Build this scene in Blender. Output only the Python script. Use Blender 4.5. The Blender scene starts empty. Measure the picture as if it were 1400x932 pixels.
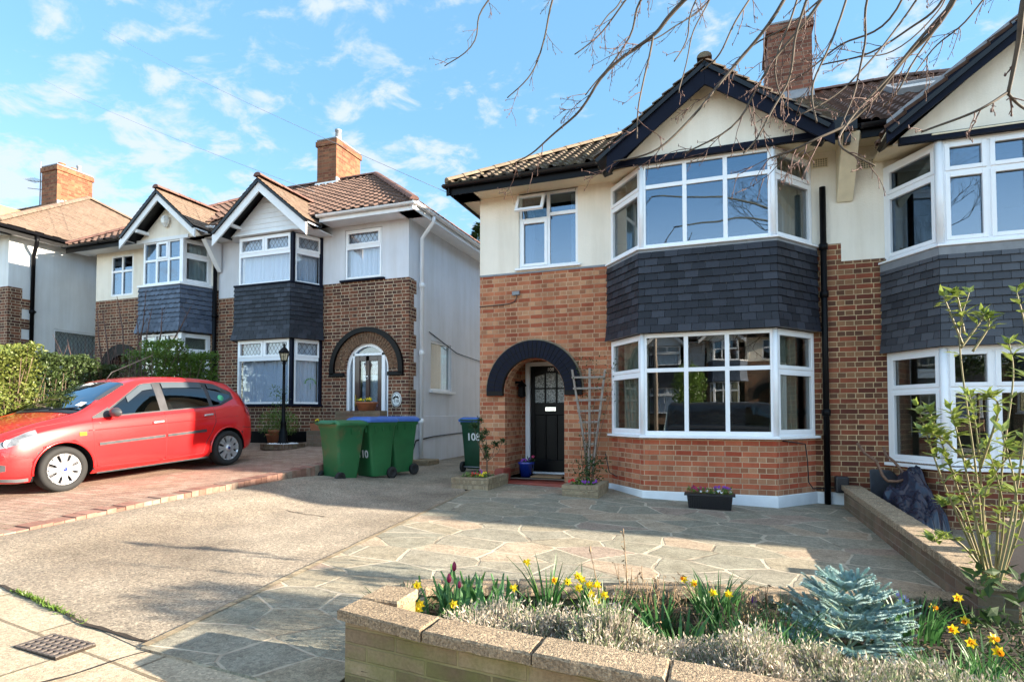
import bpy, bmesh, math, random
from mathutils import Vector, Matrix, noise
rnd = random.Random(11)
sc = bpy.context.scene
COL = sc.collection
V = Vector
PI = math.pi

# ------------------------------------------------------------------ camera
YAW, PIT, FP, H = math.radians(20.107), math.radians(1.891), 794.6, 1.3
cf = V((-math.sin(YAW)*math.cos(PIT), math.cos(YAW)*math.cos(PIT), math.sin(PIT)))
cr = V((math.cos(YAW), math.sin(YAW), 0)); cu = cr.cross(cf)
CO = V((0, 0, H))
cam_d = bpy.data.cameras.new('camera'); cam = bpy.data.objects.new('camera', cam_d); COL.objects.link(cam)
cam.matrix_world = Matrix(((cr.x, cu.x, -cf.x, 0), (cr.y, cu.y, -cf.y, 0), (cr.z, cu.z, -cf.z, H), (0, 0, 0, 1)))
cam_d.sensor_width = 36; cam_d.lens = FP/1400*36; cam_d.shift_y = (542.25-466)/1400
cam_d.clip_end = 2000; cam_d.clip_start = 0.05
sc.camera = cam

def ray(x, y): return cf + cr*((x-700)/FP) - cu*((y-542.25)/FP)
def at_y(x, y, Y): d = ray(x, y); return CO + d*(Y/d.y)
def at_x(x, y, X): d = ray(x, y); return CO + d*(X/d.x)
def at_d(x, y, D): return CO + ray(x, y)*D
def gz(x, y): return -0.028*(x-5) + 0.01*(y-8.9)
def at_g(x, y, dz=0):
    d = ray(x, y)
    t = (dz+0.14-0.089-H)/(d.z+0.028*d.x-0.01*d.y)
    return CO + d*t

# ------------------------------------------------------------------ mesh builder
class MB:
    def __init__(s): s.v = []; s.f = []; s.sm = []
    def face(s, pts, smooth=False):
        n = len(s.v); s.v += [tuple(p) for p in pts]; s.f.append(tuple(range(n, n+len(pts)))); s.sm.append(smooth)
    def mesh(s, vs, fs, smooth=False):
        n = len(s.v); s.v += [tuple(p) for p in vs]
        for f in fs: s.f.append(tuple(i+n for i in f)); s.sm.append(smooth)
    def box(s, x0, x1, y0, y1, z0, z1, M=None):
        if x0 > x1: x0, x1 = x1, x0
        if y0 > y1: y0, y1 = y1, y0
        if z0 > z1: z0, z1 = z1, z0
        p = [V(q) for q in ((x0,y0,z0),(x1,y0,z0),(x1,y1,z0),(x0,y1,z0),(x0,y0,z1),(x1,y0,z1),(x1,y1,z1),(x0,y1,z1))]
        if M is not None: p = [M @ q for q in p]
        fs = [(0,3,2,1),(4,5,6,7),(0,1,5,4),(1,2,6,5),(2,3,7,6),(3,0,4,7)]
        if M is not None and M.determinant() < 0: fs = [f[::-1] for f in fs]
        s.mesh(p, fs)
    def prism(s, pts, d, caps=True):
        """pts: 3D polygon, d: extrusion vector"""
        n = len(pts); a = [V(p) for p in pts]; d = V(d); b = [p+d for p in a]
        nrm = V((0, 0, 0))
        for i in range(n): nrm += a[i].cross(a[(i+1) % n])
        if nrm.dot(d) > 0: a.reverse(); b.reverse()
        fs = [(i, i+n, (i+1) % n+n, (i+1) % n) for i in range(n)]
        if caps: fs += [tuple(range(n)), tuple(range(2*n-1, n-1, -1))]
        s.mesh(a+b, fs)
    def tube(s, pts, r, n=8, cap=True, smooth=True):
        pts = [V(p) for p in pts]; m = len(pts)
        if not isinstance(r, (list, tuple)): r = [r]*m
        t = (pts[1]-pts[0]).normalized()
        ref = V((0, 0, 1)) if abs(t.z) < .9 else V((1, 0, 0))
        x = t.cross(ref).normalized()
        base = len(s.v)
        for i, p in enumerate(pts):
            t = (pts[min(i+1, m-1)]-pts[max(i-1, 0)])
            if t.length < 1e-9: t = V((0, 0, 1))
            t.normalize(); x = (x - t*x.dot(t))
            if x.length < 1e-6: x = t.orthogonal()
            x.normalize(); y = t.cross(x)
            for k in range(n):
                a = 2*PI*k/n; s.v.append(tuple(p+(x*math.cos(a)+y*math.sin(a))*r[i]))
        for i in range(m-1):
            for k in range(n):
                a = base+i*n+k; b = base+i*n+(k+1) % n
                s.f.append((a, b, b+n, a+n)); s.sm.append(smooth)
        if cap:
            s.f.append(tuple(base+k for k in range(n-1, -1, -1))); s.sm.append(False)
            s.f.append(tuple(base+(m-1)*n+k for k in range(n))); s.sm.append(False)
    def lathe(s, c, prof, n=20, smooth=True, sx=1, sy=1, M=None):
        base = len(s.v); c = V(c)
        for r, z in prof:
            for k in range(n):
                a = 2*PI*k/n; p = V((math.cos(a)*r*sx, math.sin(a)*r*sy, z))
                if M is not None: p = M @ p
                s.v.append(tuple(c+p))
        for i in range(len(prof)-1):
            for k in range(n):
                a = base+i*n+k; b = base+i*n+(k+1) % n
                s.f.append((a, b, b+n, a+n)); s.sm.append(smooth)
        s.f.append(tuple(base+k for k in range(n-1, -1, -1))); s.sm.append(False)
        s.f.append(tuple(base+(len(prof)-1)*n+k for k in range(n))); s.sm.append(False)
    def leaf(s, p, d, up, l, w, fold=0.15):
        """a small pointed leaf of four faces"""
        d = d.normalized(); sd = d.cross(up)
        if sd.length < 1e-4: sd = d.orthogonal()
        sd.normalize(); nn = sd.cross(d)
        a = p; t = p+d*l-nn*l*.12; m1 = p+d*l*.45; 
        s.mesh([a, m1+sd*w*.5+nn*w*fold, t, m1-sd*w*.5+nn*w*fold, m1], [(0, 1, 4), (1, 2, 4), (2, 3, 4), (3, 0, 4)])
    def build(s, name, mat, parent=None, bevel=0, uv=True, autosmooth=False, subd=0):
        me = bpy.data.meshes.new(name); me.from_pydata(s.v, [], s.f); me.update()
        me.polygons.foreach_set('use_smooth', s.sm)
        if uv:
            ul = me.uv_layers.new(name='UVMap')
            data = [0.0]*(2*len(me.loops)); vs = me.vertices
            for p in me.polygons:
                n = p.normal
                if abs(n.z) > .9: t = V((1, 0, 0)); b = V((0, 1, 0))
                else:
                    t = V((-n.y, n.x, 0)).normalized(); b = n.cross(t)
                    if t.x < -.0001 or (abs(t.x) <= .0001 and t.y < 0): t = -t
                    if b.z < 0: b = -b
                for li in p.loop_indices:
                    c = vs[me.loops[li].vertex_index].co
                    data[2*li] = c.dot(t); data[2*li+1] = c.dot(b)
            ul.data.foreach_set('uv', data)
        me.materials.append(mat)
        o = bpy.data.objects.new(name, me); COL.objects.link(o)
        if parent is not None:
            o.parent = parent
            if parent.type == 'EMPTY': o.location = -parent.location
        if bevel:
            b = o.modifiers.new('bevel', 'BEVEL'); b.width = bevel; b.segments = 2; b.limit_method = 'ANGLE'; b.angle_limit = .7
        if subd:
            b = o.modifiers.new('subd', 'SUBSURF'); b.levels = subd; b.render_levels = subd
        return o

def thing(name, label, cat, loc=(0, 0, 0), group=None):
    o = bpy.data.objects.new(name, None); COL.objects.link(o); o.location = loc; o.empty_display_size = .1
    return tag(o, label, cat, group)
def tag(o, label, cat, group=None, kind=None):
    o['label'] = label; o['category'] = cat
    if group: o['group'] = group
    if kind: o['kind'] = kind
    return o
def struct(o, label=None, kind='structure'):
    o['kind'] = kind
    if label: o['label'] = label
    return o
def kids(o): return [c for c in bpy.data.objects if c.parent == o]
def copy_tree(o, parent=None):
    c = o.copy(); COL.objects.link(c); c.parent = parent
    for ch in kids(o): copy_tree(ch, c)
    return c

# ------------------------------------------------------------------ materials
class NT:
    def __init__(s, name):
        s.m = bpy.data.materials.new(name); s.m.use_nodes = True; s.t = s.m.node_tree
        s.b = s.t.nodes['Principled BSDF']; s.out = s.t.nodes['Material Output']
    def n(s, kind, **kw):
        nd = s.t.nodes.new(kind)
        for k, v in kw.items():
            if k in nd.bl_rna.properties.keys() and k not in ('inputs',): setattr(nd, k, v)
        return nd
    def l(s, a, b): s.t.links.new(a, b)
    def uv(s, scale=(1, 1, 1), rot=0, loc=(0, 0, 0), obj=False):
        tc = s.n('ShaderNodeTexCoord'); mp = s.n('ShaderNodeMapping')
        s.l(tc.outputs['Object' if obj else 'UV'], mp.inputs[0])
        mp.inputs['Scale'].default_value = scale; mp.inputs['Rotation'].default_value = (0, 0, rot); mp.inputs['Location'].default_value = loc
        return mp.outputs[0]
    def noise(s, co, scale, detail=4, rough=.6, dist=0):
        nd = s.n('ShaderNodeTexNoise'); s.l(co, nd.inputs['Vector'])
        nd.inputs['Scale'].default_value = scale; nd.inputs['Detail'].default_value = detail
        nd.inputs['Roughness'].default_value = rough; nd.inputs['Distortion'].default_value = dist
        return nd.outputs['Fac']
    def ramp(s, fac, stops):
        nd = s.n('ShaderNodeValToRGB'); s.l(fac, nd.inputs[0]); e = nd.color_ramp.elements
        e[0].position = stops[0][0]; e[0].color = (*stops[0][1], 1); e[1].position = stops[-1][0]; e[1].color = (*stops[-1][1], 1)
        for p, c in stops[1:-1]:
            q = e.new(p); q.color = (*c, 1)
        return nd.outputs[0]
    def mix(s, fac, a, b, mode='MIX'):
        nd = s.n('ShaderNodeMix'); nd.data_type = 'RGBA'; nd.blend_type = mode
        for sock, val in ((nd.inputs[0], fac), (nd.inputs[6], a), (nd.inputs[7], b)):
            if isinstance(val, (int, float)): sock.default_value = val
            elif isinstance(val, tuple): sock.default_value = (*val, 1)
            else: s.l(val, sock)
        return nd.outputs[2]
    def math(s, op, a, b=0, c=0):
        nd = s.n('ShaderNodeMath'); nd.operation = op
        for i, val in enumerate((a, b, c)):
            if isinstance(val, (int, float)): nd.inputs[i].default_value = val
            else: s.l(val, nd.inputs[i])
        return nd.outputs[0]
    def bump(s, h, strength=.5, dist=.01):
        nd = s.n('ShaderNodeBump'); s.l(h, nd.inputs['Height']); nd.inputs['Strength'].default_value = strength; nd.inputs['Distance'].default_value = dist
        s.l(nd.outputs[0], s.b.inputs['Normal'])
    def base(s, c):
        if isinstance(c, tuple): s.b.inputs['Base Color'].default_value = (*c, 1)
        else: s.l(c, s.b.inputs['Base Color'])
    def set(s, **kw):
        for k, v in kw.items(): s.b.inputs[k.replace('_', ' ')].default_value = v
        return s

def plain(name, c, rough=.5, var=.12, scale=6, bump=0, metal=0, coat=0, spec=.5, bscale=60):
    t = NT(name); co = t.uv(obj=True)
    nz = t.noise(co, scale, 5)
    lo = tuple(max(0, x*(1-var)) for x in c); hi = tuple(min(1, x*(1+var)) for x in c)
    t.base(t.ramp(nz, [(.3, lo), (.7, hi)]))
    t.set(Roughness=rough, Metallic=metal)
    t.b.inputs['Coat Weight'].default_value = coat; t.b.inputs['Specular IOR Level'].default_value = spec
    if bump: t.bump(t.noise(co, bscale, 4), bump, .004)
    return t.m

def brick_mat(name, s1, s2, h1, h2, mortar, bw=.21, rh=.07, ms=.0055, english=True, bump=.6, weather=.25, moss=None):
    t = NT(name); co = t.uv(); 
    wob = t.noise(co, 9, 2)
    br = t.n('ShaderNodeTexBrick')
    mp = t.n('ShaderNodeVectorMath'); mp.operation = 'MULTIPLY_ADD'
    cmb = t.n('ShaderNodeCombineXYZ'); t.l(wob, cmb.inputs[0]); t.l(t.noise(t.uv(loc=(3, 7, 0)), 9, 2), cmb.inputs[1])
    t.l(cmb.outputs[0], mp.inputs[0]); mp.inputs[1].default_value = (.008, .008, 0); t.l(co, mp.inputs[2])
    co2 = mp.outputs[0]
    t.l(co2, br.inputs['Vector']); br.inputs['Scale'].default_value = 1
    br.inputs['Brick Width'].default_value = bw; br.inputs['Row Height'].default_value = rh
    br.inputs['Mortar Size'].default_value = ms; br.inputs['Mortar Smooth'].default_value = .25; br.inputs['Bias'].default_value = 0
    br.offset = .5 if not english else .25; br.offset_frequency = 2
    if english: br.squash = .5; br.squash_frequency = 2
    br.inputs['Color1'].default_value = (0, 0, 0, 1); br.inputs['Color2'].default_value = (1, 1, 1, 1); br.inputs['Mortar'].default_value = (.5, .5, .5, 1)
    sep = t.n('ShaderNodeSeparateColor'); t.l(br.outputs['Color'], sep.inputs[0]); tint = t.math('MINIMUM', t.math('MAXIMUM', t.math('MULTIPLY_ADD', t.math('SUBTRACT', sep.outputs[0], .5), 1.35, .5), 0), 1)
    sx = t.n('ShaderNodeSeparateXYZ'); t.l(co2, sx.inputs[0])
    par = t.math('MODULO', t.math('FLOOR', t.math('DIVIDE', t.math('ADD', sx.outputs[1], 70*rh), rh)), 2)
    par = t.math('LESS_THAN', par, .5)
    cs = t.mix(tint, s1, s2); ch = t.mix(tint, h1, h2)
    c = t.mix(par, cs, ch) if english else cs
    big = t.noise(co, 1.3, 4); fine = t.noise(co, 70, 3)
    c = t.mix(weather, c, t.ramp(fine, [(.3, (.4, .36, .33)), (.65, (1, 1, 1))]), 'MULTIPLY')
    st_ = t.n('ShaderNodeMapping'); t.l(co, st_.inputs[0]); st_.inputs['Scale'].default_value = (3.2, .6, 1)
    c = t.mix(t.ramp(t.noise(st_.outputs[0], 1, 6, .65), [(.42, (0, 0, 0)), (.72, (.75, .75, .75))]), c, t.mix(1, c, (.52, .46, .42), 'MULTIPLY'))
    c = t.mix(t.math('MULTIPLY', big, .6), c, t.mix(.7, c, (.6, .5, .42), 'MULTIPLY'))
    mo = t.mix(t.ramp(t.noise(co, 2.4, 5), [(.35, (0, 0, 0)), (.65, (1, 1, 1))]), mortar, tuple(x*.55 for x in mortar))
    c = t.mix(br.outputs['Fac'], c, mo)
    if moss:
        mk = t.ramp(t.noise(co, 3.2, 5), [(.42, (0, 0, 0)), (.6, (1, 1, 1))])
        c = t.mix(t.math('MULTIPLY', mk, moss[1]), c, moss[0])
    t.base(c); t.set(Roughness=.88)
    hgt = t.math('ADD', t.math('MULTIPLY', br.outputs['Fac'], -1), t.math('MULTIPLY', fine, .45))
    t.bump(hgt, bump, .006)
    return t.m

def glass_mat(name, tint=(.75, .8, .8), base=.10, rough=0.0, refl=(1, 1, 1)):
    t = NT(name); t.t.nodes.remove(t.b)
    tr = t.n('ShaderNodeBsdfTransparent'); tr.inputs[0].default_value = (*tint, 1)
    gl = t.n('ShaderNodeBsdfGlossy'); gl.inputs['Roughness'].default_value = rough; gl.inputs[0].default_value = (*refl, 1)
    fr = t.n('ShaderNodeLayerWeight'); fr.inputs[0].default_value = .5
    frp = t.math('MULTIPLY_ADD', t.math('POWER', fr.outputs['Facing'], 5), .9, .05)
    nb = t.n('ShaderNodeBump'); nb.inputs['Strength'].default_value = .025; nb.inputs['Distance'].default_value = .02
    t.l(t.noise(t.uv(obj=True), 1.4, 2), nb.inputs['Height']); t.l(nb.outputs[0], gl.inputs['Normal'])
    mx = t.n('ShaderNodeMixShader'); t.l(t.math('MINIMUM', t.math('ADD', t.math('MULTIPLY', frp, 1.0), base), 1), mx.inputs[0])
    t.l(tr.outputs[0], mx.inputs[1]); t.l(gl.outputs[0], mx.inputs[2]); t.l(mx.outputs[0], t.out.inputs[0])
    return t.m

def leaf_mat(name, c1, c2, rough=.5, trans=.25, scale=9, spec=.4):
    t = NT(name); nz = t.noise(t.uv(obj=True), scale, 3)
    t.base(t.ramp(nz, [(.3, c1), (.7, c2)])); t.set(Roughness=rough)
    t.b.inputs['Specular IOR Level'].default_value = spec
    if trans:
        tl = t.n('ShaderNodeBsdfTranslucent'); t.l(t.ramp(nz, [(.3, tuple(x*1.3 for x in c1)), (.7, tuple(x*1.3 for x in c2))]), tl.inputs[0])
        mx = t.n('ShaderNodeMixShader'); mx.inputs[0].default_value = trans
        t.l(t.b.outputs[0], mx.inputs[1]); t.l(tl.outputs[0], mx.inputs[2]); t.l(mx.outputs[0], t.out.inputs[0])
    return t.m

M = {}
M['brick108'] = brick_mat('orange_brick', (.40, .10, .045), (.58, .21, .10), (.36, .15, .075), (.62, .33, .18), (.62, .40, .25), ms=.0055)
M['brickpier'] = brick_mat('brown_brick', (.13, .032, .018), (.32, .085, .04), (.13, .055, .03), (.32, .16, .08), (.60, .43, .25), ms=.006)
M['brick110'] = brick_mat('dark_brick', (.09, .03, .018), (.24, .08, .04), (.09, .038, .024), (.25, .105, .055), (.62, .48, .33), ms=.0068)
M['brickred'] = brick_mat('red_bay_brick', (.42, .075, .032), (.58, .16, .075), (.34, .13, .065), (.56, .28, .155), (.58, .40, .26), ms=.0055)
M['chimney'] = brick_mat('chimney_brick', (.20, .06, .03), (.33, .125, .06), (.17, .065, .033), (.30, .145, .075), (.26, .15, .08))
M['chimdark'] = brick_mat('old_chimney_brick', (.15, .05, .03), (.30, .10, .06), (.17, .07, .045), (.32, .15, .09), (.26, .19, .14), weather=.5)
M['wallstone'] = brick_mat('walling_block', (.22, .15, .09), (.46, .35, .21), (.2, .15, .1), (.3, .22, .15), (.36, .28, .14), bw=.30, rh=.066, ms=.006, english=False, bump=1, weather=.45, moss=((.16, .17, .04), .55))
M['plantstone'] = brick_mat('planter_stone', (.34, .27, .17), (.46, .38, .25), (.3, .2, .1), (.4, .3, .2), (.3, .24, .16), bw=.28, rh=.075, english=False, bump=1, weather=.5)

def stucco(name, c, amp=.5):
    t = NT(name); co = t.uv(obj=True)
    n1 = t.noise(co, 1.1, 5); n2 = t.noise(co, 55, 3)
    c0 = t.ramp(n1, [(.3, tuple(x*.88 for x in c)), (.7, c)])
    st = t.n('ShaderNodeMapping'); tc = t.n('ShaderNodeTexCoord'); t.l(tc.outputs['Object'], st.inputs[0]); st.inputs['Scale'].default_value = (5, 5, .5)
    s = t.noise(st.outputs[0], 1, 5)
    c0 = t.mix(.45, c0, t.ramp(s, [(.35, (.80, .77, .72)), (.6, (1, 1, 1))]), 'MULTIPLY')
    t.base(c0); t.set(Roughness=.9); t.bump(n2, amp, .008)
    return t.m
M['stucco'] = stucco('cream_render', (.95, .87, .75))
M['stuccoW'] = stucco('white_render', (.80, .80, .80), .25)
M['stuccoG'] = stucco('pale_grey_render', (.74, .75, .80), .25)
M['upvc'] = plain('white_upvc', (.88, .89, .92), .25, .02)
M['whitepaint'] = plain('white_paint', (.80, .80, .81), .45, .05)
M['creampaint'] = plain('cream_paint', (.75, .68, .52), .5, .06)
M['plinthpaint'] = plain('plinth_white', (.78, .80, .83), .6, .08, 3, bump=.4)
M['navy'] = plain('navy_paint', (.005, .007, .018), .55, .2, spec=.12)
M['blackpaint'] = plain('black_paint', (.004, .004, .005), .4, .2, spec=.14)
M['blackplastic'] = plain('black_plastic', (.014, .014, .018), .45, .2, bump=.1)
M['gutterblack'] = plain('gutter_black', (.006, .006, .008), .35, .2, spec=.35)
M['soffit'] = plain('soffit_cream', (.74, .64, .46), .6, .08)
M['lead'] = plain('lead', (.22, .23, .25), .5, .15, 8)
M['darkvoid'] = plain('dark_room', (.05, .045, .04), .9)
M['room'] = plain('room_wall', (.22, .19, .15), .9)

def slate_mat():
    t = NT('slate'); co = t.uv(); 
    at = t.n('ShaderNodeAttribute'); at.attribute_name = 'rnd'; at.attribute_type = 'GEOMETRY'
    geo = t.n('ShaderNodeNewGeometry')
    c = t.ramp(geo.outputs['Random Per Island'], [(0, (.011, .012, .018)), (.5, (.020, .022, .032)), (1, (.042, .046, .062))])
    nz = t.noise(co, 25, 4)
    c = t.mix(.5, c, t.ramp(nz, [(.3, (.6, .6, .6)), (.7, (1, 1, 1))]), 'MULTIPLY')
    t.base(c); t.set(Roughness=.55); t.b.inputs['Specular IOR Level'].default_value = .35; t.bump(nz, .35, .004)
    return t.m
M['slate'] = slate_mat()
def tile_slate_grey():
    t = NT('grey_slate'); geo = t.n('ShaderNodeNewGeometry'); t.base(t.ramp(geo.outputs['Random Per Island'], [(0, (.028, .030, .038)), (1, (.075, .08, .095))])); t.set(Roughness=.55); return t.m
def slate_blue():
    t = NT('blue_slate'); geo = t.n('ShaderNodeNewGeometry'); t.base(t.ramp(geo.outputs['Random Per Island'], [(0, (.05, .065, .10)), (1, (.10, .125, .18))])); t.set(Roughness=.45); return t.m
M['slateblue'] = slate_blue()
M['slategrey'] = tile_slate_grey()
def tile_mat(name, cols, moss=None, rough=.85):
    t = NT(name); co = t.uv(obj=True)
    geo = t.n('ShaderNodeNewGeometry')
    c = t.ramp(geo.outputs['Random Per Island'], [(i/(len(cols)-1), q) for i, q in enumerate(cols)])
    nz = t.noise(co, 18, 5)
    c = t.mix(.7, c, t.ramp(nz, [(.3, (.5, .47, .44)), (.7, (1, 1, 1))]), 'MULTIPLY')
    if moss: c = t.mix(t.ramp(t.noise(co, 7, 6, .7), [(.5, (0, 0, 0)), (.66, (1, 1, 1))]), c, moss)
    t.base(c); t.set(Roughness=rough); t.bump(nz, .5, .006)
    return t.m
M['tile108'] = tile_mat('weathered_tile', [(.075, .055, .042), (.15, .11, .08), (.11, .08, .06)], (.17, .145, .09))
M['tile106'] = tile_mat('brown_tile', [(.085, .05, .042), (.14, .085, .07), (.10, .06, .05)], rough=.6)
M['tile110'] = tile_mat('russet_tile', [(.10, .06, .048), (.17, .105, .082), (.13, .08, .062)])
M['tileorange'] = tile_mat('sandy_tile', [(.17, .115, .085), (.25, .18, .135), (.21, .145, .105)], (.18, .14, .10))
M['ridge'] = tile_mat('ridge_tile', [(.24, .18, .12), (.32, .25, .17)])
M['kerbbrick'] = tile_mat('kerb_brick', [(.22, .10, .07), (.36, .20, .15), (.28, .14, .10), (.34, .27, .21)])
M['ridgebrown'] = tile_mat('brown_ridge_tile', [(.16, .08, .065), (.22, .115, .09)])
M['redtile'] = plain('red_quarry_tile', (.28, .055, .035), .5, .2, 5)

M['glass'] = glass_mat('window_glass')
M['glassnet'] = glass_mat('net_window_glass', (.85, .88, .92), .03)
M['glassup'] = glass_mat('upper_window_glass', (.5, .55, .6), .11, refl=(.62, .80, 1))
def curtain_mat(name, c, tr=.3):
    t = NT(name); t.base(c); t.set(Roughness=.9)
    tl = t.n('ShaderNodeBsdfTranslucent'); tl.inputs[0].default_value = (*c, 1)
    mx = t.n('ShaderNodeMixShader'); mx.inputs[0].default_value = tr
    t.l(t.b.outputs[0], mx.inputs[1]); t.l(tl.outputs[0], mx.inputs[2]); t.l(mx.outputs[0], t.out.inputs[0]); return t.m
M['net'] = curtain_mat('net_curtain', (.84, .90, .97), .15)
M['curtain'] = curtain_mat('cream_curtain', (.60, .55, .42))
M['curtaingrey'] = curtain_mat('grey_curtain', (.40, .42, .44))
M['leadcame'] = plain('lead_came', (.10, .10, .12), .5)
M['soil'] = plain('soil', (.030, .021, .014), .95, .4, 20, bump=1, bscale=40)
M['stem'] = leaf_mat('green_stem', (.06, .14, .02), (.10, .2, .04), trans=0)
M['bark'] = plain('bark', (.13, .115, .085), .85, .35, 9, bump=.6)
M['twig'] = plain('twig_bark', (.10, .052, .042), .7, .3, 5)
M['woodstem'] = plain('woody_stem', (.12, .08, .05), .8, .3)
M['terracotta'] = plain('terracotta', (.36, .13, .06), .75, .2, 8)
M['blueglaze'] = plain('blue_glaze', (.01, .03, .22), .15, .2, coat=.6)
# ------------------------------------------------------------------ building elements
def wall(mb, P, Q, z0, z1, holes=(), th=.22, back=True):
    """vertical wall from P to Q (outward on the right of P->Q), rectangular holes (u0,u1,z0,z1)"""
    P = V((P[0], P[1], 0)); Q = V((Q[0], Q[1], 0)); U = (Q-P); L = U.length; U.normalize(); N = V((U.y, -U.x, 0))
    us = sorted({0, L, *[h[0] for h in holes], *[h[1] for h in holes]}); zs = sorted({z0, z1, *[h[2] for h in holes], *[h[3] for h in holes]})
    def pt(u, z, w=0): return P+U*u+V((0, 0, z))-N*w
    def inh(u, z): return any(h[0] < u < h[1] and h[2] < z < h[3] for h in holes)
    for i in range(len(us)-1):
        for j in range(len(zs)-1):
            if inh((us[i]+us[i+1])/2, (zs[j]+zs[j+1])/2): continue
            a, b, c, d = us[i], us[i+1], zs[j], zs[j+1]
            mb.face([pt(a, c), pt(b, c), pt(b, d), pt(a, d)])
            if back: mb.face([pt(b, c, th), pt(a, c, th), pt(a, d, th), pt(b, d, th)])
    for h in holes:
        a, b, c, d = h
        mb.face([pt(a, c), pt(a, c, th), pt(b, c, th), pt(b, c)]); mb.face([pt(a, d), pt(b, d), pt(b, d, th), pt(a, d, th)])
        mb.face([pt(a, c), pt(a, d), pt(a, d, th), pt(a, c, th)]); mb.face([pt(b, c), pt(b, c, th), pt(b, d, th), pt(b, d)])
    mb.face([pt(0, z0), pt(0, z1), pt(0, z1, th), pt(0, z0, th)]); mb.face([pt(L, z0), pt(L, z0, th), pt(L, z1, th), pt(L, z1)])
    mb.face([pt(0, z1), pt(L, z1), pt(L, z1, th), pt(0, z1, th)]); mb.face([pt(0, z0), pt(0, z0, th), pt(L, z0, th), pt(L, z0)])

def arch_pts(uc, r, zs, n=24, rz=None):
    rz = rz or r
    return [(uc-r*math.cos(PI*i/n), zs+rz*math.sin(PI*i/n)) for i in range(n+1)]
def arch_wall(mb, P, Q, z0, z1, uc, r, zs, th=.22, rz=None):
    P = V((P[0], P[1], 0)); Q = V((Q[0], Q[1], 0)); U = (Q-P); L = U.length; U.normalize(); N = V((U.y, -U.x, 0))
    def pt(u, z, w=0): return P+U*u+V((0, 0, z))-N*w
    A = arch_pts(uc, r, zs, rz=rz)
    for w in (0, th):
        for (a, b) in ((0, uc-r), (uc+r, L)): mb.face([pt(a, z0, w), pt(b, z0, w), pt(b, z1, w), pt(a, z1, w)])
        for i in range(len(A)-1): mb.face([pt(A[i][0], A[i][1], w), pt(A[i+1][0], A[i+1][1], w), pt(A[i+1][0], z1, w), pt(A[i][0], z1, w)])
    for i in range(len(A)-1): mb.face([pt(*A[i]), pt(*A[i], th), pt(*A[i+1], th), pt(*A[i+1])])
    for u in (uc-r, uc+r): mb.face([pt(u, z0), pt(u, z0, th), pt(u, zs, th), pt(u, zs)])
    for u in (0, L): mb.face([pt(u, z0), pt(u, z0, th), pt(u, z1, th), pt(u, z1)])
    mb.face([pt(0, z1), pt(L, z1), pt(L, z1, th), pt(0, z1, th)])
def arch_ring(mb, P, Q, uc, r0, r1, zs, w0, w1, n=28, k0=1, k1=1, drop=0):
    """solid ring on the wall plane, proud from w0 (inside) to w1 (outside)"""
    P = V((P[0], P[1], 0)); Q = V((Q[0], Q[1], 0)); U = (Q-P).normalized(); N = V((U.y, -U.x, 0))
    def pt(u, z, w): return P+U*u+V((0, 0, z))+N*w
    a = [(uc-r0, zs-drop)]*(drop > 0)+[(uc-r0*math.cos(PI*i/n), zs+r0*k0*math.sin(PI*i/n)) for i in range(n+1)]+[(uc+r0, zs-drop)]*(drop > 0)
    b = [(uc-r1, zs-drop)]*(drop > 0)+[(uc-r1*math.cos(PI*i/n), zs+r1*k1*math.sin(PI*i/n)) for i in range(n+1)]+[(uc+r1, zs-drop)]*(drop > 0)
    for i in range(len(a)-1):
        mb.face([pt(*a[i], w1), pt(*a[i+1], w1), pt(*b[i+1], w1), pt(*b[i], w1)])
        mb.face([pt(*a[i], w0), pt(*a[i], w1), pt(*a[i+1], w1), pt(*a[i+1], w0)][::-1])
        mb.face([pt(*b[i], w0), pt(*b[i+1], w0), pt(*b[i+1], w1), pt(*b[i], w1)])
    for q in (0, -1): mb.face([pt(*a[q], w0), pt(*b[q], w0), pt(*b[q], w1), pt(*a[q], w1)])

def frame_M(P, Q):
    P = V((P[0], P[1], 0)); Q = V((Q[0], Q[1], 0)); U = (Q-P); L = U.length; U.normalize(); N = V((U.y, -U.x, 0))
    return Matrix(((U.x, N.x, 0, P.x), (U.y, N.y, 0, P.y), (0, 0, 1, 0), (0, 0, 0, 1))), L   # local: (u, w outward, z)

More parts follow.
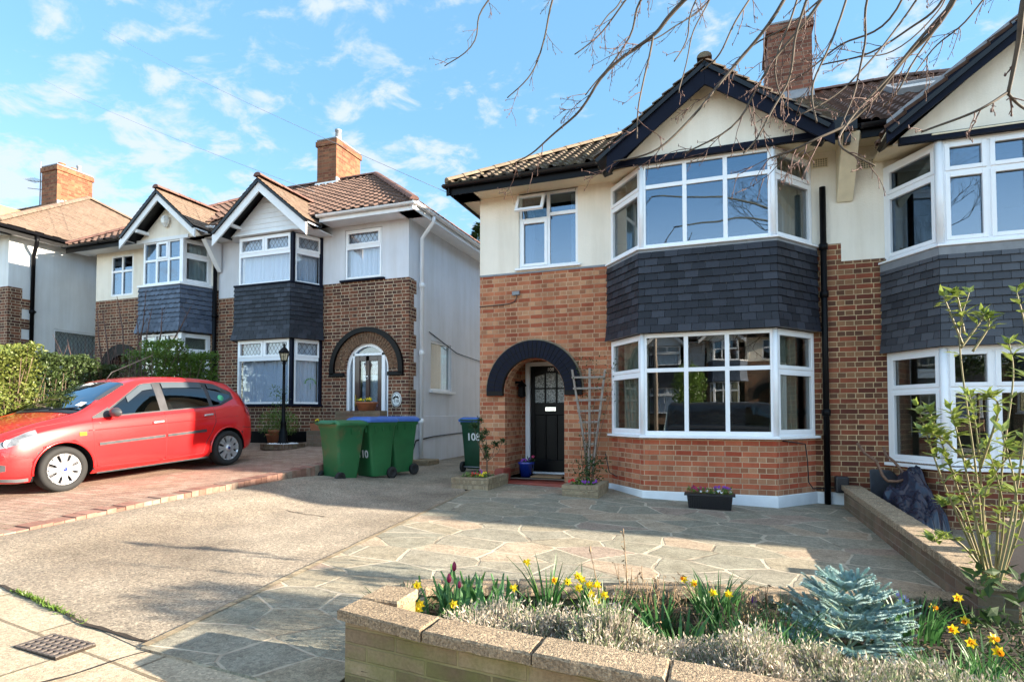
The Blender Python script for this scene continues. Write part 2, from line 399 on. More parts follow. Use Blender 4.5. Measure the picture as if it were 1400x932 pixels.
def window(root, P, Q, z0, z1, cols=(1,), transom=None, fw=.05, mw=.028, openers=(), lattice=None, curtain=None, glass='glass',
           mat='upvc', w=0.0, dp=.07, curtain_ranges=None, transoms=None, curtain_top=None, name='window'):
    """cols: relative widths; transom: height of the bar; openers: (col, 'u'/'l'/'f') cells with a raised sash; lattice in 'u','l','all'"""
    Mx, L = frame_M(P, Q); mb = MB(); g = MB()
    y0, y1 = w-dp, w
    mb.box(0, fw, y0, y1, z0, z1, Mx); mb.box(L-fw, L, y0, y1, z0, z1, Mx); mb.box(fw, L-fw, y0, y1, z0, z0+fw, Mx); mb.box(fw, L-fw, y0, y1, z1-fw, z1, Mx)
    tot = sum(cols); xs = [fw]; 
    for c in cols: xs.append(xs[-1]+(L-2*fw)*c/tot)
    for x in xs[1:-1]: mb.box(x-mw, x+mw, y0, y1-.004, z0+fw, z1-fw, Mx)
    cells = []
    for i in range(len(cols)):
        a = xs[i]+(mw if i else 0); b = xs[i+1]-(mw if i < len(cols)-1 else 0)
        tr = transom if transoms is None else transoms[i]
        if tr:
            mb.box(a, b, y0, y1-.006, tr-mw, tr+mw, Mx)
            cells += [(i, 'l', a, b, z0+fw, tr-mw), (i, 'u', a, b, tr+mw, z1-fw)]
        else: cells.append((i, 'f', a, b, z0+fw, z1-fw))
    lt = MB()
    for (i, k, a, b, c, d) in cells:
        e = 0
        if (i, k) in openers:
            e = .036; mb.box(a-.012, a+e, y1-.03, y1+.012, c-.012, d+.012, Mx); mb.box(b-e, b+.012, y1-.03, y1+.012, c-.012, d+.012, Mx)
            mb.box(a+e, b-e, y1-.03, y1+.012, c-.012, c+e, Mx); mb.box(a+e, b-e, y1-.03, y1+.012, d-e, d+.012, Mx)
        gy = w-.03
        a2, b2, c2, d2 = a+e, b-e, c+e, d-e
        g.box(a2-.01, b2+.01, gy-.006, gy, c2-.01, d2+.01, Mx)
        # thin dark gasket line
        if lattice and (k in lattice or 'a' in lattice):
            W, Hh = b2-a2, d2-c2; n = max(2, round(W/.10)); st = W/n; sz = st*1.5
            def seg(p, q): lt.tube([Mx @ V((p[0], gy+.003, p[1])), Mx @ V((q[0], gy+.003, q[1]))], .0035, 4, False)
            t = -Hh/sz*st
            # diagonals clipped to the cell
            k0 = -int(Hh/sz)-2
            for q in range(k0, n+2):
                for sgn in (1, -1):
                    xa = a2+q*st if sgn > 0 else b2-q*st
                    pts = []
                    # line: x = xa + sgn*(z-c2)*st/sz
                    zlo, zhi = c2, d2
                    xl = xa; xh = xa+sgn*Hh*st/sz
                    lo, hi = 0.0, 1.0
                    dx = xh-xl
                    for bound, s2 in ((a2, 1), (b2, -1)):
                        f0 = (xl-bound)*s2; f1 = (xh-bound)*s2
                        if f0 < 0 and f1 < 0: lo = 2
                        elif f0 < 0: lo = max(lo, f0/(f0-f1))
                        elif f1 < 0: hi = min(hi, f0/(f0-f1))
                    if hi-lo > .03: seg((xl+dx*lo, c2+Hh*lo), (xl+dx*hi, c2+Hh*hi))
    o = mb.build(name, M[mat], root, bevel=.004)
    g.build('pane', M[glass], o)
    if lt.f: lt.build('lead_lattice', M['leadcame'], o)
    if curtain:
        cm, ranges = curtain
        for (a, b, amp, wl) in ranges:
            cb = MB(); n = max(6, int((b-a)/.012)); rows = 8
            zt = (curtain_top or z1-.02); zb = z0+.02
            ph = rnd.random()*6
            for i in range(n):
                for j in range(rows):
                    pts = []
                    for (ii, jj) in ((i, j), (i+1, j), (i+1, j+1), (i, j+1)):
                        u = a+(b-a)*ii/n; z = zb+(zt-zb)*jj/rows
                        k = 1-.35*jj/rows
                        yy = w-.13-.0*jj+amp*k*(math.sin(u*2*PI/wl+ph)+.5*math.sin(u*2*PI/wl*1.7+1+ph)+.4*math.sin(u*2*PI/wl*.37+2*ph))
                        pts.append(Mx @ V((u, yy, z)))
                    cb.face(pts, True)
            cb.build('curtain', M[cm], o, uv=False)
    return o

def offset_poly(pts, d):
    """offset an open polyline in plan outwards (to the right) by d"""
    pts = [V((p[0], p[1], 0)) for p in pts]; out = []
    for i, p in enumerate(pts):
        ns = []
        for a, b in ((i-1, i), (i, i+1)):
            if 0 <= a and b < len(pts):
                u = (pts[b]-pts[a]).normalized(); ns.append(V((u.y, -u.x, 0)))
        n = sum(ns, V((0, 0, 0))); n.normalize(); k = 1/max(.3, n.dot(ns[0]))
        out.append(p+n*d*k)
    return out
def band(mb, pts, z0, z1, d0, d1):
    """a solid band following a polyline, from offset d0 to d1"""
    a = offset_poly(pts, d0); b = offset_poly(pts, d1); u = V((0, 0, 1))
    for i in range(len(a)-1):
        p = [a[i]+u*z0, a[i+1]+u*z0, b[i+1]+u*z0, b[i]+u*z0, a[i]+u*z1, a[i+1]+u*z1, b[i+1]+u*z1, b[i]+u*z1]
        mb.mesh(p, [(3, 2, 6, 7), (4, 7, 6, 5), (0, 1, 2, 3), (0, 4, 5, 1)])
    for i in (0, -1): mb.face([a[i]+u*z0, b[i]+u*z0, b[i]+u*z1, a[i]+u*z1])

def slates(root, pts, zb, zt, flare=.05, rows=14, sw=.17, mat='slate', round_=False, fixed=.06):
    """hung slates over the facets of a bay: every slate is a thin tilted piece"""
    mb = MB(); back = MB()
    rh = (zt-zb)/rows; up = V((0, 0, 1)); off = [V((p[0], p[1], 0)) for p in pts]
    for r in range(rows):
        z0 = zb+r*rh; z1 = z0+rh*1.12
        f = fixed+flare*max(0, 1-r/4)**2
        fo = offset_poly(pts, f+.026); fi = offset_poly(pts, f+.004); bo = offset_poly(pts, f+.010)
        for i in range(len(pts)-1):
            A, B = fo[i], fo[i+1]; C, D = fi[i], fi[i+1]; Ab, Bb = bo[i], bo[i+1]
            L = (B-A).length; n = max(1, round(L/sw)); s0 = (.5 if r % 2 else 0)/n
            cuts = [0]+[s0+k/n for k in range(n+1) if 0 < s0+k/n < 1]+[1]
            cuts = sorted(set(cuts))
            for k in range(len(cuts)-1):
                a, b = cuts[k]+.0028/L, cuts[k+1]-.0028/L
                if b-a < .01: continue
                j = rnd.uniform(-.003, .003); j2 = rnd.uniform(-.003, .003)
                p0 = A.lerp(B, a)+up*(z0+j); p1 = A.lerp(B, b)+up*(z0+j2); p2 = C.lerp(D, b)+up*z1; p3 = C.lerp(D, a)+up*z1
                q0 = Ab.lerp(Bb, a)+up*(z0+j); q1 = Ab.lerp(Bb, b)+up*(z0+j2)
                if round_:
                    m = (p0+p1)/2-up*.0; n_ = (p0-q0).normalized()*.006; p0b = p0+up*.03; p1b = p1+up*.03
                    mb.mesh([p0b, p0.lerp(p1, .25)+n_+up*.006, p0.lerp(p1, .75)+n_+up*.006, p1b, p2, p3, q0, q1], [(0, 1, 2, 3, 4, 5), (6, 7, 2, 1)])
                else:
                    mb.mesh([p0, p1, p2, p3, q0, q1], [(0, 1, 2, 3), (4, 5, 1, 0), (4, 0, 3), (5, 2, 1)])
    o = mb.build('slate_cladding', M[mat], root)
    for i in range(len(pts)-1):
        a = offset_poly(pts, fixed)
        back.face([a[i]+up*(zb+.01), a[i+1]+up*(zb+.01), a[i+1]+up*zt, a[i]+up*zt])
    fl = offset_poly(pts, fixed+flare); inn = offset_poly(pts, -.02)
    back.face([inn[i]+up*(zb+.012) for i in range(len(pts))]+[fl[i]+up*(zb+.012) for i in range(len(pts)-1, -1, -1)])
    back.build('backing_board', M['lead'], o)
    return o

def roof(name, root, polys, tile='pan', mat='tile108', tw=.26, ch=.27, undermat='gutterblack', label=None):
    """polys: planar 3D polygons; lays real tiles on each, clipped to the outline"""
    vs, fs, sm = [], [], []
    ub = MB()
    for poly in polys:
        P = [V(p) for p in poly]
        n = (P[1]-P[0]).cross(P[2]-P[0])
        if len(P) > 3 and n.length < 1e-3: n = (P[2]-P[1]).cross(P[3]-P[1])
        n.normalize()
        if n.z < 0: n = -n; P.reverse()
        E = V((0, 0, 1)).cross(n).normalized(); S = n.cross(E); S.normalize()
        if S.z < 0: S = -S; E = -E
        O = P[0]; es = [(p-O).dot(E) for p in P]; ss = [(p-O).dot(S) for p in P]
        bm = bmesh.new(); e0, e1, s0, s1 = min(es), max(es), min(ss), max(ss)
        th = .028 if tile == 'pan' else .014
        nr = int((s1-s0)/ch)+2; nc = int((e1-e0)/tw)+2
        prof = [(0, .0), (.12, .03), (.26, .036), (.40, .03), (.52, .002), (1, 0)] if tile == 'pan' else [(0.01, 0), (.99, 0)]
        for r in range(nr):
            for c in range(-1, nc):
                x = e0+c*tw+(tw/2 if (tile != 'pan' and r % 2) else 0); y = s0+r*ch; j = rnd.uniform(-.004, .004); jz = rnd.uniform(0, .006)
                top = []; bot = []; low = []
                for (u, h) in prof:
                    bot.append(bm.verts.new(O+E*(x+u*tw)+S*(y+j)+n*(h+th+jz)))
                    top.append(bm.verts.new(O+E*(x+u*tw)+S*(y+ch*1.04)+n*(h+.004)))
                    low.append(bm.verts.new(O+E*(x+u*tw)+S*(y+j)+n*(h-.0)))
                for k in range(len(prof)-1):
                    bm.faces.new((bot[k], bot[k+1], top[k+1], top[k])); bm.faces.new((low[k], low[k+1], bot[k+1], bot[k]))
        cen = sum(P, V((0, 0, 0)))/len(P)
        for i in range(len(P)):
            a, b = P[i], P[(i+1) % len(P)]
            if (b-a).length < 1e-4: continue
            cn = (b-a).cross(n).normalized()
            if cn.dot(cen-a) > 0: cn = -cn
            bmesh.ops.bisect_plane(bm, geom=bm.verts[:]+bm.edges[:]+bm.faces[:], plane_co=a, plane_no=cn, clear_outer=True)
        bm.verts.ensure_lookup_table(); k0 = len(vs)
        for i, v in enumerate(bm.verts): v.index = i
        vs += [tuple(v.co) for v in bm.verts]
        fs += [tuple(v.index+k0 for v in f.verts) for f in bm.faces]
        bm.free()
        ub.prism([p-n*.01 for p in P], -n*.05)
    mb = MB(); mb.v = vs; mb.f = fs; mb.sm = [False]*len(fs)
    o = mb.build(name, M[mat], root)
    if label: o['label'] = label
    ub.build('roof_boards', M[undermat], o, uv=False)
    return o
def ridge(mb, p, q, r=.09, seg=.3):
    p, q = V(p), V(q); n = max(1, round((q-p).length/seg)); d = (q-p).normalized(); s = d.cross(V((0, 0, 1))).normalized(); u = s.cross(d)
    if u.z < 0: u = -u
    for i in range(n):
        a = p.lerp(q, i/n); b = p.lerp(q, (i+1)/n)+d*.02; ra = r*rnd.uniform(1.0, 1.08); rb = r*.96
        K = 7; A = []; B = []
        for k in range(K):
            t = PI*k/(K-1); A.append(a+s*math.cos(t)*ra+u*(math.sin(t)*ra*.8)); B.append(b+s*math.cos(t)*rb+u*(math.sin(t)*rb*.8))
        mb.mesh(A+B, [(k, k+1, K+k+1, K+k) for k in range(K-1)]+[tuple(range(K-1, -1, -1)), tuple(range(K, 2*K))])
def gutter(root, p, q, mat='gutterblack', r=.05, fascia='blackpaint', fh=.15, drop=.0, inner=V((0, 1, 0))):
    p, q = V(p), V(q); d = (q-p).normalized(); s = d.cross(V((0, 0, 1))).normalized(); u = V((0, 0, 1)); mb = MB(); K = 7
    n = max(1, int((q-p).length/1.6)+1)
    A = []; B = []
    for rr in (r, r-.006):
        for k in range(K):
            t = PI+PI*k/(K-1); o = s*math.cos(t)*rr+u*math.sin(t)*rr; A.append(p+o); B.append(q+o)
    nA = len(A); mb.mesh(A+B, [(k, k+1, nA+k+1, nA+k) for k in list(range(K-1))+list(range(K, 2*K-1))], True)
    for i in range(n+1):
        c = p.lerp(q, i/n); mb.tube([c-d*.02+u*-.012, c+d*.02+u*-.012], r*1.12, 8) if False else mb.prism([c-d*.02+s*math.cos(PI+PI*k/6)*(r*1.13)+u*math.sin(PI+PI*k/6)*(r*1.13) for k in range(7)], d*.04)
    o = mb.build('gutter', M[mat], root)
    f = MB(); iv = V(inner); a = p+iv*(r+.005); b = q+iv*(r+.005)
    f.prism([a+u*.03, b+u*.03, b-u*fh, a-u*fh], iv*.022)
    f.build('fascia', M[fascia], root)
    return o
def chimney(root, x0, x1, y0, y1, z0, z1, mat, pots=(), cap=.05):
    mb = MB(); mb.box(x0, x1, y0, y1, z0, z1-.16); mb.box(x0-.035, x1+.035, y0-.035, y1+.035, z1-.16, z1-.02); mb.box(x0-.005, x1+.005, y0-.005, y1+.005, z1-.02, z1+.0)
    c = mb.build('chimney', M[mat], root)
    l = MB(); l.box(x0-.02, x1+.02, y0-.02, y1+.02, z1+.001, z1+.05); 
    l.build('mortar_cap', M['lead'], c, bevel=.02)
    for (px_, py_, r, h) in pots:
        p = MB(); p.lathe((px_, py_, z1+.04), [(r*1.05, 0), (r, .05), (r*.85, h*.8), (r*1.05, h*.84), (r*1.05, h), (r*.8, h), (r*.75, h*.7)], 16); p.build('chimney_pot', M['terracotta'] if h < .3 else M['lead'], c)
    return c
def pipe(root, pts, r=.034, mat='blackpaint', collars=(), name='drainpipe', wallN=V((0, 1, 0))):
    mb = MB(); mb.tube(pts, r, 12)
    for z in collars:
        c = V((pts[-1][0], pts[-1][1], z)); mb.lathe(c, [(r*1.0, -.05), (r*1.35, -.045), (r*1.35, .04), (r*1.0, .045)], 12)
        mb.box(c.x-.05, c.x+.05, c.y+.01, c.y+r+.02, c.z-.02, c.z+.02)
    return mb.build(name, M[mat], root)
def bargeboards(root, foot_l, apex, foot_r, y, depth, th, mat, name='bargeboard', drop_ends=True):
    """foot/apex: (x,z) of the upper edge"""
    out = []
    for a, b in ((foot_l, apex), (apex, foot_r)):
        d = V((b[0]-a[0], 0, b[1]-a[1])).normalized(); mb = MB()
        A = V((a[0], y, a[1])); B = V((b[0], y, b[1])); dz = V((0, 0, -depth))
        mb.prism([A, B, B+dz, A+dz], V((0, th, 0))); out.append(mb.build(name, M[mat], root, bevel=.004))
    return out

def car_like_quad(mb, a, b, c, d): mb.face([a, b, c, d])
# ------------------------------------------------------------------ houses
def hip_house_roof(root, xo, xp, ye, ze, yr, zr, xe, tile, mat, cut=None, ridgemat='ridge', tw=.26, ch=.27, name='roof'):
    """half of a pair: eave corner xo (outer), party line xp, ridge end xe"""
    yb = 2*yr-ye
    front = [(xo, ye, ze), (xp, ye, ze), (xp, yr, zr), (xe, yr, zr)]
    side = [(xo, ye, ze), (xe, yr, zr), (xo, yb, ze)]
    back = [(xo, yb, ze), (xe, yr, zr), (xp, yr, zr), (xp, yb, ze)]
    r = roof(name, root, [front, side], tile, mat, tw, ch)
    b = MB(); b.prism(back, V((0, 0, .03))); b.build('rear_slope', M[mat], r)
    rm = MB(); ridge(rm, (xo, ye, ze+.04), (xe, yr, zr+.03)); ridge(rm, (xe, yr, zr+.03), (xp, yr, zr+.03)); ridge(rm, (xo, yb, ze+.04), (xe, yr, zr+.03))
    rm.build('ridge_tiles', M[ridgemat], r)
    return r
def gable_roof(root, xc, za, yf, half, zf, ye, ze, pitch, tile, mat, tw, ch, ridgemat):
    """small roof over a bay: apex xc,za at the front plane yf; feet at xc+-half, zf"""
    yb = ye+(za-ze)/pitch; yv = ye+max(0, (zf-ze)/pitch)
    polys = []
    for s in (-1, 1):
        polys.append([(xc, yf, za), (xc+s*half, yf, zf), (xc+s*half, yv+.02, zf), (xc, yb, za)])
    r = roof('gable_roof', root, polys, tile, mat, tw, ch)
    rm = MB(); ridge(rm, (xc, yf-.01, za+.035), (xc, yb, za+.035)); rm.build('ridge_tiles', M[ridgemat], r)
    return r
def body(root, x0, x1, yf, yb, z0, z1, mat, sides=(True, True), side_holes=None):
    mb = MB()
    if sides[0]: wall(mb, (x0, yb-.221), (x0, yf+.221), z0, z1)
    if sides[1]: wall(mb, (x1, yf+.221), (x1, yb-.221), z0, z1, [(a-.221, b-.221, c, d) for a, b, c, d in (side_holes or ())])
    wall(mb, (x1, yb), (x0, yb), z0, z1)
    return mb.build('side_wall', M[mat], root)
def inner(root, x0, x1, y0, y1, zs):
    mb = MB()
    for z in zs: mb.box(x0+.25, x1-.25, y0+.03, y1-.3, z-.06, z)
    mb.box(x0+.3, x1-.3, y0+3.2, y0+3.3, zs[0], zs[-1])
    return mb.build('inner_floor', M['room'], root)

# ================= number 108 =================
XO, XP, YW, YF = -3.83, 1.585, 8.9, 8.2
h = thing('semi_detached_house', 'orange brick semi with arched porch, black front door and navy gable', 'house', (-1.1, 8.9, 0))
H108 = h
bayp = [(-1.63, YW), (-1.07, YF), (.62, YF), (1.16, YW)]
mb = MB(); arch_wall(mb, (XO, YW), (-1.6, YW), -.3, 3.63, 3.83-2.88, .50, 1.70, rz=.52); w1 = mb.build('brick_wall', M['brick108'], h)
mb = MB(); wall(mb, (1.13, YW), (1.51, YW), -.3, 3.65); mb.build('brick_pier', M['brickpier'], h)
mb = MB(); wall(mb, (XO, YW), (-1.6, YW), 3.63, 5.0, [(.69, 1.68, 3.70, 4.93)]); wall(mb, (1.13, YW), (1.51, YW), 3.65, 5.0); wall(mb, (1.51, YW), (XP, YW), 3.4, 5.0)
wall(mb, (-1.6, YW), (1.13, YW), 4.83, 5.0)
mb.build('rendered_wall', M['stucco'], h)
body(h, XO, XP, YW, 16, -.3, 5.0, 'stucco', (True, False))
# quoin strip where the brick meets the render: dark string
mb = MB(); mb.box(XO-.004, -1.66, YW-.012, YW-.002, 3.615, 3.645); mb.build('string_course', M['lead'], h)
# arch
mb = MB(); arch_ring(mb, (XO, YW), (-1.6, YW), .95, .52, .80, 1.70, 0, .07, k0=1.02, k1=1.02, drop=.07)
a = mb.build('porch_arch', M['blackpaint'], h, bevel=.006)
mb = MB()
for i in range(30):
    t = PI*(i+.5)/30; 
    for rr0, rr1 in ((.53, .655), (.665, .79)):
        c, s_ = math.cos(t), math.sin(t)*1.02; dt = PI/30*.42
        pts = [V((XO+.95-r_*math.cos(t+q), YW-.071, 1.70+r_*1.02*math.sin(t+q))) for r_, q in ((rr0, -dt*.9), (rr0, dt*.9), (rr1, dt), (rr1, -dt))]
        mb.prism(pts, V((0, -.008, 0)))
mb.build('arch_brick', M['navy'], a)
mb = MB(); arch_ring(mb, (XO, YW), (-1.6, YW), .95, .80, .825, 1.70, 0, .03, k0=1.02, k1=1.02); mb.build('arch_trim', M['ridge'], a)
# porch recess
mb = MB(); wall(mb, (-3.40, YW+.22), (-3.40, 9.72), -.1, 2.6, back=False); wall(mb, (-2.34, 9.72), (-2.34, YW+.22), -.1, 2.6, back=False)
wall(mb, (-3.45, 9.74), (-2.3, 9.74), -.1, 2.6, [(.16, 1.04, .2, 2.24)], th=.1)
p_ = mb.build('porch_wall', M['brick108'], h)
mb = MB(); mb.box(-3.42, -2.32, YW+.2, 9.8, 2.32, 2.4); mb.build('porch_ceiling', M['redtile'], h)
mb = MB(); mb.box(-3.40, -2.34, 8.93, 9.8, .1, .30); mb.box(-3.42, -2.30, 8.60, 8.93, .1, .262); mb.box(-3.45, -3.30, 8.62, 8.96, .1, .46)
mb.build('doorstep', M['redtile'], h, bevel=.012)
# door
yd = 9.70
mb = MB()
for x0, x1, z0, z1 in ((-3.28, -3.20, .30, 2.24), (-2.46, -2.40, .30, 2.24), (-3.20, -2.46, 2.17, 2.24)): mb.box(x0, x1, yd-.06, yd+.05, z0, z1)
mb.box(-3.2, -2.46, yd-.05, yd+.06, .30, .335)
fr = mb.build('door_frame', M['whitepaint'], h, bevel=.005)
mb = MB(); X0, X1, Z0, Z1 = -3.195, -2.465, .34, 2.165; W = X1-X0
gx = [X0+.075, X0+.075+(W-.15-.05)/3, 0, 0, 0, 0]
cw = (W-.15-.06)/3; cx = [X0+.075+i*(cw+.03) for i in range(3)]
# door as frame of stiles and rails
def dbox(x0, x1, z0, z1, y0=-.02, y1=.025): mb.box(x0, x1, yd+y0, yd+y1, z0, z1)
dbox(X0, X0+.075, Z0, Z1); dbox(X1-.075, X1, Z0, Z1); dbox(X0+.075, X1-.075, Z0, Z0+.2); dbox(X0+.075, X1-.075, 1.32, 1.53); 
dbox(X0+.075, X1-.075, 2.055, Z1)
for i in (1, 2): dbox(cx[i]-.03, cx[i], Z0+.2, 1.32); dbox(cx[i]-.03, cx[i], 1.53, 2.055)
dbox(X0+.075, X1-.075, 1.765, 1.79)
for i in range(3): dbox(cx[i]-.0, cx[i]+cw, Z0+.2, 1.32, .0, .015)
# arched heads of the upper panes
for i, (za, zb) in enumerate(((1.985, 2.03), (2.045, 2.045), (2.03, 1.985))):
    mb.prism([V((cx[i], yd-.019, za)), V((cx[i]+cw, yd-.019, zb)), V((cx[i]+cw, yd-.019, 2.06)), V((cx[i], yd-.019, 2.06))], V((0, .03, 0)))
door = mb.build('front_door', M['blackpaint'], h, bevel=.006)
t = NT('obscure_glass'); nz = t.noise(t.uv(obj=True), 55, 3); t.base(t.ramp(nz, [(.35, (.04, .045, .045)), (.65, (.42, .44, .43))])); t.set(Roughness=.12); t.bump(nz, .8, .01); M['obscure'] = t.m
mb = MB(); mb.box(X0+.07, X1-.07, yd+.003, yd+.009, 1.52, 2.06); mb.build('pane', M['obscure'], door)
M['chrome'] = plain('chrome', (.75, .76, .78), .18, .03, metal=1)
M['brass'] = plain('brass', (.55, .38, .12), .25, .05, metal=1)
mb = MB(); xm = (X0+X1)/2; mb.box(xm-.095, xm+.095, yd-.032, yd-.02, 1.385, 1.455); mb.box(xm-.075, xm+.075, yd-.037, yd-.03, 1.40, 1.44); mb.build('letter_plate', M['chrome'], door, bevel=.003)
mb = MB(); mb.lathe((X1-.035, yd-.035, 1.42), [(.017, -.0), (.017, .01), (.001, .012)], 14, M=Matrix.Rotation(PI/2, 3, 'X')); mb.build('lock', M['chrome'], door)
mb = MB(); mb.box(X1-.05, X1-.015, yd-.04, yd-.02, .88, .98); mb.lathe((X1-.033, yd-.04, .93), [(.012, 0), (.02, .02), (.02, .035), (.005, .045)], 12, M=Matrix.Rotation(PI/2, 3, 'X')); mb.build('handle', M['chrome'], door)
def text(name, body_, loc, size, mat, parent=None, rotz=0, extr=.003, align='CENTER'):
    cu_ = bpy.data.curves.new(name, 'FONT'); cu_.body = body_; cu_.size = size; cu_.extrude = extr; cu_.align_x = align; cu_.align_y = 'CENTER'
    o = bpy.data.objects.new(name, cu_); COL.objects.link(o)
    dg = bpy.context.evaluated_depsgraph_get(); me = bpy.data.meshes.new_from_object(o.evaluated_get(dg)); bpy.data.objects.remove(o)
    me.transform(Matrix.Translation(loc) @ Matrix.Rotation(rotz, 4, 'Z') @ Matrix.Rotation(PI/2, 4, 'X'))
    me.materials.clear(); me.materials.append(M[mat]); o = bpy.data.objects.new(name, me); COL.objects.link(o)
    if parent is not None:
        o.parent = parent
        if parent.type == 'EMPTY': o.location = -parent.location
    return o
text('house_number', '108', V((xm, yd-.024, 2.105)), .085, 'whitepaint', door)
# bay: brick apron, plinth
mb = MB()
for i in range(3): wall(mb, bayp[i], bayp[i+1], -.2, 1.02, back=False)
mb.build('bay_brick_wall', M['brickred'], h)
mb = MB(); band(mb, [(-2.0, YW)]+bayp+[(1.55, YW)], -.2, .275, -.01, .022); mb.build('plinth', M['plinthpaint'], h, bevel=.008)
mb = MB(); band(mb, bayp, 1.0, 1.035, -.05, .075); mb.build('sill', M['upvc'], h, bevel=.006)
slates(h, bayp, 2.44, 3.58, rows=11, sw=.175, flare=.03)
mb = MB(); band(mb, bayp, 3.60, 3.625, -.05, .10); mb.build('sill', M['upvc'], h, bevel=.006)
mb = MB(); band(mb, bayp, 3.56, 3.60, -.05, .07); mb.build('lead_flashing', M['lead'], h)
R0 = ['curtain', 'curtaingrey', 'net']
window(h, bayp[1], bayp[2], 1.035, 2.44, (1, 1, 1), 1.93, fw=.06, curtain=('curtain', [(-.05, .0, .02, .1)]))
window(h, bayp[0], bayp[1], 1.035, 2.44, (1,), 1.90, fw=.05, openers=[(0, 'u'), (0, 'l')], curtain=('curtain', [(.18, .86, .025, .11)]))
window(h, bayp[2], bayp[3], 1.035, 2.44, (1,), 1.90, fw=.05, openers=[(0, 'u'), (0, 'l')], curtain=('curtain', [(.05, .62, .025, .11)]))
window(h, bayp[1], bayp[2], 3.625, 4.83, (1, 1, 1), 4.50, fw=.06, glass='glassup')
window(h, bayp[0], bayp[1], 3.625, 4.83, (1,), 4.47, fw=.05, openers=[(0, 'u'), (0, 'l')], curtain=('curtaingrey', [(.25, .86, .03, .12)]))
window(h, bayp[2], bayp[3], 3.625, 4.83, (1,), 4.47, fw=.05, openers=[(0, 'u'), (0, 'l')], curtain=('curtaingrey', [(.1, .86, .03, .12)]))
# corner posts
for z0, z1 in ((1.035, 2.44), (3.625, 4.86)):
    for q in (1, 2): mb = MB(); mb.lathe((bayp[q][0], bayp[q][1]+.005, 0), [(.035, z0), (.035, z1)], 10); mb.build('bay_corner_post', M['upvc'], h)
# casement window left
wn = window(h, (-3.14, YW), (-2.15, YW), 3.70, 4.93, (1, 1), 4.52, fw=.045, w=-.03, openers=[(0, 'l')], curtain=('net', [(.05, .22, .02, .07), (.84, .95, .015, .06)]), transoms=[4.50, 4.56], glass='glassup')
mb = MB(); wfx = Matrix.Translation((-2.9, YW-.06, 4.87)) @ Matrix.Rotation(math.radians(-28), 4, 'X')
for b_ in ((-.235, -.19, -.33, .0), (.19, .235, -.33, .0), (-.19, .19, -.33, -.285), (-.19, .19, -.045, 0)): mb.box(b_[0], b_[1], -.02, .02, b_[2], b_[3], wfx)
o = mb.build('open_casement', M['upvc'], wn); 
mb = MB(); mb.box(-.2, .2, -.004, .002, -.29, -.04, wfx); mb.build('open_casement_pane', M['glass'], wn)
mb = MB(); mb.box(-3.19, -2.1, YW-.06, YW+.05, 3.665, 3.70); mb.build('sill', M['upvc'], h, bevel=.004)
# roof
ZE, YE, YR, PT = 5.05, 8.4, 12.5, .615
ZR = ZE+PT*(YR-YE)
roof108 = hip_house_roof(h, -4.2, XP, YE, ZE, YR, ZR, -4.2+4.1, 'pan', 'tile108', tw=.19, ch=.19)
gable_roof(h, -.20, 5.95, 7.86, 1.46, 4.86, YE, ZE, PT, 'pan', 'tile108', .19, .17, 'tile108')
bargeboards(h, (-1.50, 4.92), (-.20, 5.91), (1.30, 4.87), 7.90, .26, .035, 'navy')
bargeboards(h, (-1.48, 4.945), (-.20, 5.93), (1.28, 4.90), 7.885, .04, .012, 'navy', name='barge_capping')
mb = MB(); mb.prism([V((-1.36, 8.17, 4.86)), V((1.1, 8.17, 4.86)), V((-.2, 8.17, 5.85))], V((0, .06, 0))); mb.build('gable_wall', M['stucco'], h)
mb = MB(); mb.box(-1.45, 1.16, 8.11, 8.18, 4.81, 4.895); mb.build('tie_beam', M['navy'], h, bevel=.005)
mb = MB()
for s, xf, zf in ((-1, -1.5, 4.90), (1, 1.3, 4.85)):
    mb.prism([V((-.20, 7.94, 5.90)), V((xf, 7.94, zf)), V((xf, 8.17, zf)), V((-.2, 8.17, 5.90))], V((0, 0, -.02)))
mb.build('gable_soffit', M['soffit'], h)
mb = MB(); mb.box(-1.42, -1.36, 8.0, 8.18, 4.98, 5.03); mb.box(.98, 1.04, 8.0, 8.18, 4.98, 5.03); 
# horizontal soffits
mb.box(-4.15, -1.5, 8.45, 8.93, 4.93, 4.955); mb.box(-4.15, -3.80, 8.45, 16, 4.93, 4.955); mb.box(1.1, 1.62, 8.45, 8.93, 4.93, 4.955)
mb.prism([V((-1.6, 8.5, 4.90)), V((-1.6, 8.9, 4.90)), V((1.2, 8.9, 4.90)), V((1.2, 8.5, 4.90)), V((.66, 8.19, 4.835)), V((-1.1, 8.19, 4.835))], V((0, 0, .02)))
mb.build('soffit', M['soffit'], h)
gutter(h, (-4.22, 8.36, 5.03), (-1.62, 8.36, 5.03)); gutter(h, (-4.22, 16, 5.03), (-4.22, 8.36, 5.03), inner=V((1, 0, 0)))
gutter(h, (1.25, 8.36, 5.03), (1.56, 8.36, 5.03))
mb = MB(); mb.box(1.3, 1.62, 8.3, 8.48, 4.93, 5.12); mb.box(1.47, 1.55, 8.33, 8.42, 4.78, 4.95); mb.build('rainwater_hopper', M['gutterblack'], h, bevel=.01)
